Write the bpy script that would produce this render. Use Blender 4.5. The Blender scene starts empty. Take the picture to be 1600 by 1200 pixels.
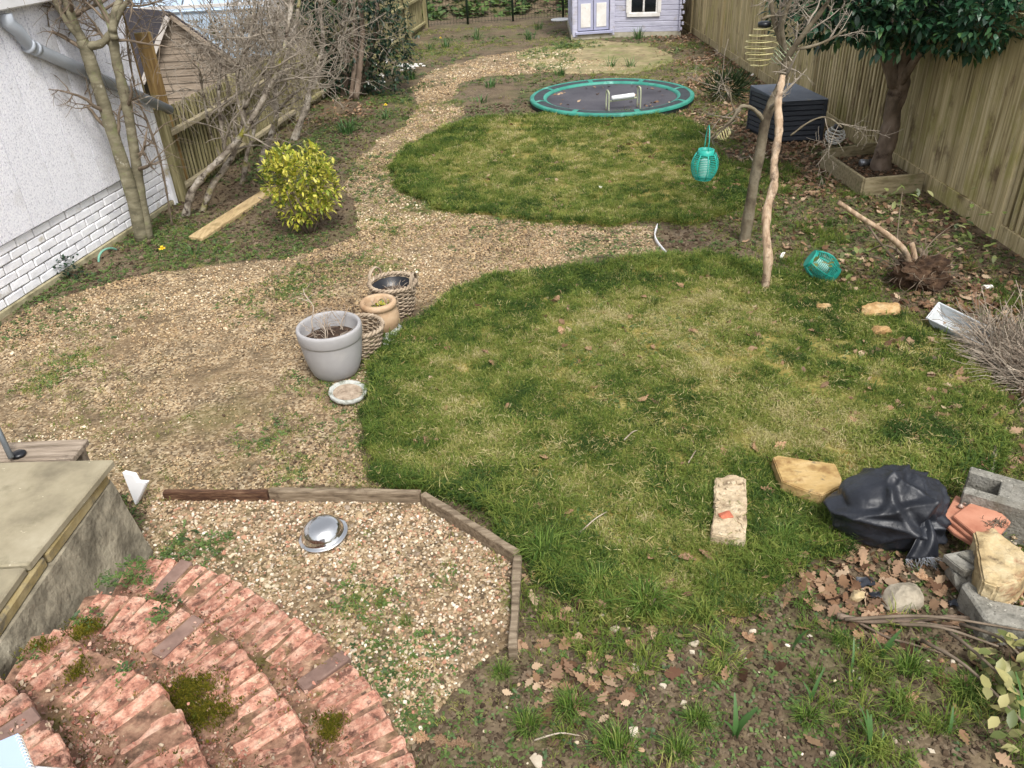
import bpy, bmesh, math, random
import numpy as np
from mathutils import Vector, Matrix, Euler, noise as mn
from mathutils.geometry import tessellate_polygon
random.seed(11)
NR = np.random.default_rng(11)
S = bpy.context.scene
C = S.collection
R = math.radians

# ------------------------------------------------------------------ camera, world, sun, exposure
FPX, PITCH, ROLL, CAM_H = 1250.0, R(31.5), R(-3.0), 2.6
_f = np.array([0, math.cos(PITCH), -math.sin(PITCH)])
_u = np.array([0, math.sin(PITCH), math.cos(PITCH)])
_x = np.array([1.0, 0, 0])
_c, _s = math.cos(ROLL), math.sin(ROLL)
CR, CU, CF = _c*_x + _s*_u, -_s*_x + _c*_u, _f
EYE = np.array([0, 0, CAM_H])
cam_d = bpy.data.cameras.new('camera')
cam = bpy.data.objects.new('camera', cam_d)
C.objects.link(cam)
m = Matrix(((CR[0], CU[0], -CF[0], 0), (CR[1], CU[1], -CF[1], 0), (CR[2], CU[2], -CF[2], CAM_H), (0, 0, 0, 1)))
cam.matrix_world = m
cam_d.sensor_width = 36
cam_d.lens = FPX/1600*36
cam_d.clip_start = 0.05
cam_d.clip_end = 800
S.camera = cam

SUN_EL, SUN_AZ = R(56), R(160)
w = bpy.data.worlds.new('World')
S.world = w
w.use_nodes = True
nt = w.node_tree
for n in list(nt.nodes):
    nt.nodes.remove(n)
sky = nt.nodes.new('ShaderNodeTexSky')
sky.sky_type = 'NISHITA'
sky.sun_disc = False
sky.sun_elevation = SUN_EL
sky.sun_rotation = SUN_AZ
sky.air_density = 1.0
sky.dust_density = 4.0
hs = nt.nodes.new('ShaderNodeHueSaturation')
hs.inputs['Saturation'].default_value = 0.22
bg = nt.nodes.new('ShaderNodeBackground')
bg.inputs['Strength'].default_value = 0.13
out = nt.nodes.new('ShaderNodeOutputWorld')
nt.links.new(sky.outputs[0], hs.inputs['Color'])
nt.links.new(hs.outputs[0], bg.inputs[0])
nt.links.new(bg.outputs[0], out.inputs[0])
sun_d = bpy.data.lights.new('sun', 'SUN')
sun_d.energy = 1.5
sun_d.angle = R(14)
sun_d.color = (1.0, 0.96, 0.9)
sun = bpy.data.objects.new('sun', sun_d)
C.objects.link(sun)
sd_ = Vector((math.sin(SUN_AZ)*math.cos(SUN_EL), math.cos(SUN_AZ)*math.cos(SUN_EL), math.sin(SUN_EL)))
sun.rotation_euler = (-sd_).to_track_quat('-Z', 'Y').to_euler()
S.view_settings.view_transform = 'Standard'
S.view_settings.look = 'None'
S.view_settings.exposure = 0.85
S.view_settings.gamma = 1
S.view_settings.use_curve_mapping = False


# ------------------------------------------------------------------ helpers: places
def ray(px, py):
    return CF + CR*(px-800)/FPX + CU*(600-py)/FPX
def G(px, py, z=0.0):
    d = ray(px, py)
    t = (z-CAM_H)/d[2]
    return EYE + d*t
def V(px, py, y0):
    d = ray(px, py)
    return EYE + d*(y0/d[1])
def onv(px, py, P0, d):
    dd = ray(px, py)
    n = np.array([d[1], -d[0], 0])
    t = ((np.array([P0[0], P0[1], 0])-EYE) @ n)/(dd @ n)
    return EYE + dd*t
def poly(pts, z=0.0):
    return np.array([G(a, b, z)[:2] for a, b in pts])

def lin(c):
    return tuple((v/255/12.92 if v/255 <= .04045 else ((v/255+.055)/1.055)**2.4) for v in c)

# ------------------------------------------------------------------ helpers: noise and polygons in numpy
def _h(ix, iy, seed):
    n = (ix*374761393 + iy*668265263 + seed*974711) & 0xFFFFFFFF
    n = ((n ^ (n >> 13))*1274126177) & 0xFFFFFFFF
    return ((n ^ (n >> 16)) & 0xFFFF)/65535.0
def vn(x, y, f, seed=0):
    x = np.asarray(x)*f; y = np.asarray(y)*f
    ix = np.floor(x).astype(np.int64); iy = np.floor(y).astype(np.int64)
    fx = x-ix; fy = y-iy
    fx = fx*fx*(3-2*fx); fy = fy*fy*(3-2*fy)
    a = _h(ix, iy, seed); b = _h(ix+1, iy, seed); c = _h(ix, iy+1, seed); d = _h(ix+1, iy+1, seed)
    return (a*(1-fx)+b*fx)*(1-fy)+(c*(1-fx)+d*fx)*fy
def fbm(x, y, f, seed=0, o=3):
    return sum(vn(x, y, f*2**k, seed+k*17)*.5**k for k in range(o))/sum(.5**k for k in range(o))
def inside(P, x, y):
    r = np.zeros(len(x), bool)
    n = len(P)
    for i in range(n):
        x1, y1 = P[i]; x2, y2 = P[(i+1) % n]
        if y1 == y2:
            continue
        c = ((y1 > y) != (y2 > y)) & (x < (x2-x1)*(y-y1)/(y2-y1)+x1)
        r ^= c
    return r
def edge_d(P, x, y):
    d = np.full(len(x), 1e9)
    n = len(P)
    for i in range(n):
        a = P[i]; b = P[(i+1) % n]
        ab = b-a; L = (ab @ ab)+1e-12
        t = np.clip(((x-a[0])*ab[0]+(y-a[1])*ab[1])/L, 0, 1)
        d = np.minimum(d, np.hypot(x-a[0]-t*ab[0], y-a[1]-t*ab[1]))
    return d
def roughen(P, step=.05, amp=.03, seed=1):
    o = []
    n = len(P)
    for i in range(n):
        a = P[i]; b = P[(i+1) % n]
        L = np.linalg.norm(b-a); k = max(1, int(L/step))
        nrm = np.array([-(b-a)[1], (b-a)[0]])/(L+1e-9)
        for j in range(k):
            p = a+(b-a)*j/k
            o.append(p+nrm*((vn(p[0], p[1], 2.3, seed)-.5)*3+(vn(p[0], p[1], 11, seed+5)-.5)*1.4)*amp)
    return np.array(o)

# ------------------------------------------------------------------ helpers: materials
def newmat(name):
    mt = bpy.data.materials.new(name)
    mt.use_nodes = True
    nt = mt.node_tree
    b = nt.nodes['Principled BSDF']
    return mt, nt, b
def N(nt, t, **k):
    n = nt.nodes.new(t)
    for a, v in k.items():
        setattr(n, a, v)
    return n
def ramp(nt, cols, lo=.3, hi=.7, interp='LINEAR'):
    r = N(nt, 'ShaderNodeValToRGB')
    e = r.color_ramp.elements
    r.color_ramp.interpolation = interp
    while len(e) < len(cols):
        e.new(.5)
    for i, c in enumerate(cols):
        e[i].position = lo+(hi-lo)*i/max(1, len(cols)-1)
        e[i].color = (*lin(c), 1)
    return r
def mat(name, cols, scale=8, rough=.8, bump=.3, bscale=None, stretch=(1, 1, 1), vary=0.0, spec=.3, metal=0, spots=(), lo=.32, hi=.68, world=False, bdist=.01, transl=0, detail=6):
    mt, nt, b = newmat(name)
    L = nt.links.new
    tc = N(nt, 'ShaderNodeTexCoord')
    oi = N(nt, 'ShaderNodeObjectInfo')
    if world:
        geo = N(nt, 'ShaderNodeNewGeometry'); src = geo.outputs['Position']
    else:
        ad = N(nt, 'ShaderNodeVectorMath', operation='MULTIPLY_ADD')
        cb = N(nt, 'ShaderNodeCombineXYZ')
        for i in range(3):
            L(oi.outputs['Random'], cb.inputs[i])
        L(cb.outputs[0], ad.inputs[0]); ad.inputs[1].default_value = (37, 23, 51)
        L(tc.outputs['Object'], ad.inputs[2]); src = ad.outputs[0]
    mp = N(nt, 'ShaderNodeMapping')
    mp.inputs['Scale'].default_value = stretch
    L(src, mp.inputs[0])
    nz = N(nt, 'ShaderNodeTexNoise')
    nz.inputs['Scale'].default_value = scale; nz.inputs['Detail'].default_value = detail; nz.inputs['Roughness'].default_value = .62
    L(mp.outputs[0], nz.inputs['Vector'])
    r = ramp(nt, cols, lo, hi)
    L(nz.outputs[0], r.inputs[0])
    col = r.outputs[0]
    for (sc, ss, a, bb) in spots:
        n2 = N(nt, 'ShaderNodeTexNoise'); n2.inputs['Scale'].default_value = ss; n2.inputs['Detail'].default_value = 7
        n2.inputs['Roughness'].default_value = .65
        L(src, n2.inputs['Vector'])
        mr = N(nt, 'ShaderNodeMapRange'); mr.inputs[1].default_value = a; mr.inputs[2].default_value = bb
        L(n2.outputs[0], mr.inputs[0])
        mx = N(nt, 'ShaderNodeMix', data_type='RGBA')
        L(mr.outputs[0], mx.inputs[0]); L(col, mx.inputs[6]); mx.inputs[7].default_value = (*lin(sc), 1)
        col = mx.outputs[2]
    if vary:
        hv = N(nt, 'ShaderNodeHueSaturation')
        m1 = N(nt, 'ShaderNodeMapRange'); m1.inputs[3].default_value = 1-vary; m1.inputs[4].default_value = 1+vary
        L(oi.outputs['Random'], m1.inputs[0]); L(m1.outputs[0], hv.inputs['Value']); L(col, hv.inputs['Color'])
        col = hv.outputs[0]
    L(col, b.inputs['Base Color'])
    b.inputs['Roughness'].default_value = rough
    b.inputs['Specular IOR Level'].default_value = spec
    b.inputs['Metallic'].default_value = metal
    if bump:
        nb = N(nt, 'ShaderNodeTexNoise'); nb.inputs['Scale'].default_value = bscale or scale*4; nb.inputs['Detail'].default_value = 8
        L(mp.outputs[0], nb.inputs['Vector'])
        bp = N(nt, 'ShaderNodeBump'); bp.inputs['Strength'].default_value = bump; bp.inputs['Distance'].default_value = bdist
        L(nb.outputs[0], bp.inputs['Height']); L(bp.outputs[0], b.inputs['Normal'])
    if transl:
        tr = N(nt, 'ShaderNodeBsdfTranslucent'); L(col, tr.inputs[0])
        ms = N(nt, 'ShaderNodeMixShader'); ms.inputs[0].default_value = transl
        o = nt.nodes['Material Output']
        L(b.outputs[0], ms.inputs[1]); L(tr.outputs[0], ms.inputs[2]); L(ms.outputs[0], o.inputs[0])
    return mt
def tintmat(name, cols, rough=.6, spec=.25, transl=.25, bump=0):
    """colour of a scattered piece by its own random tint"""
    mt, nt, b = newmat(name)
    L = nt.links.new
    at = N(nt, 'ShaderNodeAttribute', attribute_type='INSTANCER', attribute_name='tint')
    r = ramp(nt, cols, 0, 1)
    L(at.outputs['Fac'], r.inputs[0])
    L(r.outputs[0], b.inputs['Base Color'])
    b.inputs['Roughness'].default_value = rough; b.inputs['Specular IOR Level'].default_value = spec
    if transl:
        tr = N(nt, 'ShaderNodeBsdfTranslucent'); L(r.outputs[0], tr.inputs[0])
        ms = N(nt, 'ShaderNodeMixShader'); ms.inputs[0].default_value = transl
        L(b.outputs[0], ms.inputs[1]); L(tr.outputs[0], ms.inputs[2]); L(ms.outputs[0], nt.nodes['Material Output'].inputs[0])
    return mt
def leafmat(name, cols, rough=.5, spec=.4, transl=.25, scale=2.5):
    """foliage: colour by position in the crown, leaf by leaf (mesh island random)"""
    mt, nt, b = newmat(name)
    L = nt.links.new
    g = N(nt, 'ShaderNodeNewGeometry')
    r = ramp(nt, cols, 0, 1)
    L(g.outputs['Random Per Island'], r.inputs[0])
    L(r.outputs[0], b.inputs['Base Color'])
    b.inputs['Roughness'].default_value = rough; b.inputs['Specular IOR Level'].default_value = spec
    tr = N(nt, 'ShaderNodeBsdfTranslucent'); L(r.outputs[0], tr.inputs[0])
    ms = N(nt, 'ShaderNodeMixShader'); ms.inputs[0].default_value = transl
    L(b.outputs[0], ms.inputs[1]); L(tr.outputs[0], ms.inputs[2]); L(ms.outputs[0], nt.nodes['Material Output'].inputs[0])
    return mt

# ------------------------------------------------------------------ helpers: mesh building
class MB:
    def __init__(s):
        s.v = []; s.f = []
    def add(s, v, f):
        o = len(s.v)
        s.v.extend([tuple(map(float, p)) for p in v]); s.f.extend([tuple(i+o for i in q) for q in f])
        return s
    def box(s, c, d, M=None, taper=1.0):
        x, y, z = d[0]/2, d[1]/2, d[2]/2
        p = [Vector((a*x*(taper if k > 0 else 1), b*y*(taper if k > 0 else 1), k*z)) for k in (-1, 1) for b in (-1, 1) for a in (-1, 1)]
        if M is not None:
            p = [M @ q for q in p]
        c = Vector(c)
        return s.add([q+c for q in p], [(0, 2, 3, 1), (4, 5, 7, 6), (0, 1, 5, 4), (2, 6, 7, 3), (0, 4, 6, 2), (1, 3, 7, 5)])
    def tube(s, pts, rad, n=6, cap=True):
        pts = [Vector(p) for p in pts]
        if not hasattr(rad, '__len__'):
            rad = [rad]*len(pts)
        vs = []; fs = []
        up = None
        for i, p in enumerate(pts):
            t = (pts[min(i+1, len(pts)-1)]-pts[max(i-1, 0)])
            if t.length < 1e-9:
                t = Vector((0, 0, 1))
            t.normalize()
            if up is None:
                up = t.orthogonal().normalized()
            a = (up-t*up.dot(t))
            a = a.normalized() if a.length > 1e-6 else t.orthogonal().normalized()
            up = a
            b = t.cross(a)
            for k in range(n):
                th = 2*math.pi*k/n
                vs.append(p+(a*math.cos(th)+b*math.sin(th))*rad[i])
        for i in range(len(pts)-1):
            for k in range(n):
                fs.append((i*n+k, i*n+(k+1) % n, (i+1)*n+(k+1) % n, (i+1)*n+k))
        if cap:
            fs.append(tuple(range(n-1, -1, -1))); fs.append(tuple((len(pts)-1)*n+k for k in range(n)))
        return s.add(vs, fs)
    def lathe(s, prof, n=32, c=(0, 0, 0), M=None, close=False):
        vs = []; fs = []
        c = Vector(c)
        for r, z in prof:
            for k in range(n):
                th = 2*math.pi*k/n
                p = Vector((r*math.cos(th), r*math.sin(th), z))
                vs.append((M @ p if M is not None else p)+c)
        for i in range(len(prof)-1):
            for k in range(n):
                fs.append((i*n+k, i*n+(k+1) % n, (i+1)*n+(k+1) % n, (i+1)*n+k))
        return s.add(vs, fs)
    def prism(s, P, z0, z1, zt=None):
        n = len(P)
        vs = [(p[0], p[1], z0) for p in P]+[(p[0], p[1], (z1 if zt is None else zt(p))) for p in P]
        fs = [(i, (i+1) % n, n+(i+1) % n, n+i) for i in range(n)]
        tri = tessellate_polygon([[Vector((p[0], p[1], 0)) for p in P]])
        for t in tri:
            a, b, c = [Vector((P[i][0], P[i][1], 0)) for i in t]
            if (b-a).cross(c-a).z < 0:
                t = (t[0], t[2], t[1])
            fs.append(tuple(i+n for i in t)); fs.append((t[0], t[2], t[1]))
        return s.add(vs, fs)
    def mesh(s, name, mt, origin=(0, 0, 0), smooth=False):
        me = bpy.data.meshes.new(name)
        o = Vector(origin)
        me.from_pydata([Vector(p)-o for p in s.v], [], s.f)
        me.materials.append(mt)
        if smooth:
            me.polygons.foreach_set('use_smooth', [True]*len(me.polygons))
        me.update()
        return me
def fixn(me, bev=0, seg=1, ang=True):
    bm = bmesh.new(); bm.from_mesh(me)
    bmesh.ops.recalc_face_normals(bm, faces=bm.faces)
    if bev:
        es = [e for e in bm.edges if len(e.link_faces) == 2 and e.calc_face_angle(0) > R(25)]
        bmesh.ops.bevel(bm, geom=es, offset=bev, segments=seg, affect='EDGES', clamp_overlap=True)
    bm.to_mesh(me); bm.free()
    return me
def link(name, me, parent=None, loc=(0, 0, 0), rot=(0, 0, 0), scale=(1, 1, 1)):
    o = bpy.data.objects.new(name, me)
    C.objects.link(o)
    o.location = loc; o.rotation_euler = rot; o.scale = scale
    if parent is not None:
        o.parent = parent
    return o
def tag(o, label, cat, group=None, kind=None):
    if label:
        o['label'] = label
    if cat:
        o['category'] = cat
    if group:
        o['group'] = group
    if kind:
        o['kind'] = kind
    return o
def thing(name, loc, label, cat, group=None, rz=0):
    o = bpy.data.objects.new(name, None)
    o.empty_display_size = .1
    C.objects.link(o)
    o.location = loc; o.rotation_euler = (0, 0, rz)
    return tag(o, label, cat, group)
def wloc(o):
    v = Vector((0, 0, 0))
    while o is not None:
        v = v+o.location; o = o.parent
    return v
def part(name, mb, mt, root, smooth=False, bev=0, fix=True, kind=None):
    """a part from world-space shapes (roots built this way are not rotated while building)"""
    me = mb.mesh(name, mt, wloc(root), smooth)
    if fix or bev:
        fixn(me, bev)
    if smooth and bev:
        me.polygons.foreach_set('use_smooth', [True]*len(me.polygons))
    o = link(name, me, root)
    if kind:
        o['kind'] = kind
    return o
def piece(name, me, root, loc, rot=(0, 0, 0), scale=(1, 1, 1)):
    """a part that shares its mesh with alike pieces"""
    return link(name, me, root, Vector(loc)-wloc(root), rot, scale)
def single(name, mb, mt, loc, label, cat, group=None, smooth=False, bev=0):
    me = mb.mesh(name, mt, loc, smooth)
    fixn(me, bev)
    if smooth:
        me.polygons.foreach_set('use_smooth', [True]*len(me.polygons))
    return tag(link(name, me, None, loc), label, cat, group)
def structure(name, mb, mt, smooth=False):
    me = mb.mesh(name, mt, (0, 0, 0), smooth); fixn(me)
    o = link(name, me); o['kind'] = 'structure'
    return o
def dup(root, loc, rz=0, label=None, sc=1.0):
    r = root.copy(); C.objects.link(r)
    r.location = loc; r.rotation_euler = (0, 0, rz); r.scale = (sc, sc, sc)
    if label:
        r['label'] = label
    for ch in list(root.children):
        c = ch.copy(); C.objects.link(c); c.parent = r
        for g in list(ch.children):
            d = g.copy(); C.objects.link(d); d.parent = c
    return r
def boxmesh(name, d, mt, bev=.004, jit=0.0, seed=0):
    mb = MB().box((0, 0, 0), d)
    me = mb.mesh(name, mt)
    bm = bmesh.new(); bm.from_mesh(me)
    bmesh.ops.recalc_face_normals(bm, faces=bm.faces)
    if bev:
        bmesh.ops.bevel(bm, geom=list(bm.edges), offset=bev, segments=1, affect='EDGES', clamp_overlap=True)
    if jit:
        rr = random.Random(seed)
        for v in bm.verts:
            v.co += Vector((rr.uniform(-1, 1), rr.uniform(-1, 1), rr.uniform(-1, 1)))*jit
    bm.to_mesh(me); bm.free()
    return me
def hull_mesh(name, seed, d, mt, n=16, bev=.12, sub=2, nz=.06, box=.6, smooth=False):
    """a broken stone: convex hull of scattered points, chipped edges, noise"""
    rr = random.Random(seed)
    bm = bmesh.new()
    for i in range(n):
        p = Vector((rr.uniform(-1, 1), rr.uniform(-1, 1), rr.uniform(-1, 1)))
        q = p/max(abs(p.x), abs(p.y), abs(p.z)); e = p.normalized()
        p = q*box+e*(1-box)
        bm.verts.new(Vector((p.x*d[0]/2, p.y*d[1]/2, p.z*d[2]/2)))
    r = bmesh.ops.convex_hull(bm, input=list(bm.verts))
    bmesh.ops.delete(bm, geom=[v for v in bm.verts if not v.link_faces], context='VERTS')
    mind = min(d)
    bmesh.ops.dissolve_limit(bm, angle_limit=R(12), verts=bm.verts, edges=bm.edges)
    bmesh.ops.bevel(bm, geom=list(bm.edges), offset=bev*mind, segments=1, affect='EDGES', clamp_overlap=True)
    bmesh.ops.triangulate(bm, faces=bm.faces)
    for k in range(sub):
        bmesh.ops.subdivide_edges(bm, edges=[e for e in bm.edges if e.calc_length() > mind*.16], cuts=1, use_grid_fill=True)
    for v in bm.verts:
        p = v.co*(5/mind*.25)+Vector((seed*3.1, seed, 0))
        v.co += v.normal*(mn.noise(p)+.5*mn.noise(p*2.7)+.25*mn.noise(p*6))*nz*mind
    me = bpy.data.meshes.new(name)
    bm.to_mesh(me); bm.free()
    me.materials.append(mt)
    if smooth:
        me.polygons.foreach_set('use_smooth', [True]*len(me.polygons))
    return me
def zmin(me):
    return min(v.co.z for v in me.vertices)

def srcmesh(v, f, mt, name, smooth=True):
    me = bpy.data.meshes.new(name)
    me.from_pydata([tuple(p) for p in v], [], f)
    me.materials.append(mt)
    if smooth:
        me.polygons.foreach_set('use_smooth', [True]*len(me.polygons))
    return me
_ng = {}
def scatter(name, pts, rot, scl, tint, srcs, label=None, parent=None):
    """stuff nobody could count: many small copies on points"""
    n = len(pts)
    me = bpy.data.meshes.new(name)
    me.vertices.add(n)
    me.vertices.foreach_set('co', np.asarray(pts, np.float32).ravel())
    for nm, ty, arr, key in (('rot', 'FLOAT_VECTOR', rot, 'vector'), ('scl', 'FLOAT', scl, 'value'), ('tint', 'FLOAT', tint, 'value'), ('pick', 'INT', NR.integers(0, len(srcs), n), 'value')):
        a = me.attributes.new(nm, ty, 'POINT')
        a.data.foreach_set(key, np.asarray(arr, np.int32 if ty == 'INT' else np.float32).ravel())
    col = bpy.data.collections.new('source_'+name)
    for i, s in enumerate(srcs):
        col.objects.link(bpy.data.objects.new('%s_source_%02d' % (name, i), s))
    o = link(name, me, parent)
    o['kind'] = 'stuff'
    if label:
        o['label'] = label
    ng = bpy.data.node_groups.new('scatter_'+name, 'GeometryNodeTree')
    ng.interface.new_socket('Geometry', in_out='INPUT', socket_type='NodeSocketGeometry')
    ng.interface.new_socket('Geometry', in_out='OUTPUT', socket_type='NodeSocketGeometry')
    gi = ng.nodes.new('NodeGroupInput'); go = ng.nodes.new('NodeGroupOutput')
    ip = ng.nodes.new('GeometryNodeInstanceOnPoints')
    ci = ng.nodes.new('GeometryNodeCollectionInfo')
    ci.inputs['Collection'].default_value = col
    ci.inputs['Separate Children'].default_value = True
    ci.inputs['Reset Children'].default_value = True
    def attr(nm, ty):
        a = ng.nodes.new('GeometryNodeInputNamedAttribute'); a.data_type = ty
        a.inputs['Name'].default_value = nm
        return [q for q in a.outputs if q.enabled][0]
    e = ng.nodes.new('FunctionNodeEulerToRotation')
    L = ng.links.new
    L(gi.outputs[0], ip.inputs['Points']); L(ci.outputs[0], ip.inputs['Instance'])
    ip.inputs['Pick Instance'].default_value = True
    L(attr('pick', 'INT'), ip.inputs['Instance Index'])
    L(attr('rot', 'FLOAT_VECTOR'), e.inputs[0]); L(e.outputs[0], ip.inputs['Rotation'])
    L(attr('scl', 'FLOAT'), ip.inputs['Scale'])
    L(ip.outputs[0], go.inputs[0])
    md = o.modifiers.new('scatter', 'NODES'); md.node_group = ng
    return o
def spin(n, tilt=.25):
    return np.stack([NR.normal(0, tilt, n), NR.normal(0, tilt, n), NR.uniform(0, 6.283, n)], -1)

# ================================================================== THE GROUND
def gravelmat(name, cols, scale, dirt, dirt_lo, dirt_hi, green=None):
    mt, nt, b = newmat(name)
    L = nt.links.new
    geo = N(nt, 'ShaderNodeNewGeometry')
    wob = N(nt, 'ShaderNodeTexNoise'); wob.inputs['Scale'].default_value = scale*.6
    L(geo.outputs['Position'], wob.inputs['Vector'])
    ad = N(nt, 'ShaderNodeVectorMath', operation='MULTIPLY_ADD'); ad.inputs[1].default_value = (.012, .012, .012)
    L(wob.outputs['Color'], ad.inputs[0]); L(geo.outputs['Position'], ad.inputs[2])
    vo = N(nt, 'ShaderNodeTexVoronoi'); vo.inputs['Scale'].default_value = scale
    L(ad.outputs[0], vo.inputs['Vector'])
    sp = N(nt, 'ShaderNodeSeparateColor'); L(vo.outputs['Color'], sp.inputs[0])
    r = ramp(nt, cols, 0, 1, 'CONSTANT'); L(sp.outputs[0], r.inputs[0])
    col = r.outputs[0]
    def over(col, c, ss, a, bb, mx=1.0):
        n2 = N(nt, 'ShaderNodeTexNoise'); n2.inputs['Scale'].default_value = ss; n2.inputs['Detail'].default_value = 8; n2.inputs['Roughness'].default_value = .68
        L(geo.outputs['Position'], n2.inputs['Vector'])
        mr = N(nt, 'ShaderNodeMapRange'); mr.inputs[1].default_value = a; mr.inputs[2].default_value = bb; mr.inputs[4].default_value = mx
        L(n2.outputs[0], mr.inputs[0])
        m_ = N(nt, 'ShaderNodeMix', data_type='RGBA'); L(mr.outputs[0], m_.inputs[0]); L(col, m_.inputs[6]); m_.inputs[7].default_value = (*lin(c), 1)
        return m_.outputs[2]
    for c, ss in dirt:
        col = over(col, c, ss, dirt_lo, dirt_hi, .85)
    if green:
        col = over(col, green[0], green[1], green[2], green[3], .75)
    L(col, b.inputs['Base Color'])
    b.inputs['Roughness'].default_value = .85; b.inputs['Specular IOR Level'].default_value = .25
    bp = N(nt, 'ShaderNodeBump'); bp.inputs['Strength'].default_value = .8; bp.inputs['Distance'].default_value = .006; bp.invert = True
    L(vo.outputs['Distance'], bp.inputs['Height']); L(bp.outputs[0], b.inputs['Normal'])
    return mt
M_soil = gravelmat('bare soil', [(88, 76, 62), (106, 92, 76), (74, 62, 50), (124, 110, 92), (84, 72, 58), (146, 134, 116)], 60,
                   [((74, 60, 46), 1.4), ((112, 98, 76), 3.5)], .42, .62, ((82, 88, 48), 1.1, .5, .66))
M_gravel = gravelmat('gravel bed', [(164, 144, 114), (112, 94, 70), (196, 178, 148), (84, 70, 54), (146, 124, 94), (180, 158, 126), (66, 54, 42)], 75,
                     [((124, 104, 78), 1.6), ((84, 72, 56), 6)], .42, .66, ((96, 94, 54), .9, .54, .7))  # earth tones, darkened further to deepen the shade between pebbles
M_lawn = gravelmat('lawn turf', [(112, 108, 54), (136, 128, 68), (92, 94, 44), (152, 142, 88), (120, 116, 60), (84, 72, 48)], 70,
                   [((150, 132, 74), 1.5), ((92, 94, 42), 3.5)], .46, .62, ((150, 112, 56), 1.9, .58, .68))
M_patio = mat('weathered sand paving', [(116, 108, 80), (146, 134, 100), (162, 148, 116)], 2.2, .9, .4, world=True, spots=(((116, 118, 74), 1.6, .46, .62), ((120, 104, 80), 7, .52, .64), ((98, 88, 66), 30, .6, .68)))

mb = MB()
mb.add([(-80, -15, 0), (80, -15, 0), (80, 140, 0), (-80, 140, 0)], [(0, 1, 2, 3)])
structure('ground', mb, M_soil)

PX_GRAVEL = [(0, 515), (60, 478), (130, 455), (215, 432), (330, 414), (400, 405), (440, 408), (500, 392), (562, 368), (560, 335), (545, 290), (550, 255), (592, 218),
             (640, 195), (650, 168), (640, 140), (680, 110), (750, 90), (850, 72), (920, 67), (905, 85), (895, 100), (870, 113), (850, 114), (765, 120), (718, 132), (705, 160), (728, 182), (680, 205), (640, 227), (608, 262),
             (622, 295), (700, 325), (780, 340), (980, 350), (1033, 352), (1036, 394), (950, 404), (780, 440), (640, 490), (600, 540), (580, 600), (545, 645), (560, 700), (598, 762),
             (400, 768), (236, 790), (190, 770), (0, 770)]
P_gravel = poly(PX_GRAVEL)
P_gravel = np.vstack([P_gravel, [[-4.2, 3.2], [-4.4, 5.0]]])
# inner gravel bed behind the timber edging, in front of the brick steps
P_bed = np.vstack([poly([(236, 780), (255, 772), (450, 772), (655, 778), (725, 815), (800, 866), (796, 1010), (745, 1040), (690, 1110), (640, 1180)]), [[-.45, 1.55], [-1.85, 1.55], [-1.85, 3.0]]])
P_lawnA = poly([(598, 758), (562, 700), (547, 648), (582, 602), (604, 540), (643, 490), (700, 465), (780, 441), (860, 419), (950, 406), (1040, 397), (1110, 402), (1180, 416), (1260, 432), (1330, 452), (1400, 482), (1450, 530),
                (1520, 575), (1580, 640), (1560, 715), (1480, 745), (1380, 775), (1310, 870), (1240, 925), (1130, 955), (1010, 968), (910, 930), (830, 905), (818, 862), (740, 808), (668, 766)], .03)
P_lawnB = poly([(607, 262), (640, 227), (700, 202), (740, 185), (830, 180), (960, 180), (1050, 186), (1095, 200), (1130, 240), (1155, 290), (1135, 328), (1060, 346), (980, 348), (880, 345), (780, 338), (700, 322), (640, 298)], .03)
pc = G(925, 88)
P_patio = np.array([[pc[0]+.02+1.32*math.cos(t), pc[1]+1.75*math.sin(t)] for t in np.linspace(0, 2*math.pi, 60, endpoint=False)])
def sheet(name, P, z, mt, lip=False):
    mb = MB().prism(P, .0005 if not lip else .0, z)
    return structure(name, mb, mt)
Rg = roughen(P_gravel, .06, .05, 3)
sheet('gravel_path', Rg, .004, M_gravel)
sheet('gravel_bed', roughen(P_bed, .06, .01, 4), .008, M_gravel)
sheet('patio', roughen(P_patio, .05, .11, 8), .012, M_patio)
RA = roughen(P_lawnA, .04, .075, 5); RB = roughen(P_lawnB, .05, .075, 6)
sheet('lawn', RA, .03, M_lawn)
sheet('lawn', RB, .03, M_lawn)
def zat(x, y):
    x = np.atleast_1d(np.asarray(x, float)); y = np.atleast_1d(np.asarray(y, float))
    z = np.full(len(x), .001)
    z[inside(P_gravel, x, y)] = .004
    z[inside(P_bed, x, y)] = .008
    z[inside(P_patio, x, y)] = .012
    z[inside(RA, x, y) | inside(RB, x, y)] = .03
    return z
def zg(p):
    return float(zat(p[0], p[1])[0])
def GP(px, py):
    """the point of the ground seen at a pixel of the photograph, on whatever sheet lies there"""
    p = G(px, py)
    z = zg(p)
    p = G(px, py, z)
    return Vector(p)

# bank of rough ground behind the wire fence at the garden's end
mb = MB()
nx, ny = 40, 10
for j in range(ny):
    for i in range(nx):
        x = -22+44*i/(nx-1); y = 21.9+9*j/(ny-1)
        mb.v.append((x, y, -.05+2.2*(j/(ny-1))**.8+.25*(vn(x, y, .6, 3)-.5)*(j > 0)))
mb.f = [(j*nx+i, j*nx+i+1, (j+1)*nx+i+1, (j+1)*nx+i) for j in range(ny-1) for i in range(nx-1)]
structure('bank', mb, M_soil, True)

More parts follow.
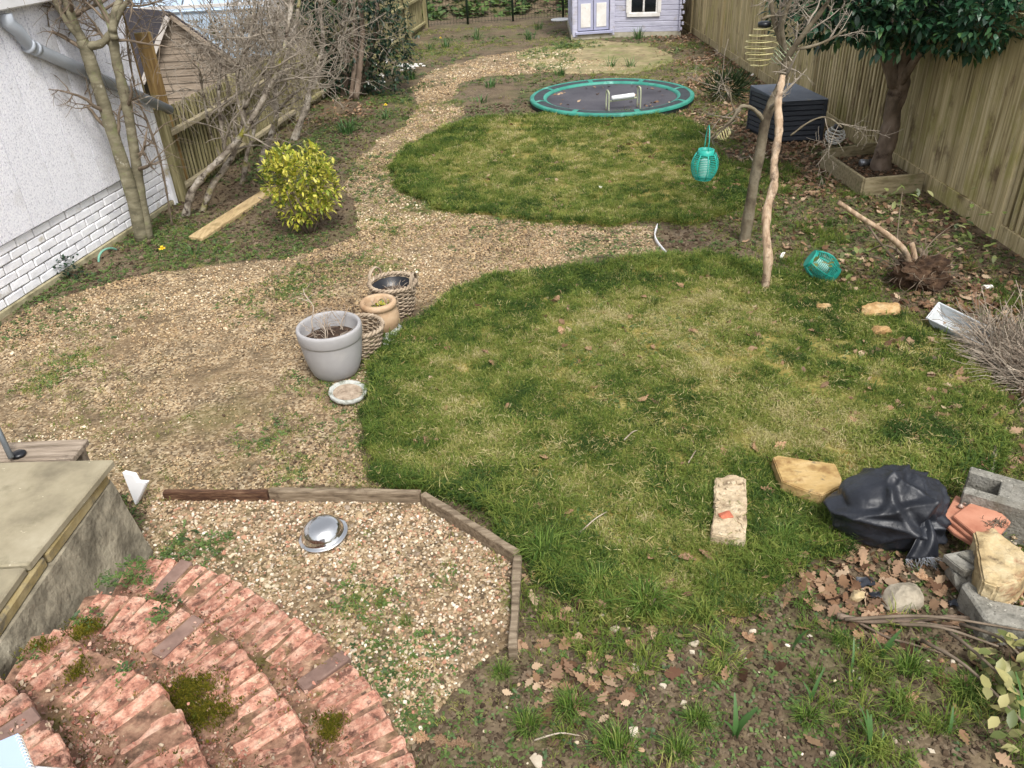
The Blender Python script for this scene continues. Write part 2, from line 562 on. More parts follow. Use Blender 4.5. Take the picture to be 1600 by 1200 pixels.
# ------------------------------------------------------------------ scattered pieces: shared source shapes
def blade(mb, base, az, lean, h, w):
    d = Vector((math.cos(az), math.sin(az), 0)); s = Vector((-d.y, d.x, 0))*w/2
    b = Vector(base)
    p1 = b+d*lean*.3*h+Vector((0, 0, .62*h)); p2 = b+d*lean*h+Vector((0, 0, h*(1-.35*lean)))
    mb.add([b-s, b+s, p1+s*.75, p1-s*.75, p2], [(0, 1, 2, 3), (3, 2, 4)])
def clump(n, rad, h, w, seed, lean=(.2, .9)):
    rr = random.Random(seed); mb = MB()
    for i in range(n):
        a = rr.uniform(0, 6.283); q = rad*math.sqrt(rr.random())
        blade(mb, (q*math.cos(a), q*math.sin(a), -.004), a+rr.gauss(0, .9), rr.uniform(*lean), h*rr.uniform(.5, 1.1), w*rr.uniform(.7, 1.2))
    return mb
M_grass = tintmat('grass blades', [(60, 84, 38), (88, 112, 46), (116, 132, 58), (144, 150, 76), (172, 166, 104), (198, 186, 142)], .6, .25, .35)
M_tuft = leafmat('coarse grass', [(56, 84, 30), (82, 112, 42), (110, 136, 58), (142, 156, 82)], .5, .35, .35)
grass_src = []
for k in range(7):
    mb = clump(15, .04, .040, .0046, 100+k, (.3, 1.3))
    grass_src.append(mb.mesh('grass_clump_%d' % k, M_grass))
longgrass_src = [clump(26, .04, .085, .0042, 200+k, (.4, 1.2)).mesh('long_grass_%d' % k, M_grass) for k in range(4)]

def pebble(seed, mt):
    rr = random.Random(seed)
    bm = bmesh.new(); bmesh.ops.create_icosphere(bm, subdivisions=1, radius=1)
    ax = Vector((rr.uniform(.8, 1.25), rr.uniform(.65, .95), rr.uniform(.45, .7)))
    for v in bm.verts:
        v.co = Vector((v.co.x*ax.x, v.co.y*ax.y, v.co.z*ax.z))*rr.uniform(.82, 1.12)
    me = bpy.data.meshes.new('pebble_%d' % seed); bm.to_mesh(me); bm.free(); me.materials.append(mt)
    return me
M_peb = tintmat('pebbles', [(76, 62, 48), (118, 98, 74), (152, 128, 96), (170, 146, 112), (150, 124, 98), (176, 152, 116), (186, 164, 128), (160, 144, 122), (196, 176, 144), (220, 206, 180)], .8, .25, 0)
M_bedpeb = tintmat('bed pebbles', [(92, 78, 62), (146, 124, 96), (208, 194, 168), (182, 154, 126), (154, 132, 102), (228, 218, 200), (126, 108, 90), (176, 154, 120), (170, 120, 98), (160, 140, 112)], .75, .3, 0)
peb_src = [pebble(300+k, M_peb) for k in range(6)]
bedpeb_src = [pebble(320+k, M_bedpeb) for k in range(6)]
M_crumb = tintmat('brick crumbs', [(164, 108, 92), (188, 136, 118), (132, 84, 70), (198, 160, 142), (104, 76, 64), (206, 186, 160), (78, 62, 52)], .9, .15, 0)
crumb_src = [hull_mesh('crumb_%d' % k, 400+k, (2, 1.6, 1.0), M_crumb, 9, .05, 0, 0, .3) for k in range(5)]
M_clod = tintmat('soil clods', [(70, 58, 46), (98, 84, 68), (56, 45, 36), (122, 108, 90)], .95, .1, 0)
clod_src = [hull_mesh('clod_%d' % k, 420+k, (2, 1.7, 1.2), M_clod, 10, .05, 0, 0, .3) for k in range(5)]

OAK = [(0, 0), (.10, .06), (.07, .2), (.22, .26), (.16, .38), (.34, .46), (.24, .56), (.36, .68), (.2, .76), (.2, .9), (.06, 1.0)]
def oak_leaf(seed, mt, s=1.0):
    """a dry lobed leaf: midrib and two curled halves"""
    rr = random.Random(seed)
    k1, k2, k3 = rr.uniform(-.5, .9), rr.uniform(-.4, 1.2), rr.uniform(-.4, 1.2)
    def bend(x, y):
        z = k1*.5*(y-.5)**2+(k2 if x > 0 else k3)*x*x*1.1+.05*mn.noise(Vector((x*5, y*5, seed)))
        return (x*s, (y-.5)*s, z*s)
    v = []; f = []
    for i, (a, y) in enumerate(OAK):
        v += [bend(0, y), bend(a, y-.04), bend(-a, y-.04)]
    for i in range(len(OAK)-1):
        o = 3*i; p = o+3
        f += [(o, o+1, p+1, p), (o, p, p+2, o+2)]
    zm = min(q[2] for q in v)
    return [(q[0], q[1], q[2]-zm) for q in v], f
M_dead = tintmat('dead leaves', [(78, 56, 42), (110, 82, 62), (138, 108, 82), (166, 138, 112), (94, 66, 50), (196, 172, 144), (124, 94, 66), (112, 98, 82)], .75, .2, .15)
dead_src = []
for k in range(7):
    v, f = oak_leaf(500+k, M_dead)
    dead_src.append(srcmesh(v, f, M_dead, 'dead_leaf_%d' % k))
def rosette(seed, n=7, mt=None):
    rr = random.Random(seed); mb = MB()
    for i in range(n):
        a = rr.uniform(0, 6.283); q = rr.uniform(.25, .9); h = rr.uniform(.15, .6); r = rr.uniform(.28, .45)
        c = Vector((q*math.cos(a), q*math.sin(a), h)); d = Vector((math.cos(a), math.sin(a), rr.uniform(-.4, .3))); s = Vector((-math.sin(a), math.cos(a), rr.uniform(-.3, .3)))
        mb.add([c-d*r, c+s*r*.7, c+d*r, c-s*r*.7], [(0, 1, 2), (0, 2, 3)])
    return mb
M_weed = tintmat('small weeds', [(54, 78, 40), (78, 102, 48), (100, 120, 62), (68, 90, 58), (128, 136, 82)], .55, .35, .2)
weed_src = [rosette(600+k).mesh('weed_%d' % k, M_weed) for k in range(6)]

def field(xr, yr, dens, fn):
    """random points over a rectangle, kept with the chance fn(x, y) gives"""
    n = int((xr[1]-xr[0])*(yr[1]-yr[0])*dens)
    x = NR.uniform(*xr, n); y = NR.uniform(*yr, n)
    k = NR.random(n) < fn(x, y)
    return x[k], y[k]
def far(x, y, d0, p=1.5):
    return np.minimum(1, (d0/np.hypot(x, y))**p)

# --- pebbles
def f_path(x, y):
    bare = np.clip((fbm(x, y, .7, 31, 4)-.36)*5, .1, .8)*np.clip((fbm(x, y, 4, 33)-.3)*4, .2, 1)
    return (inside(Rg, x, y) | (inside(P_patio, x, y) & (fbm(x, y, .9, 37)+.35*(pc[0]-x) > .56)))*far(x, y, 4.5, 1.6)*bare
x, y = field((-4.4, 2.2), (2.9, 17.5), 6800, f_path)
d = np.hypot(x, y)
scatter('loose_gravel', np.stack([x, y, NR.uniform(.003, .012, len(x))], -1), spin(len(x), .4), .0060*NR.lognormal(0, .33, len(x))*np.maximum(1, (d/4.5)**.6), np.clip(NR.random(len(x))*.85+1.1*(fbm(x, y, 1.3, 35, 4)-.43), 0, 1), peb_src, 'loose pale gravel spread over the curving path')
x2, y2 = field((-1.9, .1), (1.5, 3.4), 6000, lambda x, y: inside(P_bed, x, y)*np.clip((fbm(x, y, 1.6, 41)-.3+.25*(y-2.2))*4, .1, 1))
scatter('loose_gravel', np.stack([x2, y2, NR.uniform(.006, .014, len(x2))], -1), spin(len(x2), .4), .0066*NR.lognormal(0, .33, len(x2)), NR.random(len(x2)), bedpeb_src, 'loose mixed gravel inside the timber edging')

# --- grass
rubc = G(1440, 915)
def hollow(x, y):
    return 1-np.exp(-((x-rubc[0])/.36)**4-((y-rubc[1])/.2)**4)
def f_lawn(P):
    def fn(x, y):
        ins = inside(P, x, y)
        e = edge_d(P, x, y)
        right = np.clip((x-1.9)/1.4, 0, 1)
        return ins*np.clip(fbm(x, y, 6.5, 51, 3)*4.2-1.15+.5*np.exp(-e/.25)*(1-right)-.9*right*np.exp(-e/.5), .08, 1)
    return fn
def put_grass(P, xr, yr, dens, name, label, s0, d0):
    x, y = field(xr, yr, dens, f_lawn(P))
    d = np.hypot(x, y)
    k = NR.random(len(x)) < far(x, y, d0, 1.3)
    x, y, d = x[k], y[k], d[k]
    e = edge_d(P, x, y)
    lush = fbm(x, y, .9, 61); yel = fbm(x, y, 2.3, 67, 4); fine = fbm(x, y, 10, 69, 2)
    edge = np.exp(-e/.28)
    tint = np.clip(.44+1.1*(yel-.5)-.22*edge+.9*(fine-.5)+NR.normal(0, .2, len(x))-.15*(lush-.5), 0, 1)
    sc = s0*(.5+.5*fbm(x, y, 2.6, 73)+.25*lush+.8*edge*vn(x, y, 3, 71))*NR.uniform(.7, 1.3, len(x))*np.maximum(1, (d/d0)**.45)
    return scatter(name, np.stack([x, y, np.full(len(x), .028)], -1), spin(len(x), .25), sc, tint, grass_src, label)
put_grass(RA, (-.9, 4.0), (2.2, 6.6), 5600, 'lawn_grass', 'mossy grass of the near round lawn', .82, 4.2)
put_grass(RB, (-1.4, 3.6), (6.2, 12.2), 3200, 'lawn_grass', 'mossy grass of the far round lawn', .9, 6.5)
def f_fringe(x, y):
    o = np.zeros(len(x))
    for P in (RA, RB):
        ins = inside(P, x, y); e = edge_d(P, x, y)
        right = np.clip((x-1.6)/.8, 0, 1)
        o = np.maximum(o, np.where(ins, 0, .5*np.exp(-e/.045)+right*.75*np.exp(-e/.32)*np.clip(fbm(x, y, 3, 57)*4-1.4, 0, 1)))
    return np.where(inside(RA, x, y) | inside(RB, x, y), 0, o)*hollow(x, y)
x, y = field((-1.6, 4.0), (2.0, 12.3), 2600, f_fringe)
scatter('lawn_fringe', np.stack([x, y, zat(x, y)-.002], -1), spin(len(x), .3), NR.uniform(.5, 1.0, len(x)), np.clip(NR.normal(.38, .2, len(x)), 0, 1), grass_src, 'grass straggling out beyond the lawn edges')
# long grass along the lawn's front edge and scattered over the soil
def f_long(x, y):
    a = inside(RA, x, y)*(np.exp(-edge_d(RA, x, y)/.16)*np.clip(fbm(x, y, 2.3, 81)*3-1.0+.5*(y < 2.9), 0, 1.6))
    b = inside(RB, x, y)*(np.exp(-edge_d(RB, x, y)/.2)*np.clip(fbm(x, y, 1.6, 81)*3-1.1, 0, 1))*.8
    s = (~inside(P_gravel, x, y) & ~inside(P_bed, x, y) & ~inside(RA, x, y) & ~inside(RB, x, y) & (x > -.1) & (y < 2.9) & (y > 1.3))*np.clip(fbm(x, y, 3.4, 83, 3)*5-2.55, 0, 1)*.42
    q = (~inside(RA, x, y) & ~inside(RB, x, y) & ~inside(P_gravel, x, y) & (x > .9) & (y > 4.5) & (y < 9) & (x < 3.6))*np.clip(fbm(x, y, 1.1, 85, 3)*5-2.4, 0, 1)*.4
    return (a+b+s+q)*hollow(x, y)
x, y = field((-1.3, 3.9), (1.3, 11.5), 900, f_long)
scatter('long_grass', np.stack([x, y, zat(x, y)-.002], -1), spin(len(x), .15), NR.uniform(.55, 1.15, len(x)), np.clip(NR.normal(.3, .17, len(x)), 0, 1), longgrass_src, 'longer grass growing at the lawn edges and in the soil')

# --- weeds and moss over soil and beds
def onsoil(x, y):
    return ~inside(RA, x, y) & ~inside(RB, x, y) & (~inside(P_patio, x, y) | (NR.random(len(x)) < np.exp(-edge_d(P_patio, x, y)/.12)*.7))
def f_weed(x, y):
    g = inside(P_gravel, x, y); b = inside(P_bed, x, y)
    soil = onsoil(x, y) & ~g & ~b
    n = fbm(x, y, 1.3, 91, 4)
    leftbed = soil & (x < -1.2)
    return (soil*np.clip(n*5-2.1, 0, 1)*.45+leftbed*np.clip(n*6-2.5, .06, 1)*.8*(y < 14)+g*np.clip(fbm(x, y, 1.1, 93, 4)*7-3.9, 0, 1)*.5+b*np.clip(fbm(x, y, 2.0, 95, 4)*6-2.95-.7*(y-2.0), 0, 1)*.9)*far(x, y, 5, 1.3)
x, y = field((-4, 4), (1.3, 19), 1400, f_weed)
d = np.hypot(x, y)
scatter('ground_weeds', np.stack([x, y, zat(x, y)-.002], -1), spin(len(x), .2), NR.uniform(.011, .026, len(x))*np.maximum(1, (d/5)**.6), np.clip(NR.normal(.45, .22, len(x)), 0, 1), weed_src, 'low green weeds creeping over soil and gravel')
WP = [(440, 690, .22), (470, 600, .14), (455, 745, .1), (600, 350, .3), (560, 415, .28), (480, 440, .3), (420, 470, .3), (660, 330, .2), (720, 290, .1), (600, 420, .2), (850, 345, .15), (270, 862, .08), (340, 850, .07), (560, 950, .16), (600, 1000, .16), (650, 1085, .18), (560, 870, .1), (700, 905, .08), (120, 560, .2), (60, 600, .15), (900, 72, .4), (640, 240, .2), (700, 160, .25)]
wx, wy, wl_ = [], [], []
for a_, b_, r_ in WP:
    c_ = G(a_, b_); n_ = int(900*r_*r_*3.1)+14
    wx.append(NR.normal(c_[0], r_*.55, n_)); wy.append(NR.normal(c_[1], r_*.55, n_))
x = np.concatenate(wx); y = np.concatenate(wy)
k = NR.random(len(x)) < np.clip(fbm(x, y, 4, 141, 3)*4-1.3, .1, 1)
x, y = x[k], y[k]; d = np.hypot(x, y)
scatter('path_weeds', np.stack([x, y, zat(x, y)-.002], -1), spin(len(x), .25), NR.uniform(.012, .026, len(x))*np.maximum(1, (d/5)**.6), np.clip(NR.normal(.5, .22, len(x)), 0, 1), weed_src, 'patches of small weeds growing up through the gravel')
k = NR.random(len(x)) < .8
scatter('path_grass', np.stack([x[k]+NR.normal(0, .04, k.sum()), y[k]+NR.normal(0, .04, k.sum()), zat(x[k], y[k])-.002], -1), spin(int(k.sum()), .35), NR.uniform(.4, .85, k.sum()), np.clip(NR.normal(.55, .2, k.sum()), 0, 1), grass_src, 'wisps of grass growing up through the gravel')
def f_clover(x, y):
    return inside(RA, x, y)*np.clip(fbm(x, y, 1.7, 97, 3)*5-2.4, 0, 1)*np.clip(1.6-.3*(y-2), 0, 1)*.6
x, y = field((-.6, 3.4), (2.2, 5.4), 1500, f_clover)
scatter('clover', np.stack([x, y, np.full(len(x), .03)], -1), spin(len(x), .2), NR.uniform(.011, .022, len(x)), np.clip(NR.normal(.4, .2, len(x)), 0, 1), weed_src, 'clover leaves growing through the near lawn')
# straw-coloured dead blades lying flat in the grass
M_straw = tintmat('dead blades', [(140, 132, 84), (170, 158, 108), (192, 180, 134), (150, 118, 72)], .8, .15, .2)
straw_src = []
for k in range(4):
    rr = random.Random(750+k); mb = MB()
    for i in range(5):
        a = rr.uniform(0, 6.283); p = Vector((rr.gauss(0, .03), rr.gauss(0, .03), rr.uniform(.0, .02))); d = Vector((math.cos(a), math.sin(a), rr.gauss(0, .15)))*rr.uniform(.015, .04); w_ = Vector((-d.y, d.x, 0)).normalized()*.0011
        mb.add([p-w_, p+w_, p+d*.6+w_+Vector((0, 0, .002)), p+d, p+d*.6-w_+Vector((0, 0, .002))], [(0, 1, 2, 4), (4, 2, 3)])
    straw_src.append(mb.mesh('straw_%d' % k, M_straw))
def f_straw(x, y):
    return (inside(RA, x, y)*far(x, y, 4.5, 1)+inside(RB, x, y)*.5)*np.clip(fbm(x, y, 3.5, 121, 3)*4-1.5, .12, 1)
x, y = field((-1.2, 4.0), (2.2, 12), 560, f_straw)
scatter('dead_grass', np.stack([x, y, NR.uniform(.026, .038, len(x))], -1), spin(len(x), .3), NR.uniform(.7, 1.3, len(x)), NR.random(len(x)), straw_src, 'dead straw-coloured blades lying in the lawns')
# thin sparse grass over the far soil and the gravel edges
def f_thin(x, y):
    g = inside(Rg, x, y)
    soil = onsoil(x, y) & ~inside(P_bed, x, y) & ~g
    return ((g*np.clip(fbm(x, y, 1.0, 99, 4)*6-3.1, 0, 1)*.35+soil*np.clip(fbm(x, y, .8, 98, 4)*4-1.75, 0, 1)*.6))*far(x, y, 5, 1.0)*hollow(x, y)
x, y = field((-3.6, 4), (1.3, 20), 700, f_thin)
d = np.hypot(x, y)
scatter('thin_grass', np.stack([x, y, zat(x, y)-.002], -1), spin(len(x), .3), NR.uniform(.4, .85, len(x))*np.maximum(1, (d/6)**.5), np.clip(NR.normal(.5, .2, len(x)), 0, 1), grass_src, 'thin grass growing through soil and gravel')

# --- clods and small stones on the soil
def f_clod(x, y):
    return (onsoil(x, y) & ~inside(P_gravel, x, y) & ~inside(P_bed, x, y))*far(x, y, 2.6, 1.8)
x, y = field((-3.8, 4.0), (1.3, 12), 5200, f_clod)
d = np.hypot(x, y)
scatter('soil_crumbs', np.stack([x, y, NR.uniform(-.003, .005, len(x))], -1), spin(len(x), .5), .006*np.minimum(2.6, NR.lognormal(0, .6, len(x)))*np.maximum(1, (d/3)**.6), NR.random(len(x)), clod_src, 'crumbs of dark soil lying on the bare ground')
x, y = field((-.2, 4.0), (1.3, 6), 60, f_clod)
scatter('soil_stones', np.stack([x, y, NR.uniform(.0, .006, len(x))], -1), spin(len(x), .4), .007*np.minimum(2, NR.lognormal(0, .45, len(x))), NR.random(len(x)), bedpeb_src, 'small pale stones lying in the soil')

# --- leaf litter
sackp = G(1400, 880)
def f_litter(x, y):
    fr = np.clip(1-(4.05-x)/1.25, 0, 1)*np.clip((y-7.4)/1.2, 0, 1)*(y < 19)
    tr = np.clip(1-np.hypot((x-3.0)/1.1, (y-11.0)/2.6), 0, 1)*1.4
    mid = np.clip(1-np.hypot((x-2.9)/1.3, (y-7.6)/2.5), 0, 1)*.45
    rb = np.clip(1-np.hypot((x-3.2)/.7, (y-5.0)/.7), 0, 1)*1.2
    sk = np.clip(1-np.hypot((x-sackp[0])/.5, (y-sackp[1]+.05)/.3), 0, 1)*2.2
    cn = np.clip(1-np.hypot((x-.45)/.6, (y-2.14)/.4), 0, 1)*2.0+3.0*np.exp(-((x-rubc[0])/.34)**2-((y-rubc[1])/.2)**2)+.16*((y < 2.7) & (x > 0))*(~inside(RA, x, y))+.2*((x > 2.3) & (y > 3) & (y < 8))
    ho = np.clip(1-np.hypot((x+2.5)/.9, (y-12.2)/1.2), 0, 1)*.9
    n = np.clip(fbm(x, y, 1.6, 111, 3)*4-1.3, .15, 1.2)
    return np.clip((fr*1.3+tr*1.2+mid+rb+sk+cn*.8+ho)*n, 0, 1)*np.where(y > 5, far(x, y, 9, 1.2), .75)
x, y = field((-3.6, 4.0), (1.6, 19), 950, f_litter)
d = np.hypot(x, y)
scatter('leaf_litter', np.stack([x, y, zat(x, y)+NR.uniform(.002, .022, len(x))], -1), spin(len(x), .45), NR.uniform(.03, .085, len(x))*np.where(y > 5, .85, .95), np.clip(NR.normal(.42, .25, len(x)), 0, 1), dead_src, 'brown dead leaves drifted over the ground')
def f_lawnleaf(x, y):
    return (inside(RA, x, y)*(.35+.5*(x > 1.4))+inside(RB, x, y)*(.3+.9*(x > 1.2)))*np.clip(fbm(x, y, 1.4, 115)*4-1.4, .1, 1)
x, y = field((-1, 4.0), (2.4, 12), 120, f_lawnleaf)
scatter('leaf_litter', np.stack([x, y, np.full(len(x), .038)], -1), spin(len(x), .6), NR.uniform(.02, .065, len(x)), np.clip(NR.normal(.5, .25, len(x)), 0, 1), dead_src, 'small bits of dead leaf scattered over both lawns')

# ================================================================== LARGE STRUCTURE
# ------------------------------------------------------------------ white garage with painted brick base
M_wbrick = mat('white painted brick', [(222, 222, 228), (236, 236, 240), (242, 242, 244)], 9, .7, .5, 30, vary=.05, spots=(((168, 158, 130), 3.2, .6, .72), ((150, 140, 118), 14, .68, .76)), bdist=.006)
M_wmort = mat('painted mortar', [(120, 116, 110), (176, 174, 172)], 14, .9, .5, 40)
M_dash = mat('pebbledash render', [(160, 160, 170), (228, 228, 236), (242, 242, 246)], 70, .85, .9, 90, vary=.015, spots=(((168, 164, 156), 1.2, .52, .78),), bdist=.008, lo=.28, hi=.62)
M_plinth = mat('mossy plinth', [(118, 112, 86), (158, 150, 120), (176, 168, 140)], 9, .9, .4)
M_upvc = mat('white plastic', [(222, 222, 222), (230, 230, 232)], 5, .35, .03, spec=.5, spots=(((180, 176, 160), 6, .66, .8),))
M_pipe = mat('grey plastic pipe', [(150, 156, 164), (172, 178, 186)], 5, .4, .05, spec=.5, spots=(((120, 118, 110), 8, .62, .76),))
W0 = np.array([-3.42, 8.16]); WD = np.array([-.47, -2.6]); WL = np.linalg.norm(WD); WD = WD/WL
WN = np.array([-WD[1], WD[0]]); WN = WN if WN[0] > 0 else -WN      # faces the garden
wang = math.atan2(WD[1], WD[0])
def wp(s, z, o=0.0):
    q = W0+WD*s+WN*o
    return Vector((q[0], q[1], z))
def wbox(mb, s0, s1, z0, z1, o0, o1):
    P = [wp(s0, 0, o0), wp(s1, 0, o0), wp(s1, 0, o1), wp(s0, 0, o1)]
    mb.add([(p.x, p.y, z) for z in (z0, z1) for p in P], [(0, 1, 2, 3), (4, 5, 6, 7), (0, 1, 5, 4), (1, 2, 6, 5), (2, 3, 7, 6), (3, 0, 4, 7)])
    return mb
gar = thing('garage', wp(0, 0), 'white pebbledash garage with a painted brick base beside the gravel', 'garage')
part('wall', wbox(MB(), .0, 6.2, -.05, 2.06, -.9, -.008), M_wmort, gar)
part('plinth', wbox(MB(), .0, 6.2, -.05, .05, -.007, .022), M_plinth, gar, bev=.006)
bk = [boxmesh('brick', (.196, .1, .064), M_wbrick, .006, .0022, s) for s in range(5)]
bh = [boxmesh('brick', (.094, .1, .064), M_wbrick, .006, .0022, s+9) for s in range(3)]
for c in range(6):
    z = .05+.0365+c*.0725
    s = .0 if c % 2 == 0 else -.1045
    while s < 3.9:
        if s < 0:
            me, l, st = bh[c % 3], .094, s+.1045
            a = .047
        else:
            me, l = random.choice(bk), .196
            a = s+.102
        piece('brick', me, gar, wp(a, z+random.uniform(-.0015, .0015), -.046+random.uniform(-.003, .004)), (random.gauss(0, .012), random.gauss(0, .008), wang+random.gauss(0, .008)))
        s += .209
jo = [0.02, .45, .75, 1.02, 1.3, 1.62, 1.98, 2.35, 2.75, 3.2, 3.8, 4.6, 6.2]
for a, b in zip(jo[:-1], jo[1:]):
    part('render_panel', wbox(MB(), a+.0045, b-.0045, .497, 2.03, -.006, .03), M_dash, gar, bev=.0012)
part('corner_trim', wbox(MB(), -.045, .012, -.02, 1.02, -.1, .038), M_wbrick, gar, bev=.006)
part('fascia', wbox(MB(), -.15, 6.2, 2.033, 2.2, -.9, .14), M_upvc, gar, bev=.01)
mb = MB(); a = onv(-4, 36, W0, WD); b = onv(30, 72, W0, WD); c = onv(253, 172, W0, WD)
pn = Vector((WN[0], WN[1], 0))*.085
pts = [Vector(a)+pn+Vector((0, 0, .06)), Vector(a)+pn*1.0, Vector(a).lerp(Vector(b), .5)+pn+Vector((0, 0, .03)), Vector(b)+pn, Vector(c)+pn]
pipe = part('downpipe', mb.tube(pts, [.05, .052, .052, .05, .046], 14), M_pipe, gar, True)
mb = MB()
dd = (Vector(c)-Vector(b)).normalized()
for t, r in ((-.02, .058), (.05, .055)):
    mb.tube([Vector(b)+pn+dd*t, Vector(b)+pn+dd*(t+.035)], r, 14)
part('pipe_collar', mb, M_pipe, pipe, True)
mb = MB(); br = Vector(b)+pn
part('bracket', mb.box(br-pn*.5+Vector((0, 0, .0)), (.04, .1, .03), Matrix.Rotation(wang, 3, 'Z')), M_upvc, pipe)
# two tall brown boards at the garage corner
M_post = mat('brown timber', [(94, 72, 44), (128, 104, 64), (146, 122, 78)], 3, .8, .3, 20, (14, 14, 1), vary=.08, spots=(((96, 100, 52), 4, .56, .7),))
for (x0, y0, h, wd, lab) in ((-3.56, 8.40, 1.92, .13, 'taller brown timber board upright behind the garage corner'), (-3.44, 8.58, 1.62, .15, 'shorter brown timber board upright behind the garage corner')):
    single('timber_board', MB().box((x0, y0, h/2-.02), (wd, .03, h), Matrix.Rotation(.25, 3, 'Z')), M_post, (x0, y0, 0), lab, 'board', 'boards at the garage corner', bev=.004)

# ------------------------------------------------------------------ timber fences
M_fence = mat('weathered olive timber', [(88, 82, 56), (124, 116, 82), (150, 142, 106), (170, 160, 126)], 2.4, .85, .3, 14, (16, 16, .7), vary=.13, spots=(((112, 112, 62), 2.2, .54, .74), ((90, 78, 58), 3.5, .58, .72)), bdist=.005)
M_rail = mat('pale grey rail', [(140, 130, 104), (174, 162, 134)], 3, .85, .3, 14, (2, 12, 12), vary=.06)
M_dark = mat('dark backing and gap fill', [(44, 40, 28), (62, 56, 40)], 5, .9, .2)
M_fencer = mat('grey olive boards lightened against shade', [(126, 112, 80), (170, 154, 114), (196, 180, 140), (210, 196, 160)], 2.4, .85, .4, 14, (16, 16, .7), vary=.15, spots=(((156, 150, 84), 2.2, .52, .72), ((112, 94, 72), 3.5, .56, .7)), bdist=.005)  # lighter copy of the olive timber, makes up for this side getting no sun
def fence_side(name, A, B, nrm, label):
    A = np.array(A); B = np.array(B)
    t = thing(name, (A[0], A[1], 0), label, 'fence')
    return t, A, (B-A)/np.linalg.norm(B-A), np.linalg.norm(B-A), np.array(nrm)
RX = 4.06
rf, A, D, L, Nn = fence_side('garden_fence', (RX, 4.6), (RX, 20.6), (-1, 0), 'tall olive closeboard timber fence running behind the evergreen tree')
bw = [boxmesh('board', (.022, .118, 1), M_fencer, .003, .001, s) for s in range(3)]
sl = [boxmesh('slat', (.03, .046, 1), M_fencer, .005, .0008, s+4) for s in range(3)]
pst = boxmesh('post', (.09, .09, 1), M_fencer, .006)
def rfence_sec(y0, y1, kind, z0, z1, gravel=None):
    y = y0
    if kind == 'boards':
        while y < y1-.02:
            piece('board', random.choice(bw), rf, (RX+random.uniform(-.003, .003), y+.058, (z0+z1)/2), (0, 0, .10+random.gauss(0, .015)), (1, 1, z1-z0+random.uniform(-.006, .006)))
            y += .113
    else:
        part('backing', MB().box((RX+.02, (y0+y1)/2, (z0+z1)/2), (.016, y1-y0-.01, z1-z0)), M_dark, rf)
        while y < y1-.03:
            piece('slat', random.choice(sl), rf, (RX-.006, y+.03, (z0+z1)/2), (0, 0, random.gauss(0, .02)), (1, 1, z1-z0))
            y += .082
    if gravel is not None:
        part('gravel_board', MB().box((RX-.014, (y0+y1)/2, z0-gravel/2+.0), (.03, y1-y0-.02, gravel)), M_fencer, rf, bev=.004)
rfence_sec(2.5, 4.5, 'slats', .13, 1.6, .135)
rfence_sec(4.65, 6.12, 'slats', .13, 1.6, .135)
rfence_sec(6.22, 8.28, 'boards', .16, 1.64, .165)
rfence_sec(8.4, 10.55, 'slats', .14, 1.62, .14)
rfence_sec(10.66, 12.9, 'boards', .13, 1.6, .13)
rfence_sec(13.0, 15.2, 'boards', .12, 1.6, .12)
rfence_sec(15.3, 17.6, 'boards', .12, 1.6, .12)
rfence_sec(17.7, 20.5, 'boards', .12, 1.6, .12)
for y in (2.45, 4.58, 6.17, 8.34, 10.6, 12.95, 15.25, 17.65, 20.55):
    piece('post', pst, rf, (RX+.0, y, .82), (0, 0, 0), (1, 1, 1.68))
for y0, y1 in ((6.22, 8.28),):
    part('top_rail', MB().box((RX+.06, (y0+y1)/2, 1.655), (.05, y1-y0, .03)), M_fence, rf)
# lighter slatted fence of the neighbours, seen just over the top
nf = thing('slatted_fence', (RX+.5, 5, 0), 'neighbouring fence of spaced pale slats showing above the closeboard fence', 'fence')
ns = [boxmesh('slat', (.02, .07, 1), M_rail, .003, .001, s) for s in range(2)]
for i in range(34):
    piece('slat', ns[i % 2], nf, (RX+.5, 4.7+i*.13, 1.05), (0, 0, .05), (1, 1, 2.1))
for z in (.3, 1.1, 1.9):
    part('rail', MB().box((RX+.54, 6.9, z), (.04, 4.5, .07)), M_rail, nf)

# low fence down the other side, rails towards the garden
FA = np.array([-3.40, 8.28]); FB = np.array([-1.62, 20.4])
lf, A, D, L, Nn = fence_side('low_fence', FA, FB, (1, -.14), 'low olive fence of narrow upright slats with two rails behind the bare trees')
fang = math.atan2(D[1], D[0])
ls = [boxmesh('slat', (.05, .018, 1), M_fence, .003, .0008, s) for s in range(4)]
Nf = np.array([D[1], -D[0]])
lp = boxmesh('post', (.09, .09, 1), M_fence, .006)
k = 0
s = .1
while s < L:
    q = A+D*s-Nf*.02
    piece('slat', random.choice(ls), lf, (q[0], q[1], .44), (0, random.gauss(0, .008), fang+random.gauss(0, .05)), (.68 if s < 1.75 else 1.12, 1, .92+random.uniform(-.012, .012)))
    s += .0755 if s < 6 else .09
    k += 1
for i in range(8):
    s = i*L/7.0
    q = A+D*s+Nf*.0
    piece('post', lp, lf, (q[0]+Nf[0]*.05, q[1]+Nf[1]*.05, .45), (0, 0, fang), (1, 1, .98))
    if i < 7:
        c = A+D*(s+L/14.0)-Nf*.05
        part('backing', MB().box((c[0], c[1], .42), (L/7.0-.02, .012, .84), Matrix.Rotation(fang, 3, 'Z')), M_dark, lf)  # added dark sheet, makes the gaps between the slats read dark
        for z, hh in ((.67, .055), (.12, .05)):
            c = A+D*(s+L/14.0)+Nf*.035
            part('rail', MB().box((c[0], c[1], z), (L/7.0-.1, .06, hh), Matrix.Rotation(fang, 3, 'Z')), M_rail if i < 2 else M_fence, lf, bev=.006)

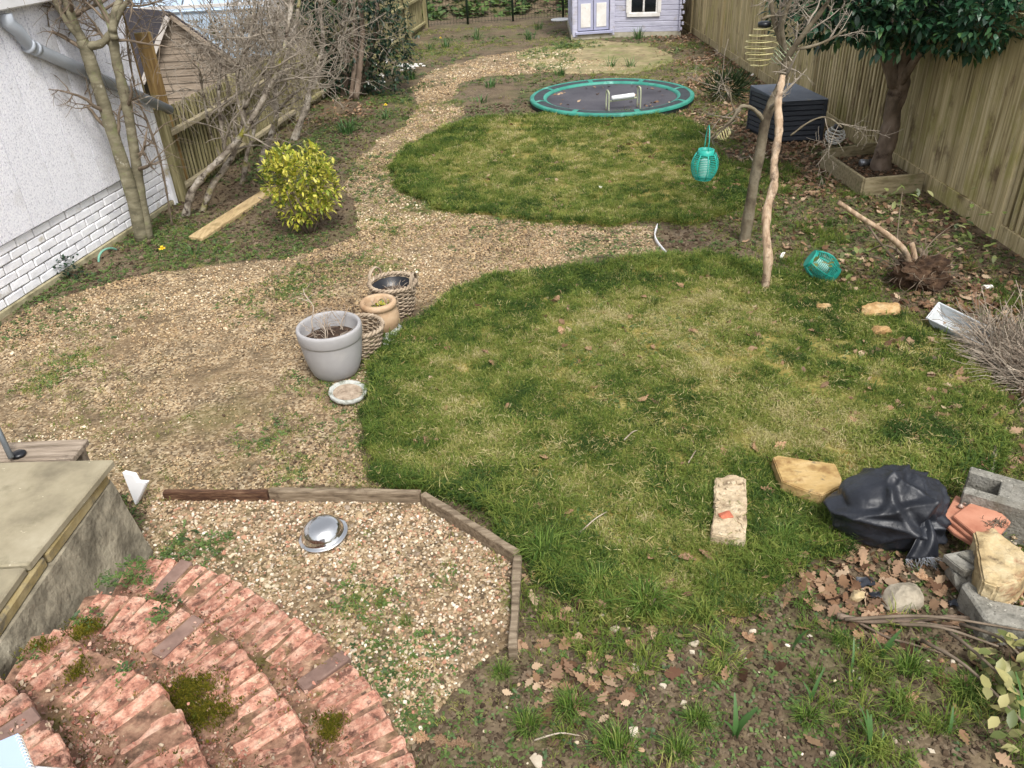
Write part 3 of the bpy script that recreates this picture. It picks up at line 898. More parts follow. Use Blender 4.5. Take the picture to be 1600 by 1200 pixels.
# green wire fence closing the garden
M_green = mat('dark green metal', [(24, 40, 30), (34, 54, 40)], 6, .5, 0, spec=.4)
wf = thing('wire_fence', (-1.6, 20.5, 0), 'dark green wire mesh fence closing the far end of the garden', 'fence')
wa = np.array([-1.6, 20.5]); wb = np.array([1.75, 20.9])
for t in (.02, .3, .62, .98):
    q = wa+(wb-wa)*t
    part('post', MB().tube([(q[0], q[1], -.05), (q[0], q[1], 1.5)], .026, 8), M_green, wf, True)
mb = MB()
for i in range(46):
    q = wa+(wb-wa)*i/45
    mb.tube([(q[0], q[1], .02), (q[0], q[1], 1.4)], .0034, 3, False)
for j in range(15):
    z = .05+j*.095
    mb.tube([(wa[0], wa[1], z), (wb[0], wb[1], z)], .0034, 3, False)
part('mesh', mb, M_green, wf, fix=False, kind='stuff')

# ------------------------------------------------------------------ pale playhouse at the far end
M_play = mat('faded lilac painted boards', [(160, 160, 178), (182, 182, 200), (192, 192, 208)], 4, .75, .2, 20, (1, 1, 10), vary=.04, spots=(((146, 134, 112), 2.4, .56, .74),))
M_playd = mat('lilac grey door paint', [(150, 152, 176), (168, 170, 194)], 4, .7, .15, 20, vary=.03)
M_white = mat('flaking white paint', [(206, 202, 196), (226, 224, 222)], 7, .7, .15, 24, spots=(((176, 160, 140), 12, .62, .72),))
M_glass = mat('dark window glass', [(14, 16, 20), (26, 28, 32)], 2, .08, 0, spec=.6)
M_felt = mat('dark roofing felt', [(48, 46, 50), (66, 62, 66)], 12, .9, .3)
M_conc = mat('pale concrete', [(150, 144, 126), (182, 176, 158)], 8, .9, .3)
pa = np.array([1.60, 17.5]); pb = np.array([2.46, 17.58]); pd = np.array([3.72, 17.30])
ph = thing('playhouse', (pb[0], pb[1], 0), 'pale lilac wooden playhouse with white door panels and a white window', 'playhouse')
back = np.array([3.9, 19.6]); bl_ = np.array([1.7, 19.6])
foot = [pa, pb, pd, back, bl_]
cen = np.mean(foot, 0)
part('base', MB().prism([cen+(q-cen)*1.03 for q in foot], -.02, .09), M_conc, ph)
part('core', MB().prism([cen+(q-cen)*.96 for q in foot], .09, 1.75), M_dark, ph)
def wallboards(a, b, z0, z1, h, mt, ov=.0):
    L = np.linalg.norm(b-a); an = math.atan2((b-a)[1], (b-a)[0]); d = (b-a)/L; n = np.array([d[1], -d[0]])
    me = boxmesh('board', (L+ov*2, .03, h-.006), mt, .006, .0006, int(L*100))
    z = z0
    while z < z1-.01:
        c = (a+b)/2
        piece('board', me, ph, (c[0]-n[0]*.005, c[1]-n[1]*.005, z+h/2), (.03, 0, an))
        z += h
    return d, n, an
d2, n2, an2 = wallboards(pb, pd, .09, 1.75, .098, M_play, .03)
wallboards(pd, back, .09, 1.75, .098, M_play, .06)
wallboards(bl_, pa, .09, 1.75, .098, M_play, .03)
d1 = (pb-pa)/np.linalg.norm(pb-pa); n1 = np.array([d1[1], -d1[0]]); an1 = math.atan2(d1[1], d1[0]); L1 = np.linalg.norm(pb-pa)
def onw(o, d, n, s, z, off):
    q = o+d*s+n*off
    return (q[0], q[1], z)
for s in (.045, L1-.06):
    part('door_post', MB().box(onw(pa, d1, n1, s, .9, .0), (.1, .07, 1.7), Matrix.Rotation(an1, 3, 'Z')), M_play, ph, bev=.006)
part('sill', MB().box(onw(pa, d1, n1, L1/2, .12, .02), (L1-.1, .1, .05), Matrix.Rotation(an1, 3, 'Z')), M_playd, ph, bev=.004)
for i in range(2):
    s = .1+(L1-.22)*(i*.5+.25)
    dr = part('door', MB().box(onw(pa, d1, n1, s, .85, .0), ((L1-.22)/2-.012, .04, 1.38), Matrix.Rotation(an1, 3, 'Z')), M_playd, ph, bev=.004)
    part('door_panel', MB().box(onw(pa, d1, n1, s, .44, .024), (.2, .012, .44), Matrix.Rotation(an1, 3, 'Z')), M_white, dr, bev=.003)
    part('door_pane', MB().box(onw(pa, d1, n1, s, 1.0, .022), (.2, .008, .5), Matrix.Rotation(an1, 3, 'Z')), M_glass, dr)
    part('glazing_bar', MB().box(onw(pa, d1, n1, s, 1.0, .028), (.02, .012, .5), Matrix.Rotation(an1, 3, 'Z')), M_white, dr)
L2 = np.linalg.norm(pd-pb)
sw = .57
wn = part('window', MB().box(onw(pb, d2, n2, sw, .86, .012), (.64, .02, .92), Matrix.Rotation(an2, 3, 'Z')), M_white, ph)
for i in range(2):
    for j in range(3):
        part('pane', MB().box(onw(pb, d2, n2, sw-.13+.26*i, .58+.27*j, .02), (.22, .012, .235), Matrix.Rotation(an2, 3, 'Z')), M_glass, wn)
for (s, z, wx, hz_) in ((sw, .41, .66, .07), (sw-.31, .87, .07, .84), (sw+.31, .87, .07, .84), (sw, .9, .025, .84)):
    part('frame', MB().box(onw(pb, d2, n2, s, z, .03), (wx, .03, hz_), Matrix.Rotation(an2, 3, 'Z')), M_white, wn, bev=.004)
lg = boxmesh('log_end', (.045, .06, .06), M_play, .006)
for k in range(17):
    q = pd+d2*.03
    piece('log_end', lg, ph, (q[0]+(.03 if k % 2 else .0), q[1]-.02, .14+k*.098), (0, 0, an2))
# gabled roof
zr = 1.75
mb = MB()
e = [cen+(q-cen)*1.12 for q in foot]
ap = (cen[0], cen[1], 2.5)
n_ = len(e)
mb.add([(q[0], q[1], zr) for q in e]+[(q[0], q[1], zr+.05) for q in e]+[ap], [(i, (i+1) % n_, n_+(i+1) % n_, n_+i) for i in range(n_)]+[(n_+i, n_+(i+1) % n_, 2*n_) for i in range(n_)]+[tuple(range(n_-1, -1, -1))])
part('roof', mb, M_felt, ph)

# ------------------------------------------------------------------ neighbours' timber shed and pale building over the low fence
M_old = mat('grey weathered planks', [(110, 98, 84), (142, 128, 112), (158, 144, 128)], 3, .85, .3, 16, (1, 1, 14), vary=.1)
M_barge = mat('pale bargeboard', [(176, 168, 160), (200, 194, 188)], 6, .8, .2)
GY = 13.0
SKEW = -1.15
apx = V(268, 20, GY); le = V(236, 103, GY); re = V(352, 118, GY)
gw = abs(apx[0]-le[0])
sh = thing('garden_shed', (apx[0], GY, -.6), 'grey weathered shed with a pale bargeboard beyond the low fence', 'shed')
slope = (apx[2]-le[2])/(apx[0]-le[0])
x0, x1 = le[0]+.02, apx[0]+gw*1.75
zb = -.6
ztop = lambda x: apx[2]-abs(x-apx[0])*slope*(1 if x < apx[0] else .62)
part('core', MB().prism([(x0+.02, GY+.05), (x1-.02, GY+.05), (x1-.02+SKEW*1.9, GY+1.95), (x0+.02+SKEW*1.9, GY+1.95)], zb, ztop(x0)-.05), M_dark, sh)
z = zb
ph_ = .105
while z < apx[2]-.03:
    zt = min(z+ph_-.006, apx[2]-.01)
    def span(zz):
        dz = max(0, apx[2]-zz)
        return max(x0, apx[0]-dz/slope), min(x1, apx[0]+dz/(slope*.62))
    a0, b0 = span(z); a1, b1 = span(zt)
    mb = MB()
    yy = GY
    mb.add([(a0, yy, z), (b0, yy, z), (b1, yy+.012, zt), (a1, yy+.012, zt), (a0, yy+.03, z), (b0, yy+.03, z), (b1, yy+.03, zt), (a1, yy+.03, zt)],
           [(0, 1, 2, 3), (4, 5, 6, 7), (0, 1, 5, 4), (3, 2, 6, 7), (0, 3, 7, 4), (1, 2, 6, 5)])
    part('plank', mb, M_old, sh)
    z += ph_
def slab(mb, p, q, y0, y1, th):
    n = Vector((-(q[1]-p[1]), 0, q[0]-p[0])).normalized()*th
    o_ = SKEW*max(0, y1-y0-.1)
    A_ = [Vector((p[0], y0, p[1])), Vector((q[0], y0, q[1])), Vector((q[0]+o_, y1, q[1])), Vector((p[0]+o_, y1, p[1]))]
    mb.add(A_+[v+n for v in A_], [(0, 1, 2, 3), (4, 5, 6, 7), (0, 1, 5, 4), (1, 2, 6, 5), (2, 3, 7, 6), (3, 0, 4, 7)])
    return mb
lx = le[0]-.12; rx = x1+.15
part('roof', slab(slab(MB(), (lx, ztop(lx)), (apx[0], apx[2]+.01), GY-.1, GY+2.2, .03), (apx[0], apx[2]+.01), (rx, ztop(rx)), GY-.1, GY+2.2, .03), M_felt, sh)
part('bargeboard', slab(MB(), (lx, ztop(lx)-.07), (apx[0], apx[2]-.06), GY-.13, GY-.1, .07), M_barge, sh)
part('bargeboard', slab(MB(), (apx[0], apx[2]-.06), (rx, ztop(rx)-.06), GY-.13, GY-.1, .05), M_old, sh)
M_blue = mat('pale blue sheet', [(150, 170, 190), (186, 200, 214)], 2, .4, .05, spec=.5, vary=.05)
gh = thing('greenhouse', (-7.5, 17.5, -.6), 'pale blue greenhouse glimpsed through twigs beyond the weathered shed', 'greenhouse')
part('frame', MB().box((-6.4, 18.2, .2), (4.0, 1.4, 1.6)), M_barge, gh)
for i in range(7):
    part('pane', MB().box((-8.1+i*.56, 17.48, .35), (.52, .03, 1.2)), M_blue, gh)
    part('roof_pane', MB().box((-8.1+i*.56, 18.0, 1.2), (.52, 1.3, .03), Matrix.Rotation(.5, 3, 'X')), M_blue, gh)

# ------------------------------------------------------------------ concrete landing beside the steps
M_slab = mat('stained paving slab', [(116, 108, 90), (146, 137, 114), (164, 155, 133)], 3.2, .9, .35, 40, spots=(((112, 106, 84), 5, .56, .72), ((196, 188, 166), 30, .66, .72)), bdist=.004)
M_rend = mat('rough grey render', [(104, 98, 84), (138, 130, 112), (158, 150, 130)], 7, .95, .8, 36, spots=(((84, 78, 66), 4, .5, .66), ((176, 168, 148), 2.6, .6, .72)), bdist=.012)
M_lip = mat('yellow lichened stone', [(122, 108, 70), (148, 132, 92), (162, 148, 112)], 7, .9, .5, 40, spots=(((104, 98, 84), 9, .54, .66),), bdist=.006)
ZS = .52
ld = thing('landing', (-1.85, 2.3, 0), 'raised concrete landing with paving slabs and rough rendered side by the steps', 'landing')
cx, cy = -1.80, 2.90
lw_b = [(-1.79, 1.0), (-1.755, 2.0), (-1.735, 2.86), (-1.82, 2.93), (-3.2, 2.97), (-3.2, 1.0)]
lw_t = [(-1.862, 1.0), (-1.848, 2.0), (-1.818, 2.885), (-1.85, 2.91), (-3.2, 2.95), (-3.2, 1.0)]
mb = MB()
rr = random.Random(9); nn_ = 26
lo_, hi_ = [], []
for P_, o_ in ((lw_b, lo_), (lw_t, hi_)):
    for i in range(nn_):
        u = i/(nn_-1)*2; k = min(1, int(u)); f_ = u-k
        o_.append((P_[k][0]+(P_[k+1][0]-P_[k][0])*f_, P_[k][1]+(P_[k+1][1]-P_[k][1])*f_))
    o_ += P_[3:]
rows_ = 9; nv_ = len(lo_)
for j in range(rows_):
    t = j/(rows_-1)
    for i in range(nv_):
        a_, b_ = lo_[i], hi_[i]
        d_ = .012*(mn.noise(Vector((a_[1]*9, t*5, 1)))+.5*mn.noise(Vector((a_[1]*24, t*12, 4)))) if i < nn_ and j < rows_-1 else 0
        mb.v.append((a_[0]+(b_[0]-a_[0])*t+d_, a_[1]+(b_[1]-a_[1])*t, -.02+(ZS-.09+.02)*t))
for j in range(rows_-1):
    for i in range(nv_):
        mb.f.append((j*nv_+i, j*nv_+(i+1) % nv_, (j+1)*nv_+(i+1) % nv_, (j+1)*nv_+i))
mb.f.append(tuple((rows_-1)*nv_+i for i in range(nv_)))
part('wall', mb, M_rend, ld)
part('edge_stone', MB().prism([(-1.85, 2.37), (-1.82, 2.88), (-3.2, 2.96), (-3.2, 2.37)], ZS-.09, ZS-.036), M_lip, ld, bev=.008)
part('edge_stone', MB().prism([(-1.87, 1.0), (-1.855, 2.36), (-3.2, 2.36), (-3.2, 1.0)], ZS-.09, ZS-.038), M_lip, ld, bev=.008)
q1 = G(0, 886, ZS); q2 = G(52, 886, ZS)
part('paving_slab', MB().prism([(-1.865, q1[1]+.006), (-1.80, 2.93), (-2.6, 2.965), (-2.62, q1[1]+.006)], ZS-.036, ZS), M_slab, ld, bev=.006)
part('paving_slab', MB().prism([(-1.9, 1.0), (-1.868, q1[1]-.006), (-2.62, q1[1]-.006), (-2.62, 1.0)], ZS-.036, ZS), M_slab, ld, bev=.006)
part('paving_slab', MB().prism([(-2.632, 1.0), (-2.632, 2.965), (-3.2, 2.98), (-3.2, 1.0)], ZS-.036, ZS), M_slab, ld, bev=.006)

# ------------------------------------------------------------------ curved brick steps
M_sbrick = mat('worn red brick', [(134, 92, 76), (178, 126, 106), (202, 156, 134), (210, 176, 154)], 22, .9, 1.0, 70, vary=.2, spots=(((104, 74, 62), 14, .55, .64), ((200, 178, 150), 26, .6, .68), ((96, 90, 50), 6, .62, .72), ((92, 74, 66), 4, .6, .7)), bdist=.014)
M_gbrick = mat('purple grey brick face', [(104, 84, 76), (126, 102, 92), (142, 118, 106)], 10, .8, .5, 40, vary=.08, spots=(((176, 124, 104), 8, .62, .72),), bdist=.004)
M_mortar = mat('crumbling mortar', [(96, 72, 58), (146, 112, 92), (178, 146, 120)], 22, .95, .9, 60, spots=(((96, 86, 52), 4, .52, .68), ((84, 66, 54), 12, .55, .68)), bdist=.012)
st = thing('brick_steps', (-1.0, 1.8, 0), 'crumbling curved red brick steps going down to the gravel bed', 'steps')
NOSE = [(.13, [(232, 868), (280, 872), (330, 885), (385, 913), (440, 950), (492, 982), (540, 1020), (578, 1064), (612, 1112), (632, 1155), (652, 1204)], (-.335, 1.25)),
        (.28, [(152, 922), (200, 928), (250, 937), (297, 957), (332, 972), (368, 997), (398, 1028), (424, 1064), (465, 1118), (482, 1160), (496, 1204)], (-.63, 1.2)),
        (.43, [(78, 982), (112, 985), (142, 1007), (186, 1026), (230, 1052), (266, 1082), (285, 1110), (301, 1142), (312, 1172), (322, 1204)], (-.93, 1.15)),
        (.58, [(-8, 1044), (32, 1080), (52, 1100), (72, 1124), (100, 1164), (118, 1204)], (-1.25, 1.1))]
def resample(P, step):
    P = [np.array(p) for p in P]
    seg = [np.linalg.norm(b-a) for a, b in zip(P[:-1], P[1:])]
    T = sum(seg); n = max(2, int(round(T/step)))
    o = []
    for i in range(n+1):
        t = T*i/n; k = 0
        while k < len(seg)-1 and t > seg[k]:
            t -= seg[k]; k += 1
        o.append(P[k]+(P[k+1]-P[k])*min(1, t/seg[k]))
    return o
def worn_brick(name, d, mt, seed, amp=.006):
    mb = MB().box((0, 0, 0), d); me = mb.mesh(name, mt)
    bm = bmesh.new(); bm.from_mesh(me)
    bmesh.ops.recalc_face_normals(bm, faces=bm.faces)
    bmesh.ops.bevel(bm, geom=list(bm.edges), offset=.008, segments=1, affect='EDGES', clamp_overlap=True)
    bmesh.ops.triangulate(bm, faces=bm.faces)
    bmesh.ops.subdivide_edges(bm, edges=[e for e in bm.edges if e.calc_length() > .03 and max(v.co.z for v in e.verts) > 0], cuts=2)
    bmesh.ops.triangulate(bm, faces=bm.faces)
    bm.normal_update()
    for v in bm.verts:
        q = v.co*26+Vector((seed*7.3, 0, 0))
        v.co += v.normal*amp*(mn.noise(q)+.7*mn.noise(q*2.4)-.25)
        if v.co.z > 0:
            v.co.z -= amp*1.6*max(0, mn.noise(v.co*14+Vector((0, seed*3.7, 0)))-.05)*2
    bm.to_mesh(me); bm.free()
    return me
sb = [worn_brick('brick', (.064, .2+.01*(s % 3), .10), M_sbrick, s+20) for s in range(8)]
sg = [boxmesh('brick', (.062, .205, .10), M_gbrick, .006, .002, s+40) for s in range(3)]
sh2 = [worn_brick('brick', (.06, .10, .09), M_sbrick, s+60, .009) for s in range(4)]
tread_pts = []
for i, (z, px, end) in enumerate(NOSE):
    P = [G(a, b, z)[:2] for a, b in px]+[np.array(end)]
    Q = resample(P, .0765)
    core = []
    for j in range(len(Q)):
        a = Q[max(0, j-1)]; b = Q[min(len(Q)-1, j+1)]
        t = (b-a)/np.linalg.norm(b-a); nin = np.array([t[1], -t[0]])
        core.append(Q[j]+nin*.012)
    core = core+[np.array([-1.76, core[-1][1]])]
    if core[0][0] > -1.72:
        core = core+[np.array([-1.76, core[0][1]-.01])]
    part('step_core', MB().prism(core, 0 if i == 0 else NOSE[i-1][0]-.05, z-.014), M_mortar, st)
    for j in range(len(Q)-1):
        mid = (Q[j]+Q[j+1])/2
        t = (Q[j+1]-Q[j])/np.linalg.norm(Q[j+1]-Q[j]); nin = np.array([t[1], -t[0]])
        ang = math.atan2(nin[1], nin[0])-math.pi/2
        grey = random.random() < .09
        c = mid+nin*(.104+random.uniform(-.006, .006))
        piece('brick', random.choice(sg if grey else sb), st, (c[0], c[1], z-.05+random.uniform(-.012, .003)), (random.gauss(0, .03), random.gauss(0, .045), ang+random.gauss(0, .03)))
        for k in range(26):
            u_ = random.uniform(.0, .3) if random.random() < .3 else random.uniform(.19, .34); v_ = random.uniform(-.038, .038)
            p = mid+nin*u_+t*v_
            tread_pts.append((p[0], p[1], z+.0 if u_ < .21 else z-.008))
        if nin[0]*0+mid[0] < 5 and j % 1 == 0:
            c = mid+nin*.275
            if c[0] > -1.72 and random.random() < .45:
                piece('brick', random.choice(sh2), st, (c[0], c[1], z-.062+random.uniform(-.012, .003)), (random.gauss(0, .06), random.gauss(0, .06), ang+random.gauss(0, .08)))
tp = np.array(tread_pts)
nz_ = fbm(tp[:, 0], tp[:, 1], 5, 131, 3)
kk = (tp[:, 0] > -1.72) & (NR.random(len(tp)) < np.clip(nz_*4-1.2, .1, 1))
tp = tp[kk]
tp = np.repeat(tp, 3, 0)+np.concatenate([NR.normal(0, .02, (len(tp)*3, 2)), np.zeros((len(tp)*3, 1))], 1)
scatter('brick_crumbs', tp, spin(len(tp), .5), .005*np.minimum(2.4, NR.lognormal(0, .6, len(tp))), NR.random(len(tp)), crumb_src, 'crumbs of broken red brick lying on the steps')
M_moss = tintmat('moss', [(62, 66, 20), (92, 90, 26), (122, 112, 40), (74, 84, 30)], .9, .1, .2)
moss_src = [clump(10, .012, .012, .0025, 700+k, (.2, .8)).mesh('moss_%d' % k, M_moss) for k in range(3)]
ms = []
for (px, py, z, rx_, ry_, n) in ((300, 1075, .285, .07, .05, 260), (325, 1115, .285, .07, .06, 260), (285, 1100, .29, .04, .04, 80), (520, 1125, .135, .05, .025, 110), (517, 1145, .135, .04, .03, 70), (125, 990, .435, .05, .02, 50), (60, 1010, .45, .05, .03, 60), (135, 978, .3, .06, .03, 90), (120, 1050, .435, .03, .05, 60)):
    c = G(px, py, z)
    q = NR.normal(0, 1, (n, 2))*np.array([rx_, ry_])*.6+c[:2]
    ms += [(a, b, z+.001) for a, b in q]
kq = NR.random(len(tp)) < .12
ms += [(a, b, c_) for a, b, c_ in tp[kq]+NR.normal(0, .012, (int(kq.sum()), 3))*np.array([1, 1, 0])]
ms = np.array(ms)
scatter('moss', ms, spin(len(ms), .3), NR.uniform(.6, 1.5, len(ms)), NR.random(len(ms)), moss_src, 'cushions of olive moss growing between the step bricks')
wd = []
for (px, py, z, n, sc) in ((190, 893, .2, 40, .05), (215, 905, .15, 30, .04), (160, 905, .28, 22, .03), (260, 935, .15, 30, .04), (255, 955, .29, 18, .03), (130, 975, .3, 16, .03), (38, 1020, .45, 14, .03), (185, 1052, .435, 8, .02), (270, 862, .02, 70, .09), (320, 860, .02, 60, .08), (210, 880, .12, 16, .03)):
    c = G(px, py, z)
    q = NR.normal(0, sc, (n, 2))+c[:2]
    wd += [(a, b, z) for a, b in q if a > -1.73]
wd = np.array(wd)
scatter('step_weeds', wd, spin(len(wd), .3), NR.uniform(.012, .024, len(wd)), np.clip(NR.normal(.35, .2, len(wd)), 0, 1), weed_src, 'small weeds rooted in the joints of the steps')

# ------------------------------------------------------------------ timber edging of the gravel bed
M_edge = mat('grey split timber', [(84, 72, 58), (118, 104, 86), (144, 130, 110)], 4, .85, .5, 14, (2, 14, 14), vary=.08, spots=(((74, 60, 46), 7, .56, .68),), bdist=.005)
M_rot = mat('rotten brown timber', [(58, 40, 30), (88, 62, 46), (122, 96, 74)], 5, .9, .8, 18, (2, 14, 14), bdist=.01)
ed = thing('timber_edging', (-.5, 3.1, 0), 'low weathered timber edging around the small gravel bed', 'edging')
ez = .075
e1, e2, e3, e4, e5 = [np.array(G(a, b, ez)[:2]) for a, b in ((254, 764), (420, 764), (657, 768), (808, 863), (801, 1012))]
def plank(a, b, th, z0, z1, mt, tw=0):
    d = (b-a); Lh = np.linalg.norm(d); c = (a+b)/2
    mb = MB()
    n = 7
    nn = np.array([-d[1], d[0]])/Lh
    rr = random.Random(int(Lh*1000))
    for i in range(n+1):
        p = a+d*i/n
        o = [rr.uniform(-.003, .003) for _ in range(4)]
        mb.v += [(p[0]-nn[0]*(th/2+o[0]), p[1]-nn[1]*(th/2+o[0]), z0), (p[0]+nn[0]*(th/2+o[1]), p[1]+nn[1]*(th/2+o[1]), z0), (p[0]+nn[0]*(th/2+o[1]), p[1]+nn[1]*(th/2+o[1]), z1+o[2]), (p[0]-nn[0]*(th/2+o[0]), p[1]-nn[1]*(th/2+o[0]), z1+o[3])]
    for i in range(n):
        for k in range(4):
            mb.f.append((4*i+k, 4*i+(k+1) % 4, 4*i+4+(k+1) % 4, 4*i+4+k))
    mb.f += [(0, 1, 2, 3), (4*n+3, 4*n+2, 4*n+1, 4*n)]
    return mb
part('plank', plank(e1, e2-np.array([.01, 0]), .03, -.02, ez-.012, M_rot), M_rot, ed, bev=.004)['label'] = 'rotten brown end of the edging'
part('plank', plank(e2, e3, .034, -.02, ez, M_edge), M_edge, ed, bev=.004)
part('plank', plank(e3+np.array([.012, -.012]), e4, .036, -.02, ez+.004, M_edge), M_edge, ed, bev=.004)
part('plank', plank(e4+np.array([0, -.012]), e5, .036, -.02, ez, M_edge), M_edge, ed, bev=.004)

# ================================================================== TREES AND PLANTS
M_bark = mat('grey green bark', [(82, 78, 62), (114, 108, 88), (140, 134, 112)], 6, .85, .9, 22, (1, 1, 2.4), spots=(((120, 126, 84), 5, .54, .7), ((178, 172, 156), 16, .62, .72)), bdist=.006)
M_lich = mat('lichened pale bark', [(96, 86, 76), (148, 138, 124), (186, 178, 166)], 9, .9, .9, 40, spots=(((66, 56, 48), 14, .52, .62), ((138, 134, 56), 3, .56, .66)), bdist=.014)
M_twig = mat('bare twigs', [(112, 102, 90), (158, 148, 134)], 10, .85, .2)
M_twigd = mat('dark bare twigs', [(92, 80, 66), (128, 114, 98)], 10, .85, .2)
M_dbark = mat('brown knotted bark', [(86, 74, 62), (120, 104, 90), (142, 126, 112)], 7, .9, .7, 24, (1, 1, .5), spots=(((60, 46, 38), 5, .58, .7),), bdist=.012)
M_strip = mat('stripped pale wood', [(132, 108, 86), (176, 152, 126), (196, 176, 152)], 5, .8, .8, 22, (6, 6, 1), spots=(((98, 80, 64), 9, .52, .64), ((120, 110, 96), 3, .55, .66)), bdist=.006)

def smooth_path(pts, n=4):
    """Catmull-Rom through the points"""
    P = [Vector(p) for p in pts]
    P = [P[0]*2-P[1]]+P+[P[-1]*2-P[-2]]
    o = []
    for i in range(1, len(P)-2):
        for k in range(n):
            t = k/n
            a, b, c, d = P[i-1], P[i], P[i+1], P[i+2]
            o.append(.5*((2*b)+(c-a)*t+(2*a-5*b+4*c-d)*t*t+(3*b-a-3*c+d)*t**3))
    o.append(P[-2])
    return o
def taper(r0, r1, n, knob=0, rr=random):
    return [r0+(r1-r0)*i/(n-1)+(rr.uniform(-knob, knob) if knob else 0) for i in range(n)]
def wander(rr, p, d, L, n, wob, up=0.0):
    o = [Vector(p)]
    d = Vector(d).normalized()
    for i in range(n):
        d = (d+Vector((rr.gauss(0, wob), rr.gauss(0, wob), rr.gauss(0, wob)+up))).normalized()
        o.append(o[-1]+d*L/n)
    return o
def twigs(mb, rr, path, rads, depth, count, L, up=.03, spread=.9, wob=.22, rmin=.0018):
    for k in range(count):
        t = rr.uniform(.2, 1.0) if depth > 1 else rr.uniform(.1, 1)
        i = min(len(path)-2, int(t*(len(path)-1)))
        p = path[i].lerp(path[i+1], rr.random())
        ax = (path[i+1]-path[i]).normalized()
        s = Vector((rr.gauss(0, 1), rr.gauss(0, 1), rr.gauss(0, 1)))
        s = (s-ax*s.dot(ax)).normalized()
        d = (ax*rr.uniform(.2, .9)+s*spread).normalized()
        l = L*rr.uniform(.5, 1.15)
        n = 5 if depth > 1 else 4
        q = wander(rr, p, d, l, n, wob, up)
        r0 = max(rmin, min(rads[i]*.6, .0045*depth+.001))
        rd = taper(r0, rmin*.8, len(q))
        mb.tube(q, rd, 5 if depth > 2 else (4 if depth > 1 else 3), False)
        if depth > 1:
            twigs(mb, rr, q, rd, depth-1, rr.randint(3, 6), l*.55, up, spread, wob, rmin)

def bare_tree(name, stems, seed, mt, tmt, label, cat, group=None, nbr=5, depth=2, L=.7, up=.03, knob=.004, sides=10, rmin=.0018, hi=.35, tw=(4, 7), wob=.17):
    """stems: list of (list of 3D points, r0, r1); first point of the first stem is the base"""
    rr = random.Random(seed)
    t = thing(name, stems[0][0][0], label, cat, group)
    for k, (pts, r0, r1) in enumerate(stems):
        P = smooth_path(pts, 5)
        rd = taper(r0, r1, len(P), knob, rr)
        rd[0] *= 1.25 if k == 0 else 1.0
        part('trunk' if k == 0 else 'stem', MB().tube(P, rd, sides), mt, t, True)
        for b in range(nbr):
            i = int(rr.uniform(hi, .98)*(len(P)-2))
            ax = (P[i+1]-P[i]).normalized()
            s = Vector((rr.gauss(0, 1), rr.gauss(0, 1), rr.gauss(0, .6)))
            s = (s-ax*s.dot(ax)).normalized()
            d = ax*rr.uniform(.3, 1.0)+s*rr.uniform(.6, 1.1)
            l = L*rr.uniform(.6, 1.2)
            q = wander(rr, P[i], d, l, 7, wob, up)
            r = min(rd[i]*.55, .02)
            bd = taper(r, rmin*1.3, len(q))
            mb = MB().tube(q, bd, 6)
            twigs(mb, rr, q, bd, depth, rr.randint(*tw), l*.6, up, .9, wob*1.2, rmin)
            part('branch', mb, tmt, t, True, fix=False)
    return t
def Vs(pts, y0, dy=0.0):
    n = len(pts)
    return [Vector(V(a, b, y0+dy*i/max(1, n-1))) for i, (a, b) in enumerate(pts)]

# twin-stemmed smooth tree by the garage wall
b0 = GP(222, 374)
y0 = b0.y
bare_tree('bare_tree', [
    ([b0-Vector((0, 0, .03))]+Vs([(205, 300), (180, 220), (158, 150), (138, 88), (128, 62)], y0), .062, .05),
    ([b0+Vector((.05, .02, -.02))]+Vs([(222, 320), (212, 250), (199, 170), (181, 90), (176, 50)], y0+.05), .05, .04),
    (Vs([(130, 66), (115, 35), (102, -5), (88, -60)], y0), .042, .026),
    (Vs([(128, 62), (108, 40), (82, -5), (60, -50)], y0, -.1), .026, .014),
    (Vs([(180, 62), (168, 30), (150, -5), (138, -40)], y0, .1), .032, .018),
    (Vs([(176, 50), (180, 20), (192, -10), (204, -45)], y0, .1), .034, .02),
    (Vs([(138, 72), (158, 68), (172, 52), (190, 15), (215, -15)], y0, .05), .036, .02)],
    21, M_bark, M_twigd, 'smooth grey bare tree with two close stems beside the white garage wall', 'tree', 'bare trees', nbr=5, depth=2, L=.55, hi=.3)
# thin sapling in front of the garage corner
b1 = GP(269, 352)
bare_tree('bare_sapling', [([b1]+Vs([(262, 310), (250, 250), (230, 190), (214, 150), (202, 90), (196, 40)], b1.y), .012, .006)], 22, M_twigd, M_twigd, 'thin dark bare sapling in front of the garage corner', 'sapling', 'bare trees', nbr=7, depth=1, L=.45, sides=6, hi=.15)

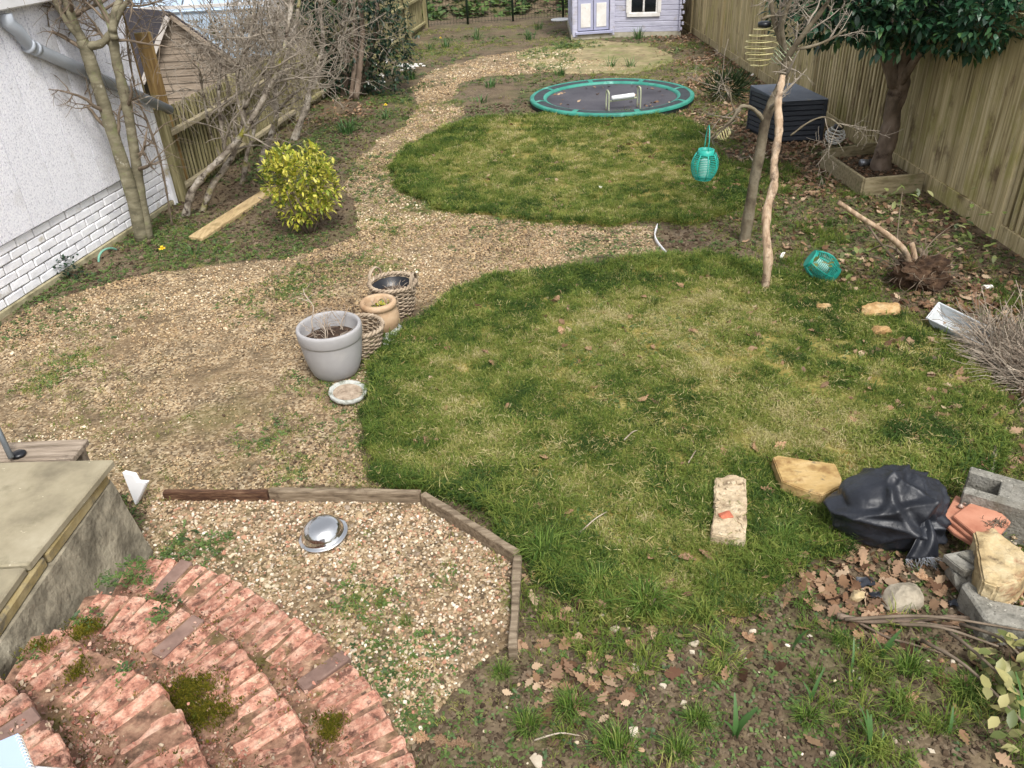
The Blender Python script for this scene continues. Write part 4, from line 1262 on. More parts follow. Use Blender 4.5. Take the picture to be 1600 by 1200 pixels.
# leaning lichened trees in front of the low fence
TR = [
 ((288, 338), [(300, 300), (325, 268), (352, 240), (385, 200), (420, 140), (440, 90), (452, 30), (460, -30)], .035, .014, [([(352, 240), (345, 190), (342, 130), (350, 60), (356, 0)], .02, .008), ([(385, 200), (370, 150), (372, 90), (365, 30)], .014, .007)], 'tree', 'mossy lichened bare tree leaning from the garage end of the low fence'),
 ((314, 330), [(332, 290), (352, 262), (372, 225), (382, 170), (376, 110), (392, 50), (400, -10)], .03, .012, [([(352, 262), (330, 210), (318, 150), (308, 90)], .016, .007), ([(382, 170), (408, 120), (430, 70), (420, 20)], .014, .007)], 'tree', 'bare tree with a mossy forked stem second along the low fence'),
 ((376, 288), [(383, 262), (386, 240), (395, 215), (400, 180), (418, 130), (430, 70), (436, 10)], .026, .012, [([(395, 200), (412, 170), (440, 140), (455, 100)], .014, .007)], 'tree', 'slender pale lichened tree between the variegated shrub and the low fence'),
 ((404, 268), [(412, 240), (422, 215), (432, 180), (430, 140), (446, 95), (462, 40), (470, -20)], .034, .016, [([(432, 178), (455, 150), (480, 130), (500, 85)], .018, .008), ([(430, 140), (405, 100), (398, 50), (410, 0)], .018, .008)], 'tree', 'speckled bare tree rising straight behind the variegated shrub'),
 ((458, 218), [(468, 195), (478, 170), (482, 150), (490, 120), (500, 95), (505, 60), (500, 10), (510, -30)], .045, .02, [([(485, 148), (510, 90), (530, 60), (552, 42)], .02, .008), ([(490, 118), (470, 80), (455, 40), (450, -10)], .022, .01), ([(500, 95), (530, 70), (545, 30), (560, -10)], .016, .008)], 'tree', 'gnarled white barked bare tree closest to the dark evergreen bush'),
]
for k, (bp, ax, r0, r1, br, cat, lab) in enumerate(TR):
    b = GP(*bp)
    stems = [([b-Vector((0, 0, .03))]+Vs(ax, b.y+.02, .25), r0*1.1, r1)]
    for pts, a, c in br:
        # start each limb on the main stem
        pz = Vs(pts, b.y+.1, random.Random(k).uniform(-.5, .5))
        stems.append((pz, a, c))
    bare_tree('bare_tree', stems, 40+k, M_lich, M_twig, lab, cat, 'bare trees', nbr=8, depth=2, L=.7, up=.02, knob=.006, hi=.36, rmin=.0028, tw=(3, 6))

# ------------------------------------------------------------------ leaves in volumes
def leaf(mb, p, d, up, l, w, fold=.25, droop=.15):
    d = d.normalized(); s = d.cross(up)
    s = s.normalized() if s.length > 1e-5 else d.orthogonal().normalized()
    n = s.cross(d)
    a = p; m_ = p+d*l*.5+n*droop*l*.15; t = p+d*l-n*droop*l*.3
    l1 = p+d*l*.28+s*w*.42+n*fold*w*.5; l2 = p+d*l*.62+s*w*.46+n*(fold*w*.5-droop*l*.05)
    r1 = p+d*l*.28-s*w*.42+n*fold*w*.5; r2 = p+d*l*.62-s*w*.46+n*(fold*w*.5-droop*l*.05)
    mb.add([a, l1, l2, t, r2, r1, m_], [(0, 6, 1), (1, 6, 2), (2, 6, 3), (3, 6, 4), (4, 6, 5), (5, 6, 0)])
def leaf_cloud(seed, blobs, count, l, w, shell=.45, droop=.3, down=-.1, clus=5, cut=None):
    """leaves in little sprays on the outer part of several ellipsoids"""
    rr = random.Random(seed); mb = MB()
    tot = sum(b[1].x*b[1].y+b[1].y*b[1].z+b[1].x*b[1].z for b in blobs)
    for c, rad in blobs:
        n = int(count*(rad.x*rad.y+rad.y*rad.z+rad.x*rad.z)/tot/clus)
        for i in range(n):
            q = Vector((rr.gauss(0, 1), rr.gauss(0, 1), rr.gauss(0, 1))).normalized()
            f = 1-shell*rr.random()**1.6
            f *= 1+.22*mn.noise(q*2.3+Vector((seed, 0, 0)))
            p = c+Vector((q.x*rad.x, q.y*rad.y, q.z*rad.z))*f
            if cut and not cut(p):
                continue
            o = Vector((q.x/rad.x, q.y/rad.y, q.z/rad.z)).normalized()
            tipd = (o+Vector((rr.gauss(0, .5), rr.gauss(0, .5), rr.gauss(0, .5)+down))).normalized()
            for k in range(clus):
                s = Vector((rr.gauss(0, 1), rr.gauss(0, 1), rr.gauss(0, 1)))
                d = (tipd*.9+s*.62).normalized()
                leaf(mb, p+s*.2*l, d, Vector((0, 0, 1))+s*.25, l*rr.uniform(.5, 1.25), w*rr.uniform(.6, 1.2), .3, droop)
    return mb

# dark evergreen in the corner planter
M_ever = leafmat('dark glossy leaves', [(26, 54, 36), (38, 72, 48), (52, 88, 58), (42, 76, 58), (80, 112, 60)], .36, .5, .15)
eb = Vector((3.80, 7.86, .10))
et = thing('evergreen_tree', eb, 'dark green broadleaf evergreen with a knotted brown trunk in the corner planter', 'tree')
P = smooth_path([eb-Vector((0, 0, .1)), eb+Vector((.0, 0, .12)), eb+Vector((.02, 0, .35)), eb+Vector((.01, .01, .6)), eb+Vector((.03, 0, .82)), eb+Vector((.0, 0, .95))], 5)
rd = [.165, .15, .14, .135, .13, .122, .118, .122, .118, .112, .11, .112, .108, .105, .104, .106, .108, .11, .112, .114, .11, .10, .1, .1, .1, .1][:len(P)]
rd = [q*.74 for q in rd]
tk = MB().tube(P, rd, 18)
me = tk.mesh('trunk', M_dbark, eb, True)
bm = bmesh.new(); bm.from_mesh(me)
bmesh.ops.subdivide_edges(bm, edges=bm.edges, cuts=1, use_grid_fill=True)
bmesh.ops.recalc_face_normals(bm, faces=bm.faces)
for v in bm.verts:
    q = v.co*7
    v.co += v.normal*(.018*mn.noise(q)+.012*mn.noise(q*2.1)+.02*max(0, mn.noise(Vector((v.co.x*9, v.co.y*9, v.co.z*2.2)))))
bm.to_mesh(me); bm.free()
me.polygons.foreach_set('use_smooth', [True]*len(me.polygons))
link('trunk', me, et)
top = eb+Vector((.0, 0, .9))
for k, (dx, dy, dz, r) in enumerate(((-.42, -.1, .62, .065), (-.2, .15, .75, .05), (.12, -.25, .7, .07), (.2, .2, .8, .055), (-.05, -.35, .55, .05), (-.6, .2, .7, .04), (.1, -.75, .6, .04))):
    q = smooth_path([top+Vector((dx*.05, dy*.05, -.12)), top+Vector((dx*.35, dy*.3, dz*.3)), top+Vector((dx*.8, dy*.8, dz*.75)), top+Vector((dx*1.2, dy*1.2, dz*1.1))], 4)
    part('branch', MB().tube(q, taper(r, r*.45, len(q), .004), 9), M_dbark, et, True)
blobs = [(Vector((3.6, 7.8, 1.95)), Vector((.9, .95, .68))), (Vector((3.1, 8.2, 1.68)), Vector((.5, .5, .48))), (Vector((3.85, 7.1, 1.72)), Vector((.42, .6, .45))), (Vector((3.05, 7.6, 1.85)), Vector((.5, .55, .5))), (Vector((3.8, 6.75, 1.56)), Vector((.28, .36, .24))), (Vector((3.45, 7.3, 1.62)), Vector((.45, .4, .36)))]
part('crown', leaf_cloud(61, blobs, 8500, .1, .045, .5, .35, -.25, 5), M_ever, et, True, fix=False, kind='stuff')

# dark evergreen bush beyond the bare trees
M_holly = leafmat('very dark leaves', [(18, 36, 24), (28, 52, 34), (40, 66, 44), (58, 82, 56)], .42, .45, .1)
hb = GP(545, 160)
ht = thing('evergreen_bush', hb, 'big dark evergreen bush with reddish grey stems beside the low fence', 'bush')
for k, (px, py, tx, ty, r) in enumerate(((537, 150, 543, 40, .06), (549, 155, 556, 50, .045), (556, 157, 566, 45, .05), (560, 150, 590, 30, .04))):
    b = G(px, py, 0)
    q = smooth_path([Vector(b), Vector(b).lerp(Vector(V(tx, ty, b[1]+.1)), .5)+Vector((.02, 0, 0)), Vector(V(tx, ty, b[1]+.1)), Vector(V(tx, ty, b[1]+.1))+Vector((0, .1, .6))], 4)
    part('stem', MB().tube(q, taper(r, r*.7, len(q), .004), 8), M_dbark, ht, True)
hx, hy = hb.x, hb.y
blobs = [(Vector((hx+.1, hy+.75, 1.0)), Vector((.9, .6, 1.05))), (Vector((hx+.6, hy+.45, .62)), Vector((.48, .45, .64))), (Vector((hx-.5, hy+.5, .7)), Vector((.5, .45, .75))), (Vector((hx+.2, hy+.5, 1.75)), Vector((1.0, .9, .75))), (Vector((hx+.1, hy+.55, .5)), Vector((.6, .4, .5)))]
part('crown', leaf_cloud(62, blobs, 9500, .075, .036, .4, .2, -.1, 5), M_holly, ht, True, fix=False, kind='stuff')
M_petal = mat('white petals', [(226, 222, 214), (238, 236, 230)], 6, .6, 0)
rr = random.Random(5)
for k in range(7):
    p = V(*[(610, 78), (606, 95), (598, 127), (596, 117), (585, 100), (574, 128), (614, 62)][k], hy+.25)
    mb = MB()
    for j in range(5):
        d = Vector((rr.gauss(0, 1), rr.gauss(0, 1)-.8, rr.gauss(0, 1)))
        leaf(mb, Vector(p), d, Vector((0, 0, 1)), .05, .04)
    part('flower', mb, M_petal, ht, True, fix=False)

# brown tangled hedge plants beyond the low fence
M_tang = leafmat('brown and olive leaves', [(70, 62, 46), (92, 82, 58), (84, 88, 54), (110, 98, 72), (62, 66, 44)], .6, .3, .15)
for k, (x_, y_, w_, h_, lab) in enumerate(((-4.6, 14.6, .9, .95, 'brown tangled hedge plant beyond the low fence beside the grey shed'), (-4.1, 17.2, .95, 1.1, 'olive tangled hedge plant beyond the low fence behind the dark bush'), (-5.6, 19.5, 1.2, 1.2, 'brown hedge plant far beyond the low fence by the pale greenhouse'))):
    p = Vector((x_, y_, 0))
    t = thing('hedge_plant', p, lab, 'hedge plant', 'hedge plants beyond the low fence')
    part('crown', leaf_cloud(160+k, [(p+Vector((0, 0, h_*.55)), Vector((w_, .7, h_*.6))), (p+Vector((w_*.5, .1, h_*.8)), Vector((w_*.5, .5, h_*.4)))], 2200, .06, .03, .6, .2, .1, 5), M_tang, t, True, fix=False, kind='stuff')
    for j in range(4):
        a = j*1.6
        part('stem', MB().tube(wander(random.Random(j), p+Vector((.1*math.cos(a), .1*math.sin(a), -.02)), Vector((math.cos(a)*.5, math.sin(a)*.4, 1)), h_*1.2, 6, .14), taper(.022, .008, 7), 6), M_twigd, t, True)
n = 2600
x = NR.uniform(-9, 8, n); y = NR.uniform(21.6, 28, n)
zb_ = -.05+2.2*np.clip((y-21.9)/9, 0, 1)**.8
scatter('scrub', np.stack([x, y, zb_+.02], -1), spin(n, .3), NR.uniform(.12, .3, n), np.clip(NR.normal(.3, .25, n), 0, 1), weed_src, 'low dark scrub on the bank beyond the wire fence')
# yellow variegated shrub
M_var = leafmat('variegated leaves', [(84, 108, 34), (132, 148, 46), (176, 176, 60), (206, 198, 86), (112, 130, 40), (222, 212, 116), (196, 190, 76)], .45, .4, .3)
vb = GP(484, 362)
vt = thing('variegated_shrub', vb, 'round yellow and green variegated shrub standing in the soil by the gravel', 'shrub')
rr = random.Random(3)
for k in range(6):
    a = k*1.05
    q = wander(rr, vb+Vector((.03*math.cos(a), .03*math.sin(a), -.02)), Vector((math.cos(a)*.4, math.sin(a)*.4, 1)), .55, 5, .12)
    part('stem', MB().tube(q, taper(.012, .005, len(q)), 6), M_twigd, vt, True)
blobs = [(vb+Vector((.0, .05, .46)), Vector((.34, .32, .30))), (vb+Vector((-.02, .0, .26)), Vector((.2, .2, .2))), (vb+Vector((.2, .05, .38)), Vector((.15, .18, .18))), (vb+Vector((-.2, .03, .52)), Vector((.16, .18, .2))), (vb+Vector((.12, .0, .62)), Vector((.16, .16, .18))), (vb+Vector((-.12, .0, .68)), Vector((.1, .1, .12)))]
part('crown', leaf_cloud(63, blobs, 2300, .06, .027, .55, .25, .15, 6), M_var, vt, True, fix=False, kind='stuff')

# small dark pine-like bush by the storage box
M_needle = leafmat('dark needles', [(24, 40, 22), (40, 58, 30), (58, 72, 38)], .6, .3, .1)
nb = GP(1138, 160)
rr = random.Random(8); mb = MB()
for i in range(900):
    q = Vector((rr.gauss(0, 1), rr.gauss(0, 1), rr.gauss(0, 1))).normalized()
    p = nb+Vector((0, .1, .2))+Vector((q.x*.34, q.y*.3, q.z*.2))*rr.uniform(.3, 1)
    d = (q*.8+Vector((0, 0, .6))).normalized()
    leaf(mb, p, d, Vector((rr.gauss(0, 1), rr.gauss(0, 1), .3)), .1, .012, .1, .2)
nt_ = thing('needle_bush', nb, 'small dark green needle bush in leaf litter beside the storage box', 'bush')
part('foliage', mb, M_needle, nt_, False, fix=False, kind='stuff')
part('stem', MB().tube([nb-Vector((0, 0, .03)), nb+Vector((0, .05, .2))], .02, 7), M_twigd, nt_, True)

# lantern tree: dark leaning trunk with a stripped pale stake beside it
lb = GP(1163, 376)
M_grey = mat('grey lichen trunk', [(74, 64, 52), (112, 102, 84), (146, 138, 118)], 8, .9, .9, 30, spots=(((64, 54, 44), 8, .56, .7),), bdist=.006)
lt = bare_tree('bare_fruit_tree', [
    ([lb-Vector((0, 0, .03))]+Vs([(1170, 335), (1178, 285), (1188, 235), (1196, 190), (1208, 158), (1222, 128), (1228, 95)], lb.y), .048, .032),
    (Vs([(1228, 100), (1222, 70), (1212, 40), (1204, 0), (1198, -50)], lb.y, .15), .028, .014),
    (Vs([(1226, 98), (1240, 75), (1262, 45), (1290, 8), (1312, -30)], lb.y, -.2), .026, .012),
    (Vs([(1228, 85), (1222, 40), (1235, 0), (1240, -40)], lb.y, -.1), .02, .012),
    (Vs([(1196, 190), (1178, 171), (1160, 166), (1152, 174), (1140, 191), (1120, 206), (1107, 220)], lb.y, -.05), .018, .006),
    (Vs([(1150, 178), (1143, 160), (1138, 136), (1120, 129), (1103, 114)], lb.y, -.05), .006, .003),
    (Vs([(1238, 78), (1270, 72), (1300, 60), (1322, 46)], lb.y, -.1), .014, .006),
    (Vs([(1235, 212), (1262, 192), (1285, 183), (1302, 188), (1316, 200)], lb.y-.1, -.1), .008, .005),
    (Vs([(1190, 30), (1205, 25), (1232, 28), (1260, 52)], lb.y, .05), .012, .005)],
    71, M_grey, M_twig, 'spurred bare fruit tree hung with wire lanterns, its dark trunk leaning', 'tree', 'bare trees', nbr=4, depth=2, L=.3, up=.02, hi=.3, knob=.003, tw=(2, 4), rmin=.0017, wob=.1)
sb_ = GP(1195, 449)
stk = smooth_path([sb_-Vector((0, 0, .05))]+Vs([(1200, 410), (1197, 365), (1199, 325), (1209, 290), (1210, 250), (1217, 205), (1216, 160), (1223, 118)], sb_.y, .55), 6)
single('stake', MB().tube(stk, taper(.034, .024, len(stk), .005, random.Random(4)), 10), M_strip, sb_, 'stripped pale wooden stake standing in the lawn before the leaning trunk', 'stake', smooth=True)

# uprooted shrub lying with its root ball
M_root = mat('root soil', [(44, 32, 24), (72, 54, 40), (96, 76, 58)], 14, .98, 1.0, 40, bdist=.02)
ub = GP(1440, 452)
us = thing('uprooted_shrub', ub, 'uprooted shrub lying on its side with a dark root ball and wilting leaves', 'shrub')
rbm = bmesh.new(); bmesh.ops.create_icosphere(rbm, subdivisions=4, radius=1)
for v in rbm.verts:
    q = v.co.copy()
    k = 1+.35*mn.noise(q*1.6)+.25*mn.noise(q*4)+.15*mn.noise(q*9)
    v.co = Vector((q.x*.2, q.y*.16, q.z*.13))*k
rme = bpy.data.meshes.new('root_ball'); rbm.to_mesh(rme); rbm.free(); rme.materials.append(M_root)
link('root_ball', rme, us, (0.02, .06, .1))
rr = random.Random(12); mb = MB()
for i in range(110):
    q = Vector((rr.gauss(0, 1), rr.gauss(0, 1), rr.gauss(0, .8))).normalized()
    p = ub+Vector((.02, .06, .1))+Vector((q.x*.2, q.y*.16, q.z*.12))
    mb.tube(wander(rr, p, q+Vector((0, 0, -.2)), rr.uniform(.06, .2), 5, .4), taper(.004, .0015, 6), 3, False)
part('root', mb, M_twigd, us, fix=False, kind='stuff')
c0 = ub+Vector((-.02, .02, .16))
for k, (pts, r0, r1) in enumerate((([(1425, 420), (1412, 390), (1380, 362), (1345, 340), (1310, 316)], .026, .016), ([(1432, 415), (1428, 395), (1424, 380)], .022, .02), ([(1420, 425), (1395, 402), (1372, 375), (1355, 350)], .014, .008), ([(1425, 415), (1400, 390), (1375, 384), (1350, 398)], .010, .006), ([(1412, 425), (1395, 418), (1378, 424)], .008, .006), ([(1440, 410), (1442, 398), (1436, 390)], .02, .02))):
    q = smooth_path([c0]+Vs(pts, ub.y+.08, .12*k-.1), 4)
    part('stem', MB().tube(q, taper(r0, r1, len(q), .001), 8), M_strip if k in (0, 1, 5) else M_twigd, us, True)
M_wilt = leafmat('olive leaves', [(70, 86, 40), (98, 112, 56), (132, 138, 82), (60, 76, 44), (160, 158, 110)], .5, .4, .2)
mb = MB(); rr = random.Random(14)
for (px, py, y_, n, s) in ((1310, 398, .1, 16, .1), (1345, 378, .15, 14, .1), (1410, 300, .6, 12, .1), (1490, 350, .35, 24, .13), (1515, 375, .2, 20, .12), (1480, 385, .2, 12, .1), (1330, 410, .0, 10, .09), (1415, 310, .6, 8, .08)):
    c = V(px, py, ub.y+y_)
    for i in range(n):
        p = Vector(c)+Vector((rr.gauss(0, s), rr.gauss(0, s), rr.gauss(0, s*.6)))
        p.z = max(.02, p.z)
        leaf(mb, p, Vector((rr.gauss(0, 1), rr.gauss(0, 1), rr.gauss(0, .5))), Vector((0, 0, 1)), rr.uniform(.05, .085), .034)
part('foliage', mb, M_wilt, us, True, fix=False, kind='stuff')
for k, (a, b) in enumerate((((1425, 418), (1490, 350)), ((1440, 418), (1512, 378)), ((1400, 392), (1410, 300)), ((1400, 415), (1318, 402)))):
    q = smooth_path([Vector(V(*a, ub.y+.1)), Vector(V((a[0]+b[0])/2, (a[1]+b[1])/2-8, ub.y+.2)), Vector(V(*b, ub.y+.3))], 4)
    part('twig', MB().tube(q, taper(.006, .003, len(q)), 5), M_twigd, us, True)

# dry lavender-like shrub at the fence foot
M_dry = mat('dry grey stems', [(128, 112, 98), (162, 148, 132), (186, 174, 158)], 8, .9, .1)
db = GP(1590, 590)
ds = thing('dry_shrub', db, 'sprawling dead grey shrub of dry stems beside the white tub', 'shrub')
rr = random.Random(15)
for g in range(3):
    mb = MB()
    for i in range(330):
        a = rr.uniform(0, 6.283); q = .4*math.sqrt(rr.random())
        p = db+Vector((.12+q*math.cos(a)*.55+g*.02, .12+q*math.sin(a)*1.0, 0))
        d = Vector((rr.gauss(-.55, .5), rr.gauss(0, .5), rr.uniform(.3, .9)))
        mb.tube(wander(rr, p, d, rr.uniform(.15, .42), 4, .22, -.06), taper(.0032, .0016, 5), 3, False)
    part('stem', mb, M_dry if g else M_twig, ds, fix=False, kind='stuff')

# cut leafy branches lying at the corner by the concrete blocks
M_laurel = leafmat('yellowing olive leaves', [(74, 88, 46), (108, 116, 66), (150, 146, 92), (176, 168, 116), (92, 100, 56)], .45, .4, .2)
cb = GP(1585, 1065)
lbn = thing('leafy_branch', cb, 'cut branch with olive and yellowing leaves lying below the concrete block', 'branch', 'cut branches on the soil')
rr = random.Random(16); mb = MB(); lf_ = MB()
for k, (a, b) in enumerate((((1320, 968), (1600, 985)), ((1400, 975), (1560, 1010)), ((1480, 985), (1600, 1090)), ((1440, 1000), (1600, 1130)), ((1500, 975), (1610, 1040)))):
    p0 = G(*a, .04); p1 = G(*b, .10)
    q = smooth_path([Vector(p0), Vector(p0).lerp(Vector(p1), .5)+Vector((rr.gauss(0, .02), rr.gauss(0, .02), .03)), Vector(p1)], 5)
    part('stem', MB().tube(q, taper(.008, .004, len(q)), 6), M_twigd, lbn, True)
for i in range(95):
    p = Vector(G(rr.gauss(1582, 34), rr.gauss(1075, 46), .02))+Vector((0, 0, rr.uniform(0, .12)))
    leaf(lf_, p, Vector((rr.gauss(0, 1), rr.gauss(0, 1), rr.gauss(.1, .5))), Vector((0, 0, 1)), rr.uniform(.05, .08), .036)
part('foliage', lf_, M_laurel, lbn, True, fix=False, kind='stuff')
p = [Vector(G(a, b, .035)) for a, b in ((1308, 962), (1345, 969), (1400, 970), (1440, 968), (1480, 964), (1540, 966), (1605, 956))]
p2 = [Vector(G(a, b, .03)) for a, b in ((1420, 970), (1460, 976), (1500, 981))]
fb = thing('fallen_branch', p[0], 'long thin bare brown branch lying before the grey rock', 'branch', 'cut branches on the soil')
q = smooth_path(p, 5); part('stem', MB().tube(q, taper(.013, .007, len(q), .001), 8), M_dbark, fb, True)
q = smooth_path(p2, 5); part('twig', MB().tube(q, taper(.007, .004, len(q)), 6), M_dbark, fb, True)
q = smooth_path([Vector(G(a, b, .02)) for a, b in ((1340, 972), (1365, 985), (1390, 997), (1430, 1008), (1470, 1020))], 4)
part('twig', MB().tube(q, taper(.006, .003, len(q)), 6), M_dbark, fb, True)

# small plants: daffodils, snowdrops, strap leaves
M_strap = leafmat('strap leaves', [(50, 84, 44), (70, 104, 54), (94, 128, 70)], .45, .4, .25)
M_yel = mat('yellow petals', [(220, 190, 40), (236, 210, 70)], 6, .6, 0)
def strap(mb, b, az, lean, h, w, n=4):
    d = Vector((math.cos(az), math.sin(az), 0)); s = Vector((-d.y, d.x, 0))
    vs = []; fs = []
    for i in range(n+1):
        t = i/n
        p = Vector(b)+d*(lean*h*t*t)+Vector((0, 0, h*(t-.28*lean*t*t)))
        ww = w*(1-.75*t**3)/2
        vs += [p-s*ww, p+d*ww*.25, p+s*ww]
    for i in range(n):
        o = 3*i
        fs += [(o, o+1, o+4, o+3), (o+1, o+2, o+5, o+4)]
    mb.add(vs, fs)
CL = [((745, 62), 14, .26, None, 'clump of green daffodil leaves on the bare mound before the wire fence'), ((828, 62), 16, .24, None, 'bright green bulb clump between the gravel and the playhouse door'),
      ((842, 46), 12, .22, None, 'bulb clump growing close to the playhouse corner'), ((698, 74), 14, .24, None, 'green bulb clump behind the yellow daffodil bed'), ((640, 124), 22, .22, 'w', 'clump of white snowdrops beside the gravel path'),
      ((672, 78), 12, .22, 'y', 'daffodil clump with one yellow flower near the low fence end'), ((766, 136), 14, .15, None, 'small grass-green clump on the bare soil beyond the far lawn'), ((875, 118), 16, .17, None, 'green clump between the patio and the trampoline'),
      ((997, 60), 18, .24, None, 'green bulb clump against the pale playhouse wall'), ((603, 186), 8, .16, 'y', 'single yellow daffodil in the soil beside the path bend'), ((543, 208), 26, .22, None, 'wide clump of drooping green leaves beyond the variegated shrub'),
      ((985, 104), 10, .2, None, 'yellow green sprouts at the patio edge behind the trampoline'), ((955, 104), 8, .2, None, 'dark upright sprouts at the patio edge behind the trampoline'), ((300, 394), 6, .1, 'y', 'tiny yellow primrose in the weeds by the plank'), ((752, 160), 10, .12, None, 'little green clump where the path narrows'),
      ((1245, 205), 12, .2, None, 'green clump growing at the fence foot behind the storage box')]
for k, ((px, py), n, h, fl, lab) in enumerate(CL):
    rr = random.Random(800+k); b = GP(px, py); mb = MB()
    for i in range(n*2):
        q = .09*math.sqrt(rr.random()); a = rr.uniform(0, 6.283)
        strap(mb, b+Vector((q*math.cos(a), q*math.sin(a), -.005)), a+rr.gauss(0, .6), rr.uniform(.2, .9), h*rr.uniform(.6, 1.1), .012)
    t = thing('bulb_plant', b, lab, 'plant', 'spring bulbs in the beds')
    part('leaf', mb, M_strap, t, False, fix=False, kind='stuff')
    if fl:
        for i in range(34 if fl == 'w' else 1):
            p = b+Vector((rr.gauss(0, .09), rr.gauss(0, .08), h*rr.uniform(.85, 1.1)))
            f = MB()
            for j in range(6):
                a = j*1.05
                leaf(f, p, Vector((math.cos(a), math.sin(a)-.3, .2 if fl == 'y' else -.5)), Vector((0, 0, 1)), .045 if fl == 'w' else .035, .024)
            if fl == 'y':
                f.lathe([(.006, 0), (.012, .02), (.015, .024)], 8, p)
            part('flower', f, M_yel if fl == 'y' else M_petal, t, True, fix=False)
# single broad leaves of later bulbs standing in the front soil
IR = [((1238, 1016), [(0, .13, .02)], 'lone upright bulb leaf nearest the oak leaves below the tuft'), ((1378, 1028), [(.4, .15, .02), (2.6, .12, .016), (.2, .09, .014)], 'broad bulb leaves bending beside the fallen branch'), ((1267, 1095), [(.8, .14, .014), (2.2, .08, .012)], 'thin bulb shoot forked in two in the front soil'),
      ((1356, 1170), [(1.7, .16, .017), (2.2, .2, .012), (1.4, .14, .016), (2.8, .17, .012)], 'tall bulb clump with pale streaked leaves at the very front'), ((1482, 1148), [(1.2, .11, .012)], 'single short bulb shoot on the bare front soil'), ((1378, 1170), [(1.3, .07, .012)], 'stubby bulb shoot beside the tall front clump'),
      ((1592, 1140), [(2.2, .2, .014), (1.9, .24, .016)], 'long bulb leaves arching under the cut leafy branch'), ((1148, 1152), [(1.5, .17, .02), (.2, .16, .03), (.5, .12, .026), (2.9, .1, .02)], 'broad leaved bulb with a folded leaf between the grass tufts'), ((1330, 1048), [(1.3, .13, .01)], 'thin upright shoot among grass before the fallen branch')]
for k, ((px, py), lv, lab) in enumerate(IR):
    b = GP(px, py); t = thing('bulb_plant', b, lab, 'plant', 'bulb shoots in the front soil')
    for (az, h, wd_) in lv:
        mb = MB(); strap(mb, b-Vector((0, 0, .004)), az, .35+.1*(k % 3), h, wd_, 6)
        part('leaf', mb, M_strap, t, True, fix=False)
# coarse tufts
tuft_me = [clump(150, .05, .12, .0042, 900+k, (.3, 1.3)).mesh('grass_tuft', M_tuft) for k in range(4)]
TF = [((852, 868), 1.15, 'biggest arching grass tuft beside the corner of the timber edging'), ((1010, 950), 1.2, 'thick dark grass tuft on the front lawn rim'), ((935, 920), 1.0, 'grass tuft on the lawn rim between two larger ones'), ((785, 1055), .55, 'yellow green tuft at the edge of the gravel bed'), ((890, 1110), .8, 'dark drooping tuft beside the oak leaf drift'),
      ((825, 1140), .75, 'grass tuft at the front between steps and soil'), ((965, 1175), 1.0, 'wide pale grass tuft at the very front'), ((1125, 1015), .6, 'small star-shaped tuft on the bare soil'), ((1105, 775), .6, 'tuft leaning on the rubble block'), ((1225, 845), .85, 'bright tuft between rubble block and black sack'), ((1315, 1005), .6, 'tuft before the long fallen branch'),
      ((1420, 1050), .85, 'tuft behind the broad bulb leaves'), ((1510, 1085), .75, 'tuft beside the cut leafy branch'), ((1090, 1130), .7, 'tuft beside the folded bulb leaf'), ((1260, 1125), .7, 'tuft among bulb shoots at the front'), ((1060, 1180), .75, 'spiky tuft at the bottom between two bulbs'), ((635, 975), .35, 'tiny tuft in the gravel bed weeds')]
for k, ((px, py), sc, lab) in enumerate(TF):
    b = GP(px, py)
    o = link('grass_tuft', tuft_me[k % 4], None, b, (0, 0, k*1.7), (sc, sc, sc))
    tag(o, lab, 'grass tuft', 'coarse grass tufts')

# ================================================================== OBJECTS
# ------------------------------------------------------------------ sunken trampoline
M_teal = mat('teal vinyl', [(38, 112, 98), (54, 134, 118), (66, 146, 130)], 4, .55, .1, 30, spec=.4, spots=(((120, 176, 162), 5, .58, .72), ((50, 110, 98), 9, .62, .75)))
M_pad = mat('dark grey netting', [(48, 54, 58), (66, 72, 76)], 20, .8, .2)
M_mat = mat('black jumping mat', [(56, 54, 60), (72, 70, 76), (84, 82, 86)], 1.6, .55, .12, 120, spec=.35)
M_skirt = mat('black plastic skirt', [(16, 22, 22), (26, 34, 32)], 8, .6, .2)
tc_ = (G(829, 152, .1)+G(1083, 143, .1))/2
tr = thing('trampoline', (tc_[0], tc_[1], 0), 'round trampoline set in the ground with a teal and dark padded rim', 'trampoline')
TR_, TI = 1.16, .93
cz = Vector((tc_[0], tc_[1], 0))
def tz(r):
    return .088+.012*(1-abs((r-1.045)/.12))
part('skirt', MB().lathe([(TR_-.01, -.02), (TR_-.01, .07), (TR_-.03, .075)], 72, cz), M_skirt, tr, True)
part('jumping_mat', MB().lathe([(0.0005, .052), (.5, .055), (TI+.01, .06)], 72, cz), M_mat, tr, True, fix=False)
part('outer_border', MB().lathe([(TR_-.062, .094), (TR_-.05, .101), (TR_-.015, .099), (TR_, .088), (TR_-.002, .06)], 72, cz), M_teal, tr, True, fix=False)
part('inner_border', MB().lathe([(TI-.012, .055), (TI-.008, .078), (TI+.028, .092), (TI+.036, .092)], 72, cz), M_teal, tr, True, fix=False)
